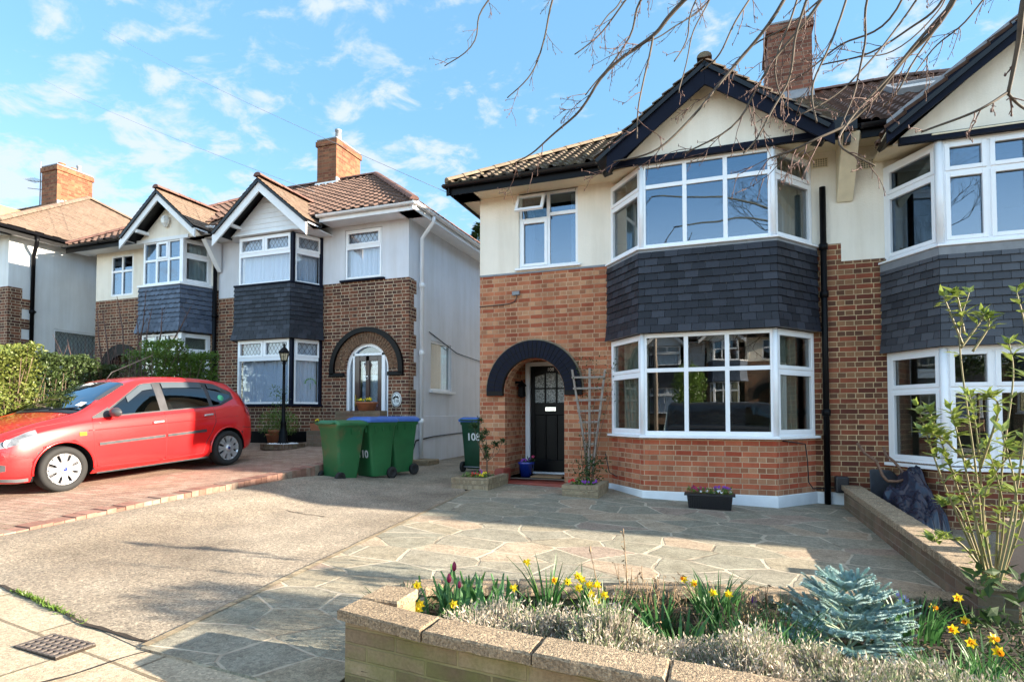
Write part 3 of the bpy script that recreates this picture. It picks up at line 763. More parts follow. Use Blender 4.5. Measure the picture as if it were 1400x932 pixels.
# shared bracket
mb = MB(); mb.prism([V((1.46, 8.88, 4.2)), V((1.46, 8.35, 4.93)), V((1.46, 8.88, 4.93))], V((.2, 0, 0))); mb.build('eaves_bracket', M['soffit'], h, bevel=.01)
pipe(h, [(1.285, 8.82, 4.42), (1.285, 8.82, .12)], .04, collars=(1.35, 2.95, 3.6))
mb = MB(); mb.box(1.2, 1.5, 8.55, 8.86, .02, .11); mb.build('drain_surround', M['plantstone'], h, bevel=.01)
mb = MB(); mb.box(1.37, 1.53, 8.74, 8.87, .28, .5); mb.build('meter_box', M['blackplastic'], h, bevel=.02)
def air_brick(root, x, z, y=YW):
    mb = MB(); mb.box(x, x+.2, y-.012, y-.002, z, z+.13)
    v = mb.build('air_vent', M['soffit'], root); hl = MB()
    for i in range(6):
        for j in range(4): hl.box(x+.018+i*.03, x+.034+i*.03, y-.0145, y-.011, z+.015+j*.029, z+.03+j*.029)
    hl.build('vent_holes', M['blackpaint'], v)
air_brick(h, 1.17, 4.72)
chimney(h, .86, 1.62, 12.0, 13.2, 6.8, 8.80, 'chimdark')
mb = MB(); mb.prism([V((.8, 11.93, 7.25)), V((1.64, 11.93, 7.25)), V((1.64, 12.02, 7.45)), V((.8, 12.02, 7.45))], V((0, -.02, .02))); mb.build('chimney_flashing', M['lead'], h)
inner(h, XO, XP, YW, 16, (.3, 2.6, 4.95))
mb = MB(); mb.prism([V((-1.6, YW, 2.5)), V((-1.05, YF+.06, 2.5)), V((.6, YF+.06, 2.5)), V((1.13, YW, 2.5))], V((0, 0, .08))); mb.build('bay_floor', M['room'], h)
# cables on the brickwork
mb = MB(); 
def wpts(l, Y=8.84): return [at_y(x, y, Y) for x, y in l]
mb.tube(wpts([(846, 600), (858, 603), (857, 625), (856, 650), (845, 652), (833, 645), (828, 620)], 8.78), .008, 5); mb.build('cable', M['blackplastic'], h); mb = MB()
mb.tube([(.70, 8.27, .98), (1.0, 8.62, .93), (1.03, 8.66, .7), (1.04, 8.67, .42), (1.1, 8.74, .33), (1.38, 8.84, .34)], .008, 5); mb.build('cable', M['blackplastic'], h); mb = MB()
mb.tube([(-3.83, YW-.01, 3.12), (-3.4, YW-.01, 3.13), (-3.28, YW-.012, 3.14), (-3.2, YW-.015, 3.17), (-3.16, YW-.03, 3.24), (-3.19, YW-.03, 3.30)], .007, 5)
mb.build('cable', M['blackplastic'], h)
mb = MB(); mb.box(-3.24, -3.12, YW-.05, YW-.0, 3.27, 3.33); mb.build('cable_bracket', M['lead'], h)
# wall lantern in the porch
mb = MB(); mb.lathe((-3.28, 9.45, 1.62), [(.03, 0), (.075, .02), (.06, .18), (.09, .2), (.02, .27), (.01, .3)], 6, smooth=False); mb.box(-3.39, -3.27, 9.43, 9.47, 1.86, 1.9); mb.build('wall_lantern', M['blackpaint'], h)

# ================= number 106 =================
g = thing('semi_detached_house', 'brown brick and cream semi at the right edge with a leafy shrub before it', 'house', (4.3, 8.9, 0))
H106 = g; XQ = 7.0
def mx(x): return 2*XP-x
bp6 = [(2.02, YW), (2.44, YF-.0), (mx(-1.07), YF), (mx(-1.63), YW)]
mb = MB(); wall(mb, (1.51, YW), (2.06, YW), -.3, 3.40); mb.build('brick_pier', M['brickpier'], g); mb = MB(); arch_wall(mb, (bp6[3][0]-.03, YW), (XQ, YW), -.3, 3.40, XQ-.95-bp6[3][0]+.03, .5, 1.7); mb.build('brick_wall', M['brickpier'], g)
mb = MB(); wall(mb, (XP, YW), (2.06, YW), 3.40, 5.0); wall(mb, (2.02, YW), (bp6[3][0], YW), 4.6, 5.0); wall(mb, (bp6[3][0]-.03, YW), (XQ, YW), 3.40, 5.0, [(.45, 1.45, 3.6, 4.85)]); mb.build('rendered_wall', M['stucco'], g)
body(g, XP, XQ, YW, 16, -.3, 5.0, 'stucco', (False, True))
mb = MB(); mb.box(2.005, 2.035, YW-.02, YW-.002, 2.3, 3.38); mb.build('mortar_fillet', M['ridge'], g)
mb = MB()
for i in range(3): wall(mb, bp6[i], bp6[i+1], -.2, .72, back=False)
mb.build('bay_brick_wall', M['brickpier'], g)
mb = MB(); band(mb, bp6, .66, .70, -.05, .075); mb.build('sill', M['upvc'], g, bevel=.006); mb = MB(); band(mb, bp6, 3.30, 3.325, -.05, .10); mb.build('sill', M['upvc'], g, bevel=.006)
slates(g, bp6, 2.12, 3.24, rows=12, sw=.18, flare=.03, mat='slategrey')
mb = MB(); band(mb, bp6, 3.2, 3.30, -.05, .075); mb.build('lead_flashing', M['lead'], g)
for z0, z1, tr, gl in ((.70, 2.125, 1.63, 'glass'), (3.325, 4.6, 4.20, 'glassup')):
    window(g, bp6[1], bp6[2], z0, z1, (1, 1, 1, 1), tr, fw=.07, openers=[(i, k) for i in range(4) for k in 'ul'], glass=gl)
    window(g, bp6[0], bp6[1], z0, z1, (1,), tr, fw=.07, openers=[(0, 'u'), (0, 'l')], glass=gl)
    window(g, bp6[2], bp6[3], z0, z1, (1,), tr, fw=.07, openers=[(0, 'u'), (0, 'l')], glass=gl)
for z0, z1 in ((.7, 2.10), (3.325, 4.6)):
    for q in (1, 2): mb = MB(); mb.lathe((bp6[q][0], bp6[q][1]+.005, 0), [(.045, z0), (.045, z1)], 10); mb.build('bay_corner_post', M['upvc'], g)
window(g, (bp6[3][0]+.42, YW), (bp6[3][0]+1.42, YW), 3.6, 4.85, (1, 1), 4.5)
hip_house_roof(g, XQ+.37, XP, YE, ZE, YR, ZR, XQ+.37-4.1, 'pan', 'tile106', ridgemat='tile106', tw=.2, ch=.2)
gx6 = 3.42
gable_roof(g, gx6, 5.92, 7.86, 1.58, 4.68, YE, ZE, PT, 'pan', 'tile106', .24, .26, 'tile106')
bargeboards(g, (gx6-1.58, 4.74), (gx6, 5.95), (gx6+1.58, 4.74), 7.90, .21, .035, 'navy')
bargeboards(g, (gx6-1.58, 4.80), (gx6, 6.01), (gx6+1.58, 4.80), 7.88, .055, .03, 'lead', name='barge_capping')
mb = MB(); mb.prism([V((gx6-1.45, 8.17, 4.62)), V((gx6+1.45, 8.17, 4.62)), V((gx6, 8.17, 5.85))], V((0, .06, 0))); mb.build('gable_wall', M['stucco'], g)
mb = MB(); mb.box(gx6-1.4, gx6+1.4, 8.11, 8.18, 4.58, 4.66); mb.build('tie_beam', M['navy'], g)
mb = MB()
for s in (-1, 1): mb.prism([V((gx6, 7.94, 5.9)), V((gx6+s*1.58, 7.94, 4.68)), V((gx6+s*1.58, 8.17, 4.68)), V((gx6, 8.17, 5.9))], V((0, 0, -.02)))
mb.box(1.62, 2.1, 8.45, 8.93, 4.93, 4.955); mb.box(4.8, 7.3, 8.45, 8.93, 4.93, 4.955)
mb.prism([V((1.9, 8.5, 4.7)), V((1.9, 8.9, 4.7)), V((5.0, 8.9, 4.7)), V((5.0, 8.5, 4.7)), V((4.3, 8.1, 4.63)), V((2.36, 8.1, 4.63))], V((0, 0, .02)))
mb.build('soffit', M['soffit'], g)
gutter(g, (1.68, 8.36, 5.0), (2.05, 8.36, 5.0)); gutter(g, (4.9, 8.36, 5.03), (7.4, 8.36, 5.03))
air_brick(g, 1.72, 4.62)
# skylight
n_ = V((0, -PT, 1)).normalized(); O_ = V((2.5, 10.15, ZE+PT*(10.15-YE))); S_ = V((0, 1, PT)).normalized()
mb = MB(); E_ = V((1, 0, 0))
def sp(e, s, hh): return O_+E_*e+S_*s+n_*hh
for (a0, a1, b0, b1) in ((-.0, 1.0, 0, .07), (0, 1.0, .83, .9), (0, .07, .07, .83), (.93, 1.0, .07, .83)):
    mb.prism([sp(a0, b0, .03), sp(a1, b0, .03), sp(a1, b1, .03), sp(a0, b1, .03)], n_*.09)
sk = mb.build('skylight', M['lead'], g)
mb = MB(); mb.prism([sp(.07, .07, .06), sp(.93, .07, .06), sp(.93, .83, .06), sp(.07, .83, .06)], n_*.02)
M['skyglass'] = plain('skylight_glass', (.55, .62, .68), .08, .02, spec=1)
mb.build('pane', M['skyglass'], sk)
inner(g, XP, XQ, YW, 16, (.3, 2.4, 4.9))

# ================= pairs 110 / 112 =================
YW2, YF2 = 10.2, 9.6
def left_pair_house(label, xo, xp, bay, gable, zb, zt, zs_low, zs_top, wallmat, gmat, ze, cfg):
    r = thing('semi_detached_house', label, 'house', ((xo+xp)/2, YW2, 0))
    s = 1 if xo > xp else -1
    a, b = min(xo, xp), max(xo, xp)
    return r, s, a, b
# ---- 110
p = thing('semi_detached_house', 'dark brick semi with brown front door and pale grey side wall, behind the bins', 'house', (-8.4, YW2, 0))
H110 = p
xo, xp = -5.95, -10.95
b0 = [(-10.05, YW2), (-9.75, YF2), (-8.36, YF2), (-8.07, YW2)]
mb = MB(); wall(mb, (xp, YW2), (-10.0, YW2), -.1, 4.0); 
arch_wall(mb, (-8.1, YW2), (xo, YW2), -.1, 4.10, -6.93+8.1, .52, 2.27, rz=.55)
wall(mb, (-10.0, YW2), (-8.1, YW2), 2.9, 4.10)
mb.build('brick_wall', M['brick110'], p)
mb = MB()
for i in range(9):
    z = 4.08-.0-i*.28*1.0
    if z < 1.6: break
    mb.box(xo-.01, xo+.012, YW2+(-.004), YW2+(.18 if i % 2 else .30), z-.28, z-.004)
for i in range(3): mb.box(xo-.01, xo+.012, YW2-.004, YW2+(.18 if i % 2 else .3), 4.08-.28*(10+i)+.0, 4.08-.28*(9+i))
mb.build('quoin', M['brick110'], p)
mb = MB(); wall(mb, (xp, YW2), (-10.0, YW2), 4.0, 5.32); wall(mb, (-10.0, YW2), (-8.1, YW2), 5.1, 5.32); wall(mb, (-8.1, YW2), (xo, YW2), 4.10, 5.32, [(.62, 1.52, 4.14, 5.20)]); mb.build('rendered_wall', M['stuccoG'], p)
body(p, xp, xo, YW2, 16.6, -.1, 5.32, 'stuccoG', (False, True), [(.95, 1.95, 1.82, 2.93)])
mb = MB(); mb.box(xo, xo+.03, YW2-.03, 16.6, 0, 1.30); mb.box(-6.08, xo+.03, YW2-.035, YW2-.001, 0, 1.30)
mb.build('side_plinth', M['stuccoG'], p, bevel=.008)
mb = MB(); mb.tube([(xo+.04, YW2+.1, .55), (xo+.045, YW2+.25, .80), (xo+.045, 11.2, .86), (xo+.045, 16, 1.0)], .015, 6); mb.tube([(xo+.02, YW2+.85, 3.1), (xo+.02, 12.4, 2.78), (xo+.02, 16, 2.6)], .01, 5); mb.build('cable', M['blackplastic'], p)
window(p, (xo, 11.15), (xo, 12.15), 1.86, 2.93, (1,), None, fw=.04, w=-.03, curtain=('net', [(.1, .9, .02, .1)]))
mb = MB(); mb.box(xo-.03, xo+.09, 11.07, 12.22, 1.80, 1.855); mb.build('sill', M['whitepaint'], p, bevel=.006)
# arch over the door
P1 = ((-8.1, YW2), (xo, YW2))
mb = MB(); arch_ring(mb, *P1, -6.93+8.1, .78, .88, 2.27, 0, .07, k0=.98, k1=.98, drop=.1)
mb.box(-6.93-.88, -6.93-.53, YW2-.07, YW2, 2.12, 2.20); mb.box(-6.93+.53, -6.93+.88, YW2-.07, YW2, 2.12, 2.20); ar = mb.build('door_arch', M['blackpaint'], p, bevel=.008)
mb = MB()
for k, (r0, r1) in enumerate(((.53, .645), (.655, .775))):
    n = 34
    for i in range(n):
        t0 = PI*(i+.12)/n; t1 = PI*(i+.88)/n
        pts = [V((-6.93-r_*math.cos(q), YW2-.001, 2.27+r_*1.0*math.sin(q))) for r_, q in ((r0, t0), (r0, t1), (r1, t1), (r1, t0))]
        mb.prism(pts, V((0, -.014, 0)))
mb.build('arch_brick', plain('arch_header_brick', (.16, .085, .045), .8, .4, 12), ar)
# door set
yd2 = YW2+.1
mb = MB(); arch_ring(mb, *P1, -6.93+8.1, .455, .52, 2.27, -.16, -.06, k0=1.03, k1=1.055, drop=0)
for x0, x1, z0, z1 in ((-7.45, -7.385, .9, 2.27), (-6.475, -6.41, .9, 2.27), (-7.30, -7.255, .9, 2.60), (-6.60, -6.52, .9, 2.60), (-7.33, -6.52, 2.55, 2.60)): mb.box(x0, x1, YW2+.05, YW2+.16, z0, z1)
mb.build('door_frame', M['upvc'], p, bevel=.004)
mb = MB(); mb.box(-7.40, -6.45, YW2+.11, YW2+.12, .9, 2.75); mb.build('fanlight', M['glassnet'], p)
mb = MB(); dz0, dz1 = .9, 2.545
for x0, x1, z0, z1 in ((-7.255, -7.14, dz0, dz1), (-6.70, -6.60, dz0, dz1), (-6.99, -6.90, dz0, dz1), (-7.14, -6.70, dz0, 1.50), (-7.14, -6.70, 2.44, dz1)): mb.box(x0, x1, YW2+.06, YW2+.105, z0, z1)
dr = mb.build('front_door', plain('brown_door', (.045, .014, .012), .3, .2, coat=.3), p, bevel=.006)
mb = MB(); mb.box(-7.15, -6.69, YW2+.085, YW2+.092, 1.5, 2.45); mb.build('pane', M['glassnet'], dr)
mb = MB(); mb.box(-7.12, -6.72, YW2+.14, YW2+.15, 1.45, 2.15); mb.build('door_blind', M['net'], dr)
mb = MB(); mb.box(-7.13, -6.71, YW2+.16, YW2+.17, 2.16, 2.44); mb.build('red_blind', plain('red_blind_cloth', (.45, .07, .08), .8), dr)
mb = MB(); mb.box(-7.235, -7.21, YW2+.04, YW2+.06, 1.50, 1.74); mb.box(-7.235, -7.12, YW2+.02, YW2+.045, 1.62, 1.64); mb.build('handle', M['brass'], dr, bevel=.003)
mb = MB(); mb.box(-7.06, -6.84, YW2+.045, YW2+.06, 1.41, 1.47); mb.build('letter_plate', M['brass'], dr, bevel=.003)
mb = MB(); mb.lathe((-6.945, YW2+.055, 2.12), [(.02, 0), (.03, .01), (.01, .02)], 10, M=Matrix.Rotation(PI/2, 3, 'X')); mb.tube([(-6.945+.03*math.cos(q*PI/6), YW2+.04, 2.09+.04*math.sin(q*PI/6)) for q in range(13)], .006, 5); mb.build('knocker', M['chrome'], dr)
# oval sign
M['signwhite'] = plain('sign_white', (.8, .8, .78), .3, .03)
mb = MB(); RX = Matrix.Rotation(PI/2, 3, 'X')
mb.lathe((-6.21, YW2-.002, 1.63), [(.115, 0), (.115, .012), (.105, .018), (.001, .018)], 28, M=RX @ Matrix.Diagonal((1, 1.3, 1))); sg = mb.build('house_sign', M['signwhite'], p)
mb = MB(); mb.tube([(-6.21+.098*math.cos(q*PI/14), YW2-.022, 1.63+.128*math.sin(q*PI/14)) for q in range(29)], .005, 5)
for dx, dz, w_, h_ in ((-.035, .05, .05, .03), (-.02, .075, .014, .04), (.02, .055, .05, .035), (.045, .035, .03, .03), (-.055, .025, .05, .03)): mb.box(-6.21+dx-w_/2, -6.21+dx+w_/2, YW2-.024, YW2-.018, 1.63+dz-h_/2, 1.63+dz+h_/2)
mb.build('sign_picture', M['blackpaint'], sg)
text('sign_number', '110', V((-6.21, YW2-.022, 1.60)), .085, 'blackpaint', sg)
# bay
mb = MB()
for i in range(3): wall(mb, b0[i], b0[i+1], .2, 1.54, back=False)
mb.build('bay_brick_wall', M['brick110'], p)
mb = MB(); band(mb, [(xp, YW2)]+b0+[(-7.5, YW2)], .2, .98, -.01, .015); mb.build('plinth', M['blackpaint'], p)
mb = MB(); band(mb, b0, 1.50, 1.55, -.05, .08); mb.build('sill', M['navy'], p, bevel=.006); mb = MB(); band(mb, b0, 4.03, 4.07, -.05, .09); mb.build('sill', M['navy'], p, bevel=.006); mb = MB(); mb.box(-7.58, -6.5, YW2-.06, YW2+.02, 4.10, 4.14); mb.build('sill', M['navy'], p, bevel=.006)
slates(p, b0, 2.90, 4.03, rows=12, sw=.17, flare=.05)
# custom front windows: two small top lights over one wide pane
def toplight_window(root, P, Q, z0, z1, tr, ntop, curt, rim='blackpaint'):
    Mx, L = frame_M(P, Q); up = window(root, P, Q, tr-.0, z1, (1,)*ntop, None, fw=.042, openers=[(i, 'f') for i in range(ntop)], lattice=('a',), curtain=curt, curtain_top=z1-.03, glass='glassnet')
    lo = window(root, P, Q, z0, tr-.0, (1,), None, fw=.045, curtain=curt, glass='glassnet')
    return up, lo
for z0, z1, tr in ((1.55, 2.90, 2.50), (4.07, 5.10, 4.72)):
    toplight_window(p, b0[1], b0[2], z0, z1, tr, 2, ('net', [(.04, 1.34, .02, .085)]))
    toplight_window(p, (b0[2][0]+.03, b0[2][1]+.07), (b0[3][0]-.0, b0[3][1]), z0, z1, tr, 1, ('net', [(.04, .55, .02, .085)]))
for z0, z1 in ((1.55, 2.90), (4.07, 5.10)):
    mb = MB(); mb.box(-8.38, -8.31, YF2-.01, YF2+.06, z0, z1); mb.build('bay_corner_post', M['navy'], p)
    mb = MB(); mb.box(-8.10, -8.04, YW2-.05, YW2, z0, z1); mb.build('bay_corner_post', M['navy'], p)
toplight_window(p, (-7.47, YW2), (-6.59, YW2), 4.16, 5.19, 4.83, 1, ('net', [(.04, .84, .02, .08)]))
# porthole picture in the side light: coloured glass flower
# roof
ZE2, YE2, YR2, ZR2, XE2 = 5.42, 9.72, 13.2, 7.74, -8.70
hip_house_roof(p, -5.55, xp, YE2, ZE2, YR2, ZR2, XE2, 'pan', 'tile110', ridgemat='ridgebrown', tw=.22, ch=.2)
PT2 = (ZR2-ZE2)/(YR2-YE2)
gable_roof(p, -8.92, 6.17, 9.22, 1.22, 5.18, YE2, ZE2, PT2, 'plain', 'tileorange', .16, .12, 'ridgebrown')
bargeboards(p, (-10.16, 5.12), (-8.92, 6.14), (-7.72, 5.12), 9.26, .24, .035, 'whitepaint')
mb = MB()
for i in range(9):
    z = 5.14+i*.105; hw = 1.05*(1-(z-5.14)/.93)
    if hw > .05: mb.prism([V((-8.92-hw, YF2-.02, z)), V((-8.92+hw, YF2-.02, z)), V((-8.92+max(.02, hw-.11), YF2-.005, z+.108)), V((-8.92-max(.02, hw-.11), YF2-.005, z+.108))], V((0, .02, 0)))
mb.prism([V((-9.98, YF2+.02, 5.12)), V((-7.86, YF2+.02, 5.12)), V((-8.92, YF2+.02, 6.05))], V((0, .03, 0)))
mb.build('gable_boarding', M['whitepaint'], p)
mb = MB()
for s in (-1, 1): mb.prism([V((-8.92, 9.3, 6.12)), V((-8.92+s*1.22, 9.3, 5.14)), V((-8.92+s*1.22, YF2, 5.14)), V((-8.92, YF2, 6.12))], V((0, 0, -.02)))
mb.box(-7.8, -5.62, 9.78, 10.22, 5.29, 5.31); mb.box(-5.97, -5.62, 9.78, 16.6, 5.29, 5.31); mb.box(-10.95, -9.9, 9.78, 10.22, 5.29, 5.31)
mb.prism([V((-10.1, 9.75, 5.12)), V((-10.1, 10.2, 5.12)), V((-7.8, 10.2, 5.12)), V((-7.8, 9.75, 5.12)), V((-8.3, 9.5, 5.12)), V((-9.8, 9.5, 5.12))], V((0, 0, .02)))
mb.build('soffit', M['whitepaint'], p)
mb = MB(); mb.box(-9.75, -9.68, 9.3, 9.62, 5.28, 5.34); mb.build('purlin_end', M['whitepaint'], p)
gutter(p, (-7.78, 9.68, 5.40), (-5.53, 9.68, 5.40), 'whitepaint', fascia='whitepaint', fh=.13); gutter(p, (-5.51, 9.68, 5.40), (-5.51, 16.6, 5.40), 'whitepaint', fascia='whitepaint', fh=.13, inner=V((-1, 0, 0)))
pipe(p, [(-5.53, 10.45, 5.36), (-5.53, 10.45, 5.25), (-5.86, 10.58, 4.98), (-5.86, 10.58, .45)],   .043, 'upvc', collars=(1.2, 2.6, 4.0))
mb = MB(); mb.box(-6.0, -5.55, 10.3, 10.8, .3, .42); mb.build('drain_surround', M['plantstone'], p, bevel=.02)
mb = MB(); mb.prism([V((-10.95, 10.15, 4.6)), V((-10.95, 9.7, 5.25)), V((-10.95, 10.15, 5.25))], V((.12, 0, 0))); mb.build('eaves_bracket', M['whitepaint'], p)
chimney(p, -10.48, -9.85, 13.0, 14.1, 7.0, 8.86, 'chimney', pots=((-9.98, 13.25, .09, .32), (-10.2, 13.6, .08, .1), (-10.2, 13.3, .08, .1)))
mb = MB(); mb.prism([V((-10.55, 12.93, 7.45)), V((-9.80, 12.93, 7.45)), V((-9.80, 13.02, 7.68)), V((-10.55, 13.02, 7.68))], V((0, -.02, .02))); mb.box(-9.852, -9.82, 12.98, 14.1, 7.55, 7.78); mb.build('chimney_flashing', M['whitepaint'], p)
pipe(p, [(-10.98, 10.12, 5.0), (-10.98, 10.12, .6)], .045, collars=(2.2, 3.6))
inner(p, xp, xo, YW2, 16.6, (.85, 3.1, 5.3))
# stained glass butterfly ornament
mb = MB(); c_ = V((-8.16, 9.98, 2.02))
orn = plain('ornament_green', (.15, .32, .10), .5); 
for q in range(9):
    a = PI*(q/8); mb.lathe(c_+V((.11*math.cos(a)*.5, .11*math.cos(a)*.85, .09*math.sin(a)-.03)), [(.001, -.02), (.022, 0), (.001, .02)], 8)
mb.tube([c_+V((0, 0, -.03)), c_+V((0, 0, -.16))], .006, 5); mb.build('window_ornament', orn, p)

# ---- 112
q = thing('semi_detached_house', 'semi with alarm box on its gable, behind the hedge', 'house', (-13, YW2, 0))
H112 = q; xo2, xp2 = -15.05, -10.95
b2 = [(-12.95, YW2), (-12.60, YF2), (-11.40, YF2), (-11.18, YW2)]
mb = MB(); wall(mb, (-11.2, YW2), (xp2, YW2), 0, 4.2); arch_wall(mb, (xo2, YW2), (-12.9, YW2), 0, 4.22, 1.0, .5, 2.3); mb.build('brick_wall', M['brick110'], q)
mb = MB(); wall(mb, (-11.2, YW2), (xp2, YW2), 4.2, 5.45); wall(mb, (xo2, YW2), (-12.9, YW2), 4.22, 5.45, [(.55, 1.32, 4.30, 5.32)]); wall(mb, (-12.9, YW2), (-11.2, YW2), 5.25, 5.45); mb.build('rendered_wall', M['stucco'], q)
body(q, xo2, xp2, YW2, 16.6, 0, 5.45, 'stucco', (True, False))
mb = MB(); arch_ring(mb, (xo2, YW2), (-12.9, YW2), 1.0, .5, .78, 2.3, 0, .06); mb.build('door_arch', M['blackpaint'], q)
mb = MB(); wall(mb, (xo2+.3, YW2+.9), (-13.3, YW2+.9), 0, 3.0, back=False); mb.build('porch_wall', M['brick110'], q)
mb = MB()
for i in range(3): wall(mb, b2[i], b2[i+1], .2, 1.8, back=False)
mb.build('bay_brick_wall', M['brick110'], q)
slates(q, b2, 3.18, 4.24, rows=10, sw=.13, flare=.06, round_=True, mat='slateblue')
mb = MB(); band(mb, b2, 1.75, 1.8, -.05, .1); mb.build('sill', M['upvc'], q, bevel=.005); mb = MB(); band(mb, b2, 4.24, 4.29, -.05, .1); mb.build('sill', M['upvc'], q, bevel=.005)
window(q, b2[1], b2[2], 4.29, 5.30, (1, 1, 1), 4.86, fw=.05, openers=[(1, 'u')], glass='glassup', curtain=('net', [(.9, 1.15, .02, .08), (.04, .2, .02, .08)]))
window(q, b2[2], b2[3], 4.29, 5.30, (1,), 4.92, fw=.06, openers=[(0, 'u'), (0, 'l')], curtain=('net', [(.2, .6, .03, .1)]))
window(q, b2[1], b2[2], 1.8, 3.16, (1, 1, 1), 2.7, fw=.05, curtain=('curtain', [(.05, 1.15, .02, .1)]))
window(q, b2[2], b2[3], 1.8, 3.16, (1,), 2.75, fw=.06, openers=[(0, 'u'), (0, 'l')], curtain=('curtain', [(.05, .6, .004, .05)]))
for z0, z1 in ((4.29, 5.3), (1.8, 3.16)): mb = MB(); mb.box(-11.45, -11.35, YF2-.02, YF2+.06, z0, z1); mb.build('bay_corner_post', M['upvc'], q)
window(q, (-14.50, YW2), (-13.73, YW2), 4.30, 5.32, (1, 1), 4.92, fw=.045, glass='glassup', curtain=('net', [(.04, .15, .01, .06)]))
hip_house_roof(q, -15.45, xp2, YE2, 5.55, YR2, ZR2, -12.2, 'pan', 'tile110', ridgemat='ridgebrown', tw=.22, ch=.2)
gable_roof(q, -11.78, 6.32, 9.22, 1.13, 5.38, YE2, 5.55, PT2, 'plain', 'tileorange', .16, .12, 'ridgebrown')
bargeboards(q, (-12.95, 5.30), (-11.78, 6.28), (-10.66, 5.34), 9.26, .2, .035, 'whitepaint')
mb = MB(); mb.prism([V((-12.8, YF2, 5.30)), V((-10.85, YF2, 5.30)), V((-11.78, YF2, 6.15))], V((0, .05, 0))); mb.build('gable_wall', M['stucco'], q)
mb = MB(); mb.box(-12.8, -11.2, YF2-.03, YF2+.03, 5.28, 5.36)
for s in (-1, 1): mb.prism([V((-11.78, 9.3, 6.26)), V((-11.78+s*1.13, 9.3, 5.34)), V((-11.78+s*1.13, YF2, 5.34)), V((-11.78, YF2, 6.26))], V((0, 0, -.02)))
mb.box(-15.4, -12.6, 9.78, 10.22, 5.42, 5.44); mb.box(-12.5, -12.43, 9.3, 9.62, 5.45, 5.52); mb.build('soffit', M['whitepaint'], q)
gutter(q, (-15.5, 9.68, 5.53), (-12.95, 9.68, 5.53)); gutter(q, (-11.05, 9.68, 5.5), (-10.6, 9.68, 5.5), 'whitepaint', fascia='whitepaint')
mb = MB(); mb.lathe((-11.85, YF2-.06, 5.72), [(.03, -.14), (.09, -.06), (.10, .02), (.07, .10)], 6, smooth=False); mb.build('alarm_box', M['signwhite'], q)
mb = MB(); mb.box(-13.08, -13.02, YW2-.04, YW2-.01, 4.25, 5.35); mb.build('downlight_rail', M['signwhite'], q)
inner(q, xo2, xp2, YW2, 16.6, (.9, 3.2, 5.4))

# ---- 114
r4 = thing('semi_detached_house', 'white-sided house at the far left edge with a sandy tiled hip roof', 'house', (-18, 9, 0))
xo4, yw4 = -16.3, 8.95
mb = MB(); wall(mb, (-21, yw4), (xo4, yw4), 0, 4.45); 
mb.build('brick_wall', M['brick110'], r4)
mb = MB(); wall(mb, (-21, yw4), (xo4, yw4), 4.45, 5.75); mb.build('rendered_wall', M['stuccoW'], r4)
body(r4, -21, xo4, yw4, 16.5, 0, 5.75, 'stuccoW', (True, True), [(1.05, 2.4, 2.6, 3.55)])
window(r4, (xo4, 10.0), (xo4, 11.35), 2.6, 3.55, (1,), None, w=-.02, fw=.045, lattice=('a',), curtain=('net', [(.05, 1.3, .02, .1)]))
mb = MB()
for i in range(12):
    z = 4.45-i*.25
    mb.box(xo4-.01, xo4+.014, yw4-.006, yw4+(.30 if i % 2 == 0 else .52), z-.25, z-.002)
mb.build('quoin', M['brick110'], r4)
yr4, zr4, xe4 = 13.2, 8.56, -19.95
hip_house_roof(r4, -15.95, -24.5, 8.5, 5.85, yr4, zr4, xe4, 'plain', 'tileorange', ridgemat='tileorange', tw=.2, ch=.15)
gutter(r4, (-15.92, 8.45, 5.80), (-15.92, 16.5, 5.80), inner=V((-1, 0, 0))); gutter(r4, (-24, 8.45, 5.80), (-15.92, 8.45, 5.80))
mb = MB(); mb.box(-16.32, -15.98, 8.5, 16.5, 5.70, 5.72); mb.box(-24, -15.98, 8.5, 8.97, 5.70, 5.72); mb.build('soffit', M['whitepaint'], r4)
pipe(r4, [(-15.95, 9.35, 5.75), (-15.95, 9.35, 5.6), (-16.24, 9.45, 5.3), (-16.24, 9.45, .5)], .045, collars=(2.4, 3.9))
chimney(r4, -20.75, -20.0, 12.25, 13.35, 7.0, 9.35, 'chimney', pots=((-20.2, 12.5, .1, .12), (-20.2, 12.85, .09, .1), (-20.3, 13.1, .07, .3)))
mb = MB()
for i in range(7): mb.box(-19.995, -19.96, 12.25+i*.12, 12.37+i*.12, 8.0+i*.035, 8.2+i*.035)
mb.build('chimney_flashing', M['whitepaint'], r4)
mb = MB(); mb.box(-24.5, -20.9, 11.2, 12.4, 7.0, 7.8); mb.build('dormer_cheek', plain('yellow_render', (.30, .22, .11), .8), r4)
ae = MB(); c_ = V((-20.9, 12.3, 0))
ae.tube([c_+V((0, 0, 8.1)), c_+V((0, 0, 9.6))], .018, 6)
for zz in (8.75, 9.0): ae.tube([c_+V((-.45, -.1, zz)), c_+V((.1, .05, zz-.08))], .012, 5)
for k in range(6): ae.tube([c_+V((-.4+k*.08, -.25, 8.99)), c_+V((-.4+k*.08, .1, 8.99))], .006, 4)
tag(ae.build('television_aerial', M['lead'], None), 'thin television aerial fixed beside the far left chimney', 'aerial')
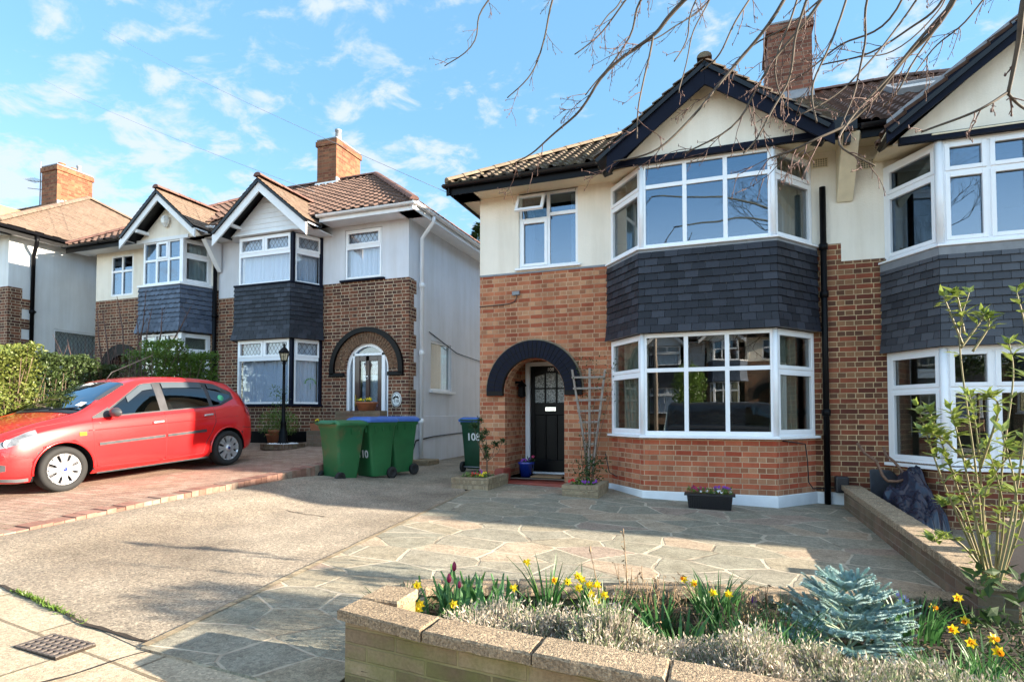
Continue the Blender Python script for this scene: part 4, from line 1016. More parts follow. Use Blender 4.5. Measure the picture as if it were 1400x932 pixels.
# ------------------------------------------------------------------ ground
def sheet(name, poly, dz, mat, z=None, thick=0, res=None):
    """flat polygon draped on the sloping ground"""
    mb = MB(); zf = z or (lambda x, y: gz(x, y)+dz)
    mb.face([(x, y, zf(x, y)) for x, y in poly])
    if thick:
        n = len(poly)
        for i in range(n):
            a, b = poly[i], poly[(i+1) % n]
            mb.face([(a[0], a[1], zf(*a)), (b[0], b[1], zf(*b)), (b[0], b[1], zf(*b)-thick), (a[0], a[1], zf(*a)-thick)])
    return mb.build(name, mat, None)
def concrete_mat(name, c1, c2, agg=.35, stain=(.5, .42, .34), sc=2.0, fine=130, bumpd=.006, speck=.35, vs_=75):
    t = NT(name); co = t.uv(); a = t.noise(co, fine, 2, .8); b = t.noise(co, sc, 6, .65); d = t.noise(co, .5, 3)
    c = t.ramp(b, [(.3, c1), (.7, c2)])
    c = t.mix(agg, c, t.ramp(a, [(.35, (.35, .33, .3)), (.5, (.8, .78, .75)), (.68, (1.0, .98, .95))]), 'MULTIPLY')
    c = t.mix(t.ramp(d, [(.45, (0, 0, 0)), (.62, (.55, .55, .55))]), c, t.mix(1, c, stain, 'MULTIPLY'))
    v = t.n('ShaderNodeTexVoronoi'); t.l(co, v.inputs[0]); v.inputs['Scale'].default_value = vs_
    sp_ = t.n('ShaderNodeSeparateColor'); t.l(v.outputs['Color'], sp_.inputs[0])
    if speck:
        c = t.mix(speck, c, t.ramp(sp_.outputs[0], [(0, (.30, .27, .24)), (.25, (.62, .56, .5)), (.5, (.85, .8, .74)), (.8, (1.0, .95, .88)), (1, (1.6, 1.5, 1.35))]), 'MULTIPLY')
    h_ = t.math('ADD', a, t.math('MULTIPLY', b, .5))
    if speck: h_ = t.math('ADD', h_, t.math('MULTIPLY', sp_.outputs[1], .6*speck))
    t.base(c); t.set(Roughness=.92); t.bump(h_, .8, bumpd); return t
M['drive'] = concrete_mat('drive_concrete', (.30, .27, .225), (.52, .465, .385), .5, fine=130, speck=.75, vs_=85, bumpd=.008, sc=1.6, stain=(.55, .50, .44)).m
M['asphalt'] = concrete_mat('road_asphalt', (.045, .045, .047), (.07, .07, .07), .4).m
M['earth'] = concrete_mat('earth', (.07, .06, .04), (.11, .1, .06), .4).m
def slab_mat(name, bw, rh, c1, c2, mortar, ms=.008, rot=0, off=(0, 0, 0), off_amt=.5, moss=(.14, .14, .05), agg=.35):
    t = concrete_mat(name, (.78, .77, .74), (1, 1, 1), agg, fine=120, stain=(.62, .56, .48), speck=.45, vs_=80, sc=1.6); co = t.uv(rot=rot, loc=off)
    wob = t.noise(co, 3, 3); cmb = t.n('ShaderNodeCombineXYZ'); t.l(wob, cmb.inputs[0]); t.l(t.noise(co, 4, 3), cmb.inputs[1])
    vm = t.n('ShaderNodeVectorMath'); vm.operation = 'MULTIPLY_ADD'; t.l(cmb.outputs[0], vm.inputs[0]); vm.inputs[1].default_value = (.012, .012, 0); t.l(co, vm.inputs[2])
    br = t.n('ShaderNodeTexBrick'); t.l(vm.outputs[0], br.inputs['Vector']); br.inputs['Scale'].default_value = 1
    br.inputs['Brick Width'].default_value = bw; br.inputs['Row Height'].default_value = rh; br.inputs['Mortar Size'].default_value = ms; br.inputs['Mortar Smooth'].default_value = .3; br.offset = off_amt
    br.inputs['Color1'].default_value = (*c1, 1); br.inputs['Color2'].default_value = (*c2, 1); br.inputs['Mortar'].default_value = (*mortar, 1)
    old = t.b.inputs['Base Color'].links[0].from_socket
    c = t.mix(1, br.outputs['Color'], old, 'MULTIPLY')
    c = t.mix(t.math('MULTIPLY', br.outputs['Fac'], t.ramp(t.noise(co, 2.1, 4), [(.5, (0, 0, 0)), (.62, (.8, .8, .8))])), c, moss)
    t.base(c)
    nb = t.b.inputs['Normal'].links[0].from_node; hb = t.math('SUBTRACT', nb.inputs['Height'].links[0].from_socket, t.math('MULTIPLY', br.outputs['Fac'], 1.2)); t.l(hb, nb.inputs['Height'])
    return t.m
M['pavement'] = slab_mat('pavement_slab', .84, .58, (.62, .54, .42), (.74, .64, .50), (.30, .25, .18), .010, rot=.12, off=(.25, .12, 0))
M['block'] = slab_mat('red_block', .19, .095, (.40, .27, .21), (.54, .41, .33), (.25, .18, .14), .005, rot=.05)

def crazy_mat():
    t = NT('crazy_paving'); co = t.uv()
    w = t.n('ShaderNodeTexNoise'); t.l(co, w.inputs['Vector']); w.inputs['Scale'].default_value = 1.1; w.inputs['Detail'].default_value = 2
    vm = t.n('ShaderNodeVectorMath'); vm.operation = 'MULTIPLY_ADD'; t.l(w.outputs['Color'], vm.inputs[0]); vm.inputs[1].default_value = (.16, .16, 0); 
    sc_ = t.n('ShaderNodeVectorMath'); sc_.operation = 'MULTIPLY'; t.l(co, sc_.inputs[0]); sc_.inputs[1].default_value = (2.1, 2.75, 1); t.l(sc_.outputs[0], vm.inputs[2])
    P = vm.outputs[0]
    def vor(feat):
        v = t.n('ShaderNodeTexVoronoi'); v.feature = feat; v.voronoi_dimensions = '2D'; t.l(P, v.inputs['Vector']); v.inputs['Scale'].default_value = 1.0; v.inputs['Randomness'].default_value = .95; return v
    e = vor('DISTANCE_TO_EDGE').outputs['Distance']; f = vor('F1'); sep = t.n('ShaderNodeSeparateColor'); t.l(f.outputs['Color'], sep.inputs[0]); k = sep.outputs[0]; k2 = sep.outputs[1]
    c = t.ramp(k, [(0, (.38, .37, .30)), (.16, (.46, .41, .31)), (.30, (.40, .38, .30)), (.44, (.56, .45, .34)), (.56, (.44, .41, .33)), (.66, (.60, .50, .38)), (.76, (.40, .38, .31)), (.86, (.48, .38, .31)), (.93, (.42, .39, .31)), (1, (.42, .39, .31))])
    c.node.color_ramp.interpolation = 'CONSTANT'
    fine = t.noise(co, 110, 2, .8); mid = t.noise(co, 5, 6, .7); lo = t.noise(co, 1.3, 4)
    c = t.mix(.7, c, t.ramp(fine, [(.35, (.42, .42, .40)), (.62, (1, 1, 1))]), 'MULTIPLY')
    c = t.mix(.75, c, t.ramp(mid, [(.3, (.52, .5, .46)), (.7, (1.0, 1.0, 1.0))]), 'MULTIPLY')
    v3 = t.n('ShaderNodeTexVoronoi'); t.l(co, v3.inputs[0]); v3.inputs['Scale'].default_value = 55; s3 = t.n('ShaderNodeSeparateColor'); t.l(v3.outputs['Color'], s3.inputs[0])
    c = t.mix(.6, c, t.ramp(s3.outputs[0], [(0, (.5, .48, .46)), (.5, (.9, .88, .85)), (1, (1.2, 1.18, 1.12))]), 'MULTIPLY')
    en = t.math('SUBTRACT', e, t.math('MULTIPLY', t.math('SUBTRACT', t.noise(co, 9, 4), .5), .06))
    wide = t.math('MULTIPLY_ADD', t.math('MAXIMUM', t.math('SUBTRACT', lo, .5), 0),   .22, .014)
    lt = t.math('SUBTRACT', 1, t.math('MINIMUM', t.math('MAXIMUM', t.math('MULTIPLY', t.math('SUBTRACT', en, wide), 90), 0), 1))
    mort = t.ramp(t.noise(co, 1.6, 4), [(.38, (.17, .14, .10)), (.48, (.50, .43, .33)), (.7, (.60, .52, .41))])
    c = t.mix(t.math('MULTIPLY', lt, .8), c, mort)
    t.base(c); t.set(Roughness=.85)
    hgt = t.math('ADD', t.math('MULTIPLY', lt, -.8), t.math('ADD', t.math('MULTIPLY', fine, .5), t.math('MULTIPLY', k2, .6)))
    t.bump(hgt, .7, .008); return t.m
M['crazy'] = crazy_mat()

# sheet of earth to the horizon, the base of everything
mb = MB()
def eg(x, y): return max(-4, min(6, gz(x, y)))-.22
xs = [-400, -120, -60, -30, -16, -6.5, 1.6, 8, 20, 60, 150, 400]; ys = [-400, -150, -60, -30, -15, -9.2, -.6, 9, 20, 40, 90, 200, 400]
for i in range(len(xs)-1):
    for j in range(len(ys)-1): mb.face([(x, y, eg(x, y)-.05*(abs(x) > 30 or abs(y) > 30)) for x, y in ((xs[i], ys[j]), (xs[i+1], ys[j]), (xs[i+1], ys[j+1]), (xs[i], ys[j+1]))])
struct(mb.build('ground', M['earth'], None))
struct(sheet('road', [(-60, -7.2), (60, -7.2), (60, -.9), (-60, -.9)], -.12, M['asphalt']))
struct(sheet('far_pavement', [(-60, -9.3), (60, -9.3), (60, -7.2), (-60, -7.2)], .0, M['pavement'], thick=.14))
# pavement: near boundary with the drives bends a little
pv = [(-60, 3.0), (-14, 2.75), (-4.44, 2.44), (-3.21, 2.20), (-2.01, 2.09), (-1.5, 2.03), (7, 2.0), (60, 2.0), (60, -.9), (-60, -.9)]
struct(sheet('pavement', pv, 0, M['pavement'], thick=.14))
mb = MB(); mb.prism([(-60, -1.02, gz(-60, -1)+.002), (60, -1.02, gz(60, -1)+.002), (60, -.90, gz(60, -.9)+.002), (-60, -.90, gz(-60, -.9)+.002)], (0, 0, -.14)); struct(mb.build('kerb', M['plantstone'], None))
dvx = lambda y: -3.44+(y-7.59)*(-2.72+3.44)/(2.13-7.59)
drive = [(-6.6, 2.5), (-4.44, 2.44), (-3.21, 2.20), (dvx(2.13), 2.12), (dvx(7.7), 7.7), (dvx(7.7)-.15, 9), (-3.83, 8.9), (-3.83, 22), (-5.95, 22), (-5.95, 10.1), (-6.6, 10.1)]
def zdrive(x, y):
    k = min(1, max(0, (-4.5-x)/1.2)); d = .012+.10*min(1, max(0, (y-3)/4.5))
    up = max(0, zb(x, y)-d-gz(x, y))*min(1, max(0, (8.4-y)/1.6))
    return gz(x, y)+.004+up*k*k*(3-2*k)
def zb(x, y):
    k = [(2.6, .27), (3.3, .30), (4.7, .40), (7.06, .53), (8.9, .70), (10.2, .78), (14, .8)]
    if y <= k[0][0]: return k[0][1]
    for (a, za), (b, zb_) in zip(k, k[1:]):
        if y <= b: return za+(zb_-za)*(y-a)/(b-a)
    return k[-1][1]
mb = MB()
def edge_lo(x): return 2.44+(x+4.44)*(-.24/1.23) if x > -4.44 else 2.44
def xr(y): return dvx(min(y, 7.7)) if y < 7.75 else (dvx(7.7)-.15 if y < 8.9 else -3.83)
NX = 22; ys_ = [2.1+.3*i for i in range(28)]+[11, 13, 16, 22]
for j in range(len(ys_)-1):
    ya, yb = ys_[j], ys_[j+1]; xl = -6.9 if yb < 10.2 else -5.95
    for i in range(NX):
        q_ = []
        for (f, yy) in ((i/NX, ya), ((i+1)/NX, ya), ((i+1)/NX, yb), (i/NX, yb)):
            x = xl+(xr(yy)-xl)*f; y2 = max(yy, edge_lo(x)); q_.append((x, y2, zdrive(x, y2)))
        mb.face(q_, True)
struct(mb.build('driveway', M['drive'], None))
patio = [(dvx(2.13), 2.10), (-1.60, 2.06), (-1.62, 2.3), (-2.05, 3.42), (-1.6, 3.72), (-.8, 3.98), (.2, 4.35), (1.5, 4.78), (1.5, 8.95), (-3.83, 8.95), (dvx(7.7)-.15, 8.9), (dvx(7.7), 7.7)]
struct(sheet('patio', patio, .012, M['crazy'], thick=.2))
mb = MB()   # pale edging strip between patio and drive, and a crack joint
a, b = V((dvx(2.13)-.0, 2.12, 0)), V((dvx(7.7), 7.7, 0)); n = 24
for i in range(n):
    p0, p1 = a.lerp(b, i/n), a.lerp(b, (i+1)/n); w0, w1 = .022+.01*noise.noise(p0*3), .022+.01*noise.noise(p1*3)
    mb.face([(p0.x-w0, p0.y, gz(p0.x, p0.y)+.016), (p0.x+w0, p0.y, gz(p0.x, p0.y)+.016), (p1.x+w1, p1.y, gz(p1.x, p1.y)+.016), (p1.x-w1, p1.y, gz(p1.x, p1.y)+.016)])
struct(mb.build('mortar_strip', M['plantstone'], None))
def crack(pts, w, name='joint_crack'):
    mb = MB(); P = []
    for i in range(len(pts)-1):
        a, b = V((*pts[i], 0)), V((*pts[i+1], 0)); n = max(2, int((b-a).length/.06))
        for k in range(n): q = a.lerp(b, k/n); P.append(q+V((noise.noise(q*4+V((0, 0, 3)))*.03, noise.noise(q*5)*.03, 0)))
    for i in range(len(P)-1):
        d = (P[i+1]-P[i]).normalized(); s = V((-d.y, d.x, 0)); w0 = w*(.4+.6*abs(noise.noise(P[i]*9))*2); w1 = w*(.4+.6*abs(noise.noise(P[i+1]*9))*2)
        mb.face([(*(P[i]+s*w0).xy, gz(P[i].x, P[i].y)+.010), (*(P[i]-s*w0).xy, gz(P[i].x, P[i].y)+.010), (*(P[i+1]-s*w1).xy, gz(P[i+1].x, P[i+1].y)+.010), (*(P[i+1]+s*w1).xy, gz(P[i+1].x, P[i+1].y)+.010)])
    return mb
mb = crack([(-14, 2.74), (-4.44, 2.44), (-3.21, 2.20), (-1.55, 2.06)], .016)
a_ = at_g(330, 690); b_ = at_g(600, 727); m2 = crack([tuple(at_g(325, 688).xy), tuple(at_g(448, 708).xy)], .010); mb.mesh(m2.v, m2.f)
m2 = crack([tuple(at_g(240, 880).xy), (at_g(240, 880).x-.5, .3)], .012); mb.mesh(m2.v, m2.f)
struct(mb.build('paving_joint', M['soil'], None))

# raised block paving of the next drive
def zb(x, y):
    k = [(2.6, .27), (3.3, .30), (4.7, .40), (7.06, .53), (8.9, .70), (10.2, .78), (14, .8)]
    if y <= k[0][0]: return k[0][1]
    for (a, za), (b, zb_) in zip(k, k[1:]):
        if y <= b: return za+(zb_-za)*(y-a)/(b-a)
    return k[-1][1]
mb = MB(); ysn = [2.62, 3.3, 4.0, 4.7, 5.9, 7.06, 8.0, 8.9, 9.6, 10.25]
for a, b in zip(ysn, ysn[1:]): mb.face([(-5.98, a, zb(0, a)), (-5.98, b, zb(0, b)), (-10.1, b, zb(0, b)), (-10.1, a, zb(0, a))])
mb.face([(-5.98, 2.62, .27), (-10.1, 2.62, .27), (-10.1, 2.62, 0), (-5.98, 2.62, 0)])
struct(mb.build('block_paving', M['block'], None))
mb = MB(); y = 2.62
while y < 10.1:
    y2 = min(y+.098, 10.2); j = rnd.uniform(-.008, .008); z0, z1 = zb(0, y)+.006+j, zb(0, y2)+.006+j
    if y2 < 7.6 or True:
        j *= .4; p8 = [(-6.0+.0, y, z0), (-5.80+j, y, z0-.004), (-5.80+j, y2-.005, z1-.004), (-6.0, y2-.005, z1)]
        mb.prism([V(q_) for q_ in p8], V((0, 0, -.5)))
    y = y2
struct(mb.build('brick_kerb', M['kerbbrick'], None))
mb = MB(); mb.box(-15, -10.0, 2.7, 10.3, .1, .62); struct(mb.build('neighbour_garden', M['earth'], None))
mb = MB(); mb.box(-24, -15.0, 2.7, 9, .1, .75); struct(mb.build('far_garden', M['earth'], None))

# inspection cover in the pavement
c_ = at_g(75, 884, .0); t_ = thing('drain_cover', 'rectangular slotted iron drain cover set in the pavement slabs', 'drain cover', c_)
Mz = Matrix.Translation(c_+V((0, 0, .004))) @ Matrix.Rotation(math.radians(-4), 4, 'Z') @ Matrix.Shear('XY', 4, (0, 0)) if False else Matrix.Translation(c_+V((0, 0, .004))) @ Matrix.Rotation(math.radians(-3), 4, 'Z')
M['castiron'] = plain('cast_iron', (.10, .085, .075), .6, .3, 20, bump=.4)
mb = MB(); mb.box(-.17, .17, -.09, .09, -.02, .003, Mz); mb.build('recess', M['soil'], t_)
mb = MB()
for i in range(8): mb.box(-.165+i*.045, -.165+i*.045+.016, -.09, .09, .002, .010, Mz)
for i in range(5): mb.box(-.17, .17, -.09+i*.041, -.09+i*.041+.013, .002, .009, Mz)
mb.build('grating', M['castiron'], t_)

# ------------------------------------------------------------------ garden wall of the flower bed
gw = thing('garden_wall', 'low stone block garden wall with rough coping in front of the flower bed', 'wall', (.5, 2.1, 0))
ZT = .47; fy = lambda x: 2.00-.10*(x+1.03)/.59*.6+(.06*max(0, -1.03-x)/.55)
mb = MB(); X1 = 6.6
mb.prism([(-1.55, fy(-1.55)+.03, -.25), (X1, fy(X1)+.03, -.25), (X1, fy(X1)+.145, -.25), (-1.55, fy(-1.55)+.145, -.25)], (0, 0, ZT-.045+.25))
mb.prism([(-1.55, fy(-1.55)+.145, -.25), (-1.40, fy(-1.4)+.145, -.25), (-1.40, 2.48, -.25), (-1.55, 2.48, -.25)], (0, 0, ZT-.045+.25))
mb.build('wall_blocks', M['wallstone'], gw)
def rough_slab(mb, P, z0, z1, seg=.035, amp=.006):
    """a slab with uneven edges; P plan quad (4 pts)"""
    pts = []
    for i in range(4):
        a, b = V((*P[i], 0)), V((*P[(i+1) % 4], 0)); n = max(1, int((b-a).length/seg)); d = (b-a).normalized(); s = V((d.y, -d.x, 0))
        for k in range(n):
            q_ = a.lerp(b, k/n); pts.append(q_+s*(noise.noise(q_*23+V((0, 0, z0*50)))*amp*1.3))
    lo = [V((p.x, p.y, z0+noise.noise(p*19)*amp*.8)) for p in pts]; hi = [V((p.x, p.y, z1-.006+noise.noise(p*31)*amp*.4)) for p in pts]; c = sum(hi, V((0, 0, 0)))/len(hi)
    inn = [V((p.x+(c.x-p.x)*.04, p.y+(c.y-p.y)*.06, z1+.002)) for p in pts]
    n = len(pts)
    mb.mesh(lo+hi+inn, [(i, (i+1) % n, n+(i+1) % n, n+i) for i in range(n)]+[(n+i, n+(i+1) % n, 2*n+(i+1) % n, 2*n+i) for i in range(n)]+[tuple(range(2*n, 3*n)), tuple(range(n-1, -1, -1))])
M['coping'] = concrete_mat('coping_stone', (.36, .29, .205), (.56, .455, .335), .7, fine=90, bumpd=.012, speck=.7, vs_=110).m
mb = MB(); x = -1.575; first = True; 
while x < X1:
    L = .47+rnd.uniform(-.01, .01); x2 = x+L
    yb_ = fy(x)+.165
    rough_slab(mb, [(x, fy(x)+rnd.uniform(-.003, .003)), (x2-.005, fy(x2)+rnd.uniform(-.003, .003)), (x2-.005, fy(x2)+.165), (x, yb_)], ZT-.043, ZT+rnd.uniform(-.003, .002))
    if first: rough_slab(mb, [(x-.0, yb_+.004), (x+.19, yb_+.004), (x+.18, 2.50), (x-.0, 2.50)], ZT-.043, ZT)
    first = False; x = x2
mb.build('coping', M['coping'], gw)
# sunken bed soil and rim
mb = MB(); bed = [(-1.45, 2.16), (6.6, 1.7), (6.6, 5.2), (1.55, 4.8), (.2, 4.3), (-.8, 3.96), (-1.6, 3.7), (-1.98, 3.42)]
def sz(x, y): return .05-.009*(x+1)+.17*min(1, max(0, (3.15-y)/.8))+.03*noise.noise(V((x*2, y*2, 0)))
n = 26; 
def inside(x, y):
    c = False; j = len(bed)-1
    for i in range(len(bed)):
        if (bed[i][1] > y) != (bed[j][1] > y) and x < (bed[j][0]-bed[i][0])*(y-bed[i][1])/(bed[j][1]-bed[i][1])+bed[i][0]: c = not c
        j = i
    return c
for i in range(56):
    for j in range(28):
        q4 = [(-2.1+(i+a)*.16, 1.75+(j+b)*.125) for a, b in ((0, 0), (1, 0), (1, 1), (0, 1))]
        if inside(sum(p[0] for p in q4)/4, sum(p[1] for p in q4)/4): mb.face([(x, y, sz(x, y)) for x, y in q4], True)
struct(mb.build('flower_bed_soil', M['soil'], None))
rimw = thing('bed_edging', 'rough stone edging between the crazy paving and the flower bed', 'edging', (-.3, 3.9, 0))
mb = MB(); mm = MB()
rp = [(-1.52, 2.52), (-1.75, 2.95), (-2.02, 3.42), (-1.6, 3.70), (-.80, 3.97), (.2, 4.33), (1.5, 4.8)]
for i in range(len(rp)-1):
    a, b = V((*rp[i], 0)), V((*rp[i+1], 0)); L = (b-a).length; n = max(1, round(L/.33)); d = (b-a).normalized(); s = V((d.y, -d.x, 0))
    for k in range(n):
        p0, p1 = a.lerp(b, k/n), a.lerp(b, (k+1)/n)-d*.012; w = rnd.uniform(.13, .17); hh = gz(p0.x, p0.y)+rnd.uniform(.035, .06)
        rough_slab(mb, [tuple((p0-s*.02).xy), tuple((p0+s*w).xy), tuple((p1+s*w).xy), tuple((p1-s*.02).xy)], hh-.06, hh, amp=.014)
    mm.prism([(a.x, a.y, -.1), (b.x, b.y, -.1), (b.x+s.x*.10, b.y+s.y*.10, -.1), (a.x+s.x*.10, a.y+s.y*.10, -.1)], (0, 0, gz(a.x, a.y)+.1))
mb.build('edging_stone', M['coping'], rimw); mm.build('edging_bed', M['plantstone'], rimw)

# right hand brick wall between the gardens
rw = thing('garden_wall', 'low brown brick wall running from the house to the shrub, beside the patio', 'wall', (1.5, 6.2, 0))
def rz_(y): return .28+(y-4.4)*(.36-.28)/(8.3-4.4)+.02
mb = MB(); X_ = 1.44
mb.mesh([(X_, 4.35, -.2), (X_+.2, 4.35, -.2), (X_+.2, 8.6, -.2), (X_, 8.6, -.2), (X_, 4.35, rz_(4.35)-.05), (X_+.2, 4.35, rz_(4.35)-.05), (X_+.2, 8.6, rz_(8.6)-.05), (X_, 8.6, rz_(8.6)-.05)], [(0, 1, 5, 4), (1, 2, 6, 5), (2, 3, 7, 6), (3, 0, 4, 7)])
M['gardenbrick'] = brick_mat('garden_brick', (.17, .10, .065), (.27, .18, .12), (.18, .12, .08), (.28, .2, .14), (.26, .20, .15), bw=.21, rh=.072, english=False, weather=.5, moss=((.12, .12, .06), .4))
mb.build('wall_brick', M['gardenbrick'], rw)
mb = MB(); y = 4.33
while y < 8.58:
    y2 = y+.21; rough_slab(mb, [(X_-.012, y), (X_+.215, y), (X_+.215, y2-.008), (X_-.012, y2-.008)], rz_(y)-.052, rz_(y)+.006, amp=.005); y = y2
mb.build('coping', M['coping'], rw)
# pier with a rendered panel behind the shrub
pr = MB(); pr.box(1.9, 6.5, 5.15, 5.3, -.2, .55); tag(pr.build('rendered_wall', stucco('pink_render', (.34, .25, .195)), None), 'low pinkish rendered garden wall behind the leafy shrub', 'wall')
mb = MB(); mb.box(1.66, 6.6, 4.5, 8.9, -.3, -.02); struct(mb.build('right_garden', M['drive'], None))
# dwarf pier beside the bins with planted pots
dw = MB(); dw.box(-6.35, -6.05, 9.1, 9.4, .2, 1.03); dw.box(-7.05, -6.05, 9.35, 9.6, .4, 1.40)
dww = tag(dw.build('brick_pier_wall', M['gardenbrick'], None), 'weathered low brick wall beside the brown front door, behind the bins', 'wall')
# back fence and conifer between the houses
mb = MB(); mb.box(-7, -3, 21.8, 21.9, .1, 2.0); tag(mb.build('back_fence', plain('fence_wood', (.2, .13, .08), .8), None), 'timber fence closing the far end of the shared driveway', 'fence')
# ------------------------------------------------------------------ wheelie bins
M['bingreen'] = plain('bin_green', (.022, .135, .045), .42, .15, 4, bump=.15)
M['bindark'] = plain('bin_dark_green', (.012, .06, .03), .45, .15, 4, bump=.15)
M['binblue'] = plain('bin_blue_lid', (.05, .13, .42), .4, .12, 5)
M['rubber'] = plain('rubber', (.018, .018, .018), .8, .2)
t = NT('bin_green_scuffed'); nz = t.noise(t.uv(obj=True), 3.0, 4); sep = t.n('ShaderNodeSeparateXYZ'); t.l(t.uv(obj=True), sep.inputs[0])
t.base(t.mix(t.ramp(nz, [(.5, (0, 0, 0)), (.66, (.55, .55, .55))]), (.022, .135, .045), (.16, .10, .05))); t.set(Roughness=.5); M['binscuff'] = t.m
def wheelie_bin(label, loc, rot, lid, num=None, dirty=False, s=1.0, body_mat='bingreen', numstyle=0):
    """local: x width, y: back at 0 (wheels, handle) towards front +y"""
    r = thing('wheelie_bin', label, 'bin', loc, 'green wheelie bins'); T = Matrix.Translation(loc) @ Matrix.Rotation(rot, 4, 'Z') @ Matrix.Scale(s, 4)
    W0, W1, D0, D1, Hh = .19, .245, .22, .30, .99
    mb = MB(); rows = [(0.06, W0, -D0+.06, D0-.05), (.12, W0+.008, -D0+.0, D0-.03), (.5, (W0+W1)/2, -D0-.02, (D0+D1)/2-.02), (.88, W1-.006, -D0-.06, D1-.01), (.9, W1+.012, -D0-.075, D1+.01), (Hh-.03, W1+.014, -D0-.08, D1+.012)]
    rr = .045; rings = []
    for z, w, y0, y1 in rows:
        ring = []
        for cx, cy, a0 in ((w-rr, y1-rr, 0), (-w+rr, y1-rr, 90), (-w+rr, y0+rr, 180), (w-rr, y0+rr, 270)):
            for k in range(5):
                a = math.radians(a0+k*22.5); ring.append(T @ V((cx+rr*math.cos(a), cy+rr*math.sin(a), z)))
        rings.append(ring)
    n = 20; vs = [q for r_ in rings for q in r_]
    mb.mesh(vs, [(i*n+k, i*n+(k+1) % n, (i+1)*n+(k+1) % n, (i+1)*n+k) for i in range(len(rows)-1) for k in range(n)], True)
    mb.mesh(rings[0], [tuple(range(n-1, -1, -1))]); mb.mesh(rings[-1], [tuple(range(n))])
    for k in (-1, 0, 1):
        mb.box(k*.16-.006, k*.16+.006, D1-.02, D1+.008, .78, .90, T); mb.box(W1-.01, W1+.008, k*.16-.0, k*.16+.012, .80, .9, T); mb.box(-W1-.008, -W1+.01, k*.16, k*.16+.012, .8, .9, T)
    bd = mb.build('bin_body', M['binscuff' if dirty else body_mat], r)
    mb = MB(); L = []
    for z, e in ((Hh-.045, .02), (Hh-.005, .03), (Hh+.02, .0), (Hh+.045, -.06)):
        ring = []
        w = W1+.02+e; y0, y1 = -D0-.08-e*.3, D1+.02+e
        for cx, cy, a0 in ((w-rr, y1-rr, 0), (-w+rr, y1-rr, 90), (-w+rr, y0+rr, 180), (w-rr, y0+rr, 270)):
            for k in range(5):
                a = math.radians(a0+k*22.5); ring.append(T @ V((cx+rr*math.cos(a), cy+rr*math.sin(a), z)))
        L.append(ring)
    vs = [q for r_ in L for q in r_]
    mb.mesh(vs, [(i*n+k, i*n+(k+1) % n, (i+1)*n+(k+1) % n, (i+1)*n+k) for i in range(3) for k in range(n)], True); mb.mesh(L[-1], [tuple(range(n))]); mb.mesh(L[0], [tuple(range(n-1, -1, -1))])
    mb.build('lid', M[lid], r)
    mb = MB(); mb.tube([T @ V((-.2, -D0-.10, Hh-.0)), T @ V((-.2, -D0-.15, Hh-.01)), T @ V((.2, -D0-.15, Hh-.01)), T @ V((.2, -D0-.10, Hh-.0))], .016*s, 8); mb.build('handle', M[lid if lid != 'binblue' else body_mat], r)
    for sx in (-1, 1):
        mb = MB(); Rw = T @ Matrix.Translation((sx*(W0+.035), -D0+.01, .10)) @ Matrix.Rotation(PI/2, 4, 'Y')
        prof = [(.03, -.025), (.085, -.028), (.1, -.018), (.1, .018), (.085, .028), (.03, .025)]
        vs = []; 
        for r_, z in prof:
            for k in range(24): a = 2*PI*k/24; vs.append(Rw @ V((r_*math.cos(a), r_*math.sin(a), z)))
        m = len(prof); mb.mesh(vs, [(i*24+k, i*24+(k+1) % 24, ((i+1) % m)*24+(k+1) % 24, ((i+1) % m)*24+k) for i in range(m) for k in range(24)], True)
        w_ = mb.build('wheel', M['rubber'], r)
        mb = MB(); vs = []
        for r_, z in ((.05, -.02), (.06, -.01), (.06, .01), (.05, .02)):
            for k in range(16): a = 2*PI*k/16; vs.append(Rw @ V((r_*math.cos(a), r_*math.sin(a), z)))
        mb.mesh(vs, [(i*16+k, i*16+(k+1) % 16, (i+1)*16+(k+1) % 16, (i+1)*16+k) for i in range(3) for k in range(16)]+[tuple(range(16)), tuple(range(48, 64))]); mb.build('hub', M['blackplastic'], w_)
    mb = MB(); mb.tube([T @ V((-W0-.02, -D0+.01, .10)), T @ V((W0+.02, -D0+.01, .10))], .012*s, 8); mb.build('axle', M['lead'], r)
    if num:
        for face, txt, u, z, sz, vert in num:
            cu_ = bpy.data.curves.new('n', 'FONT'); cu_.body = txt; cu_.size = sz; cu_.extrude = .002; cu_.align_x = 'CENTER'; cu_.align_y = 'CENTER'; cu_.offset = .004
            o = bpy.data.objects.new('n', cu_); COL.objects.link(o); dg = bpy.context.evaluated_depsgraph_get(); me = bpy.data.meshes.new_from_object(o.evaluated_get(dg)); bpy.data.objects.remove(o)
            ww = W0+(W1-W0)*(z-.06)/.84; tilt = math.atan((W1-W0)/.84)
            if face == '-x': Mm = Matrix.Translation((-ww-.004, u, z)) @ Matrix.Rotation(-PI/2, 4, 'Z') @ Matrix.Rotation(PI/2+tilt, 4, 'X')
            elif face == '+x': Mm = Matrix.Translation((ww+.004, u, z)) @ Matrix.Rotation(PI/2, 4, 'Z') @ Matrix.Rotation(PI/2+tilt, 4, 'X')
            elif face == '-y': Mm = Matrix.Translation((u, -D0-.040-.06*(z-.5), z)) @ Matrix.Rotation(PI/2+math.atan(.04/.4), 4, 'X')
            else: Mm = Matrix.Translation((u, D0+(D1-D0)*(z-.1)/.8-.002, z)) @ Matrix.Rotation(PI, 4, 'Z') @ Matrix.Rotation(PI/2+math.atan(.1/.8), 4, 'X')
            me.transform(T @ Mm); me.materials.clear(); me.materials.append(M['signwhite']); o = bpy.data.objects.new('bin_number', me); COL.objects.link(o); o.parent = r; o.location = -r.location
    return r
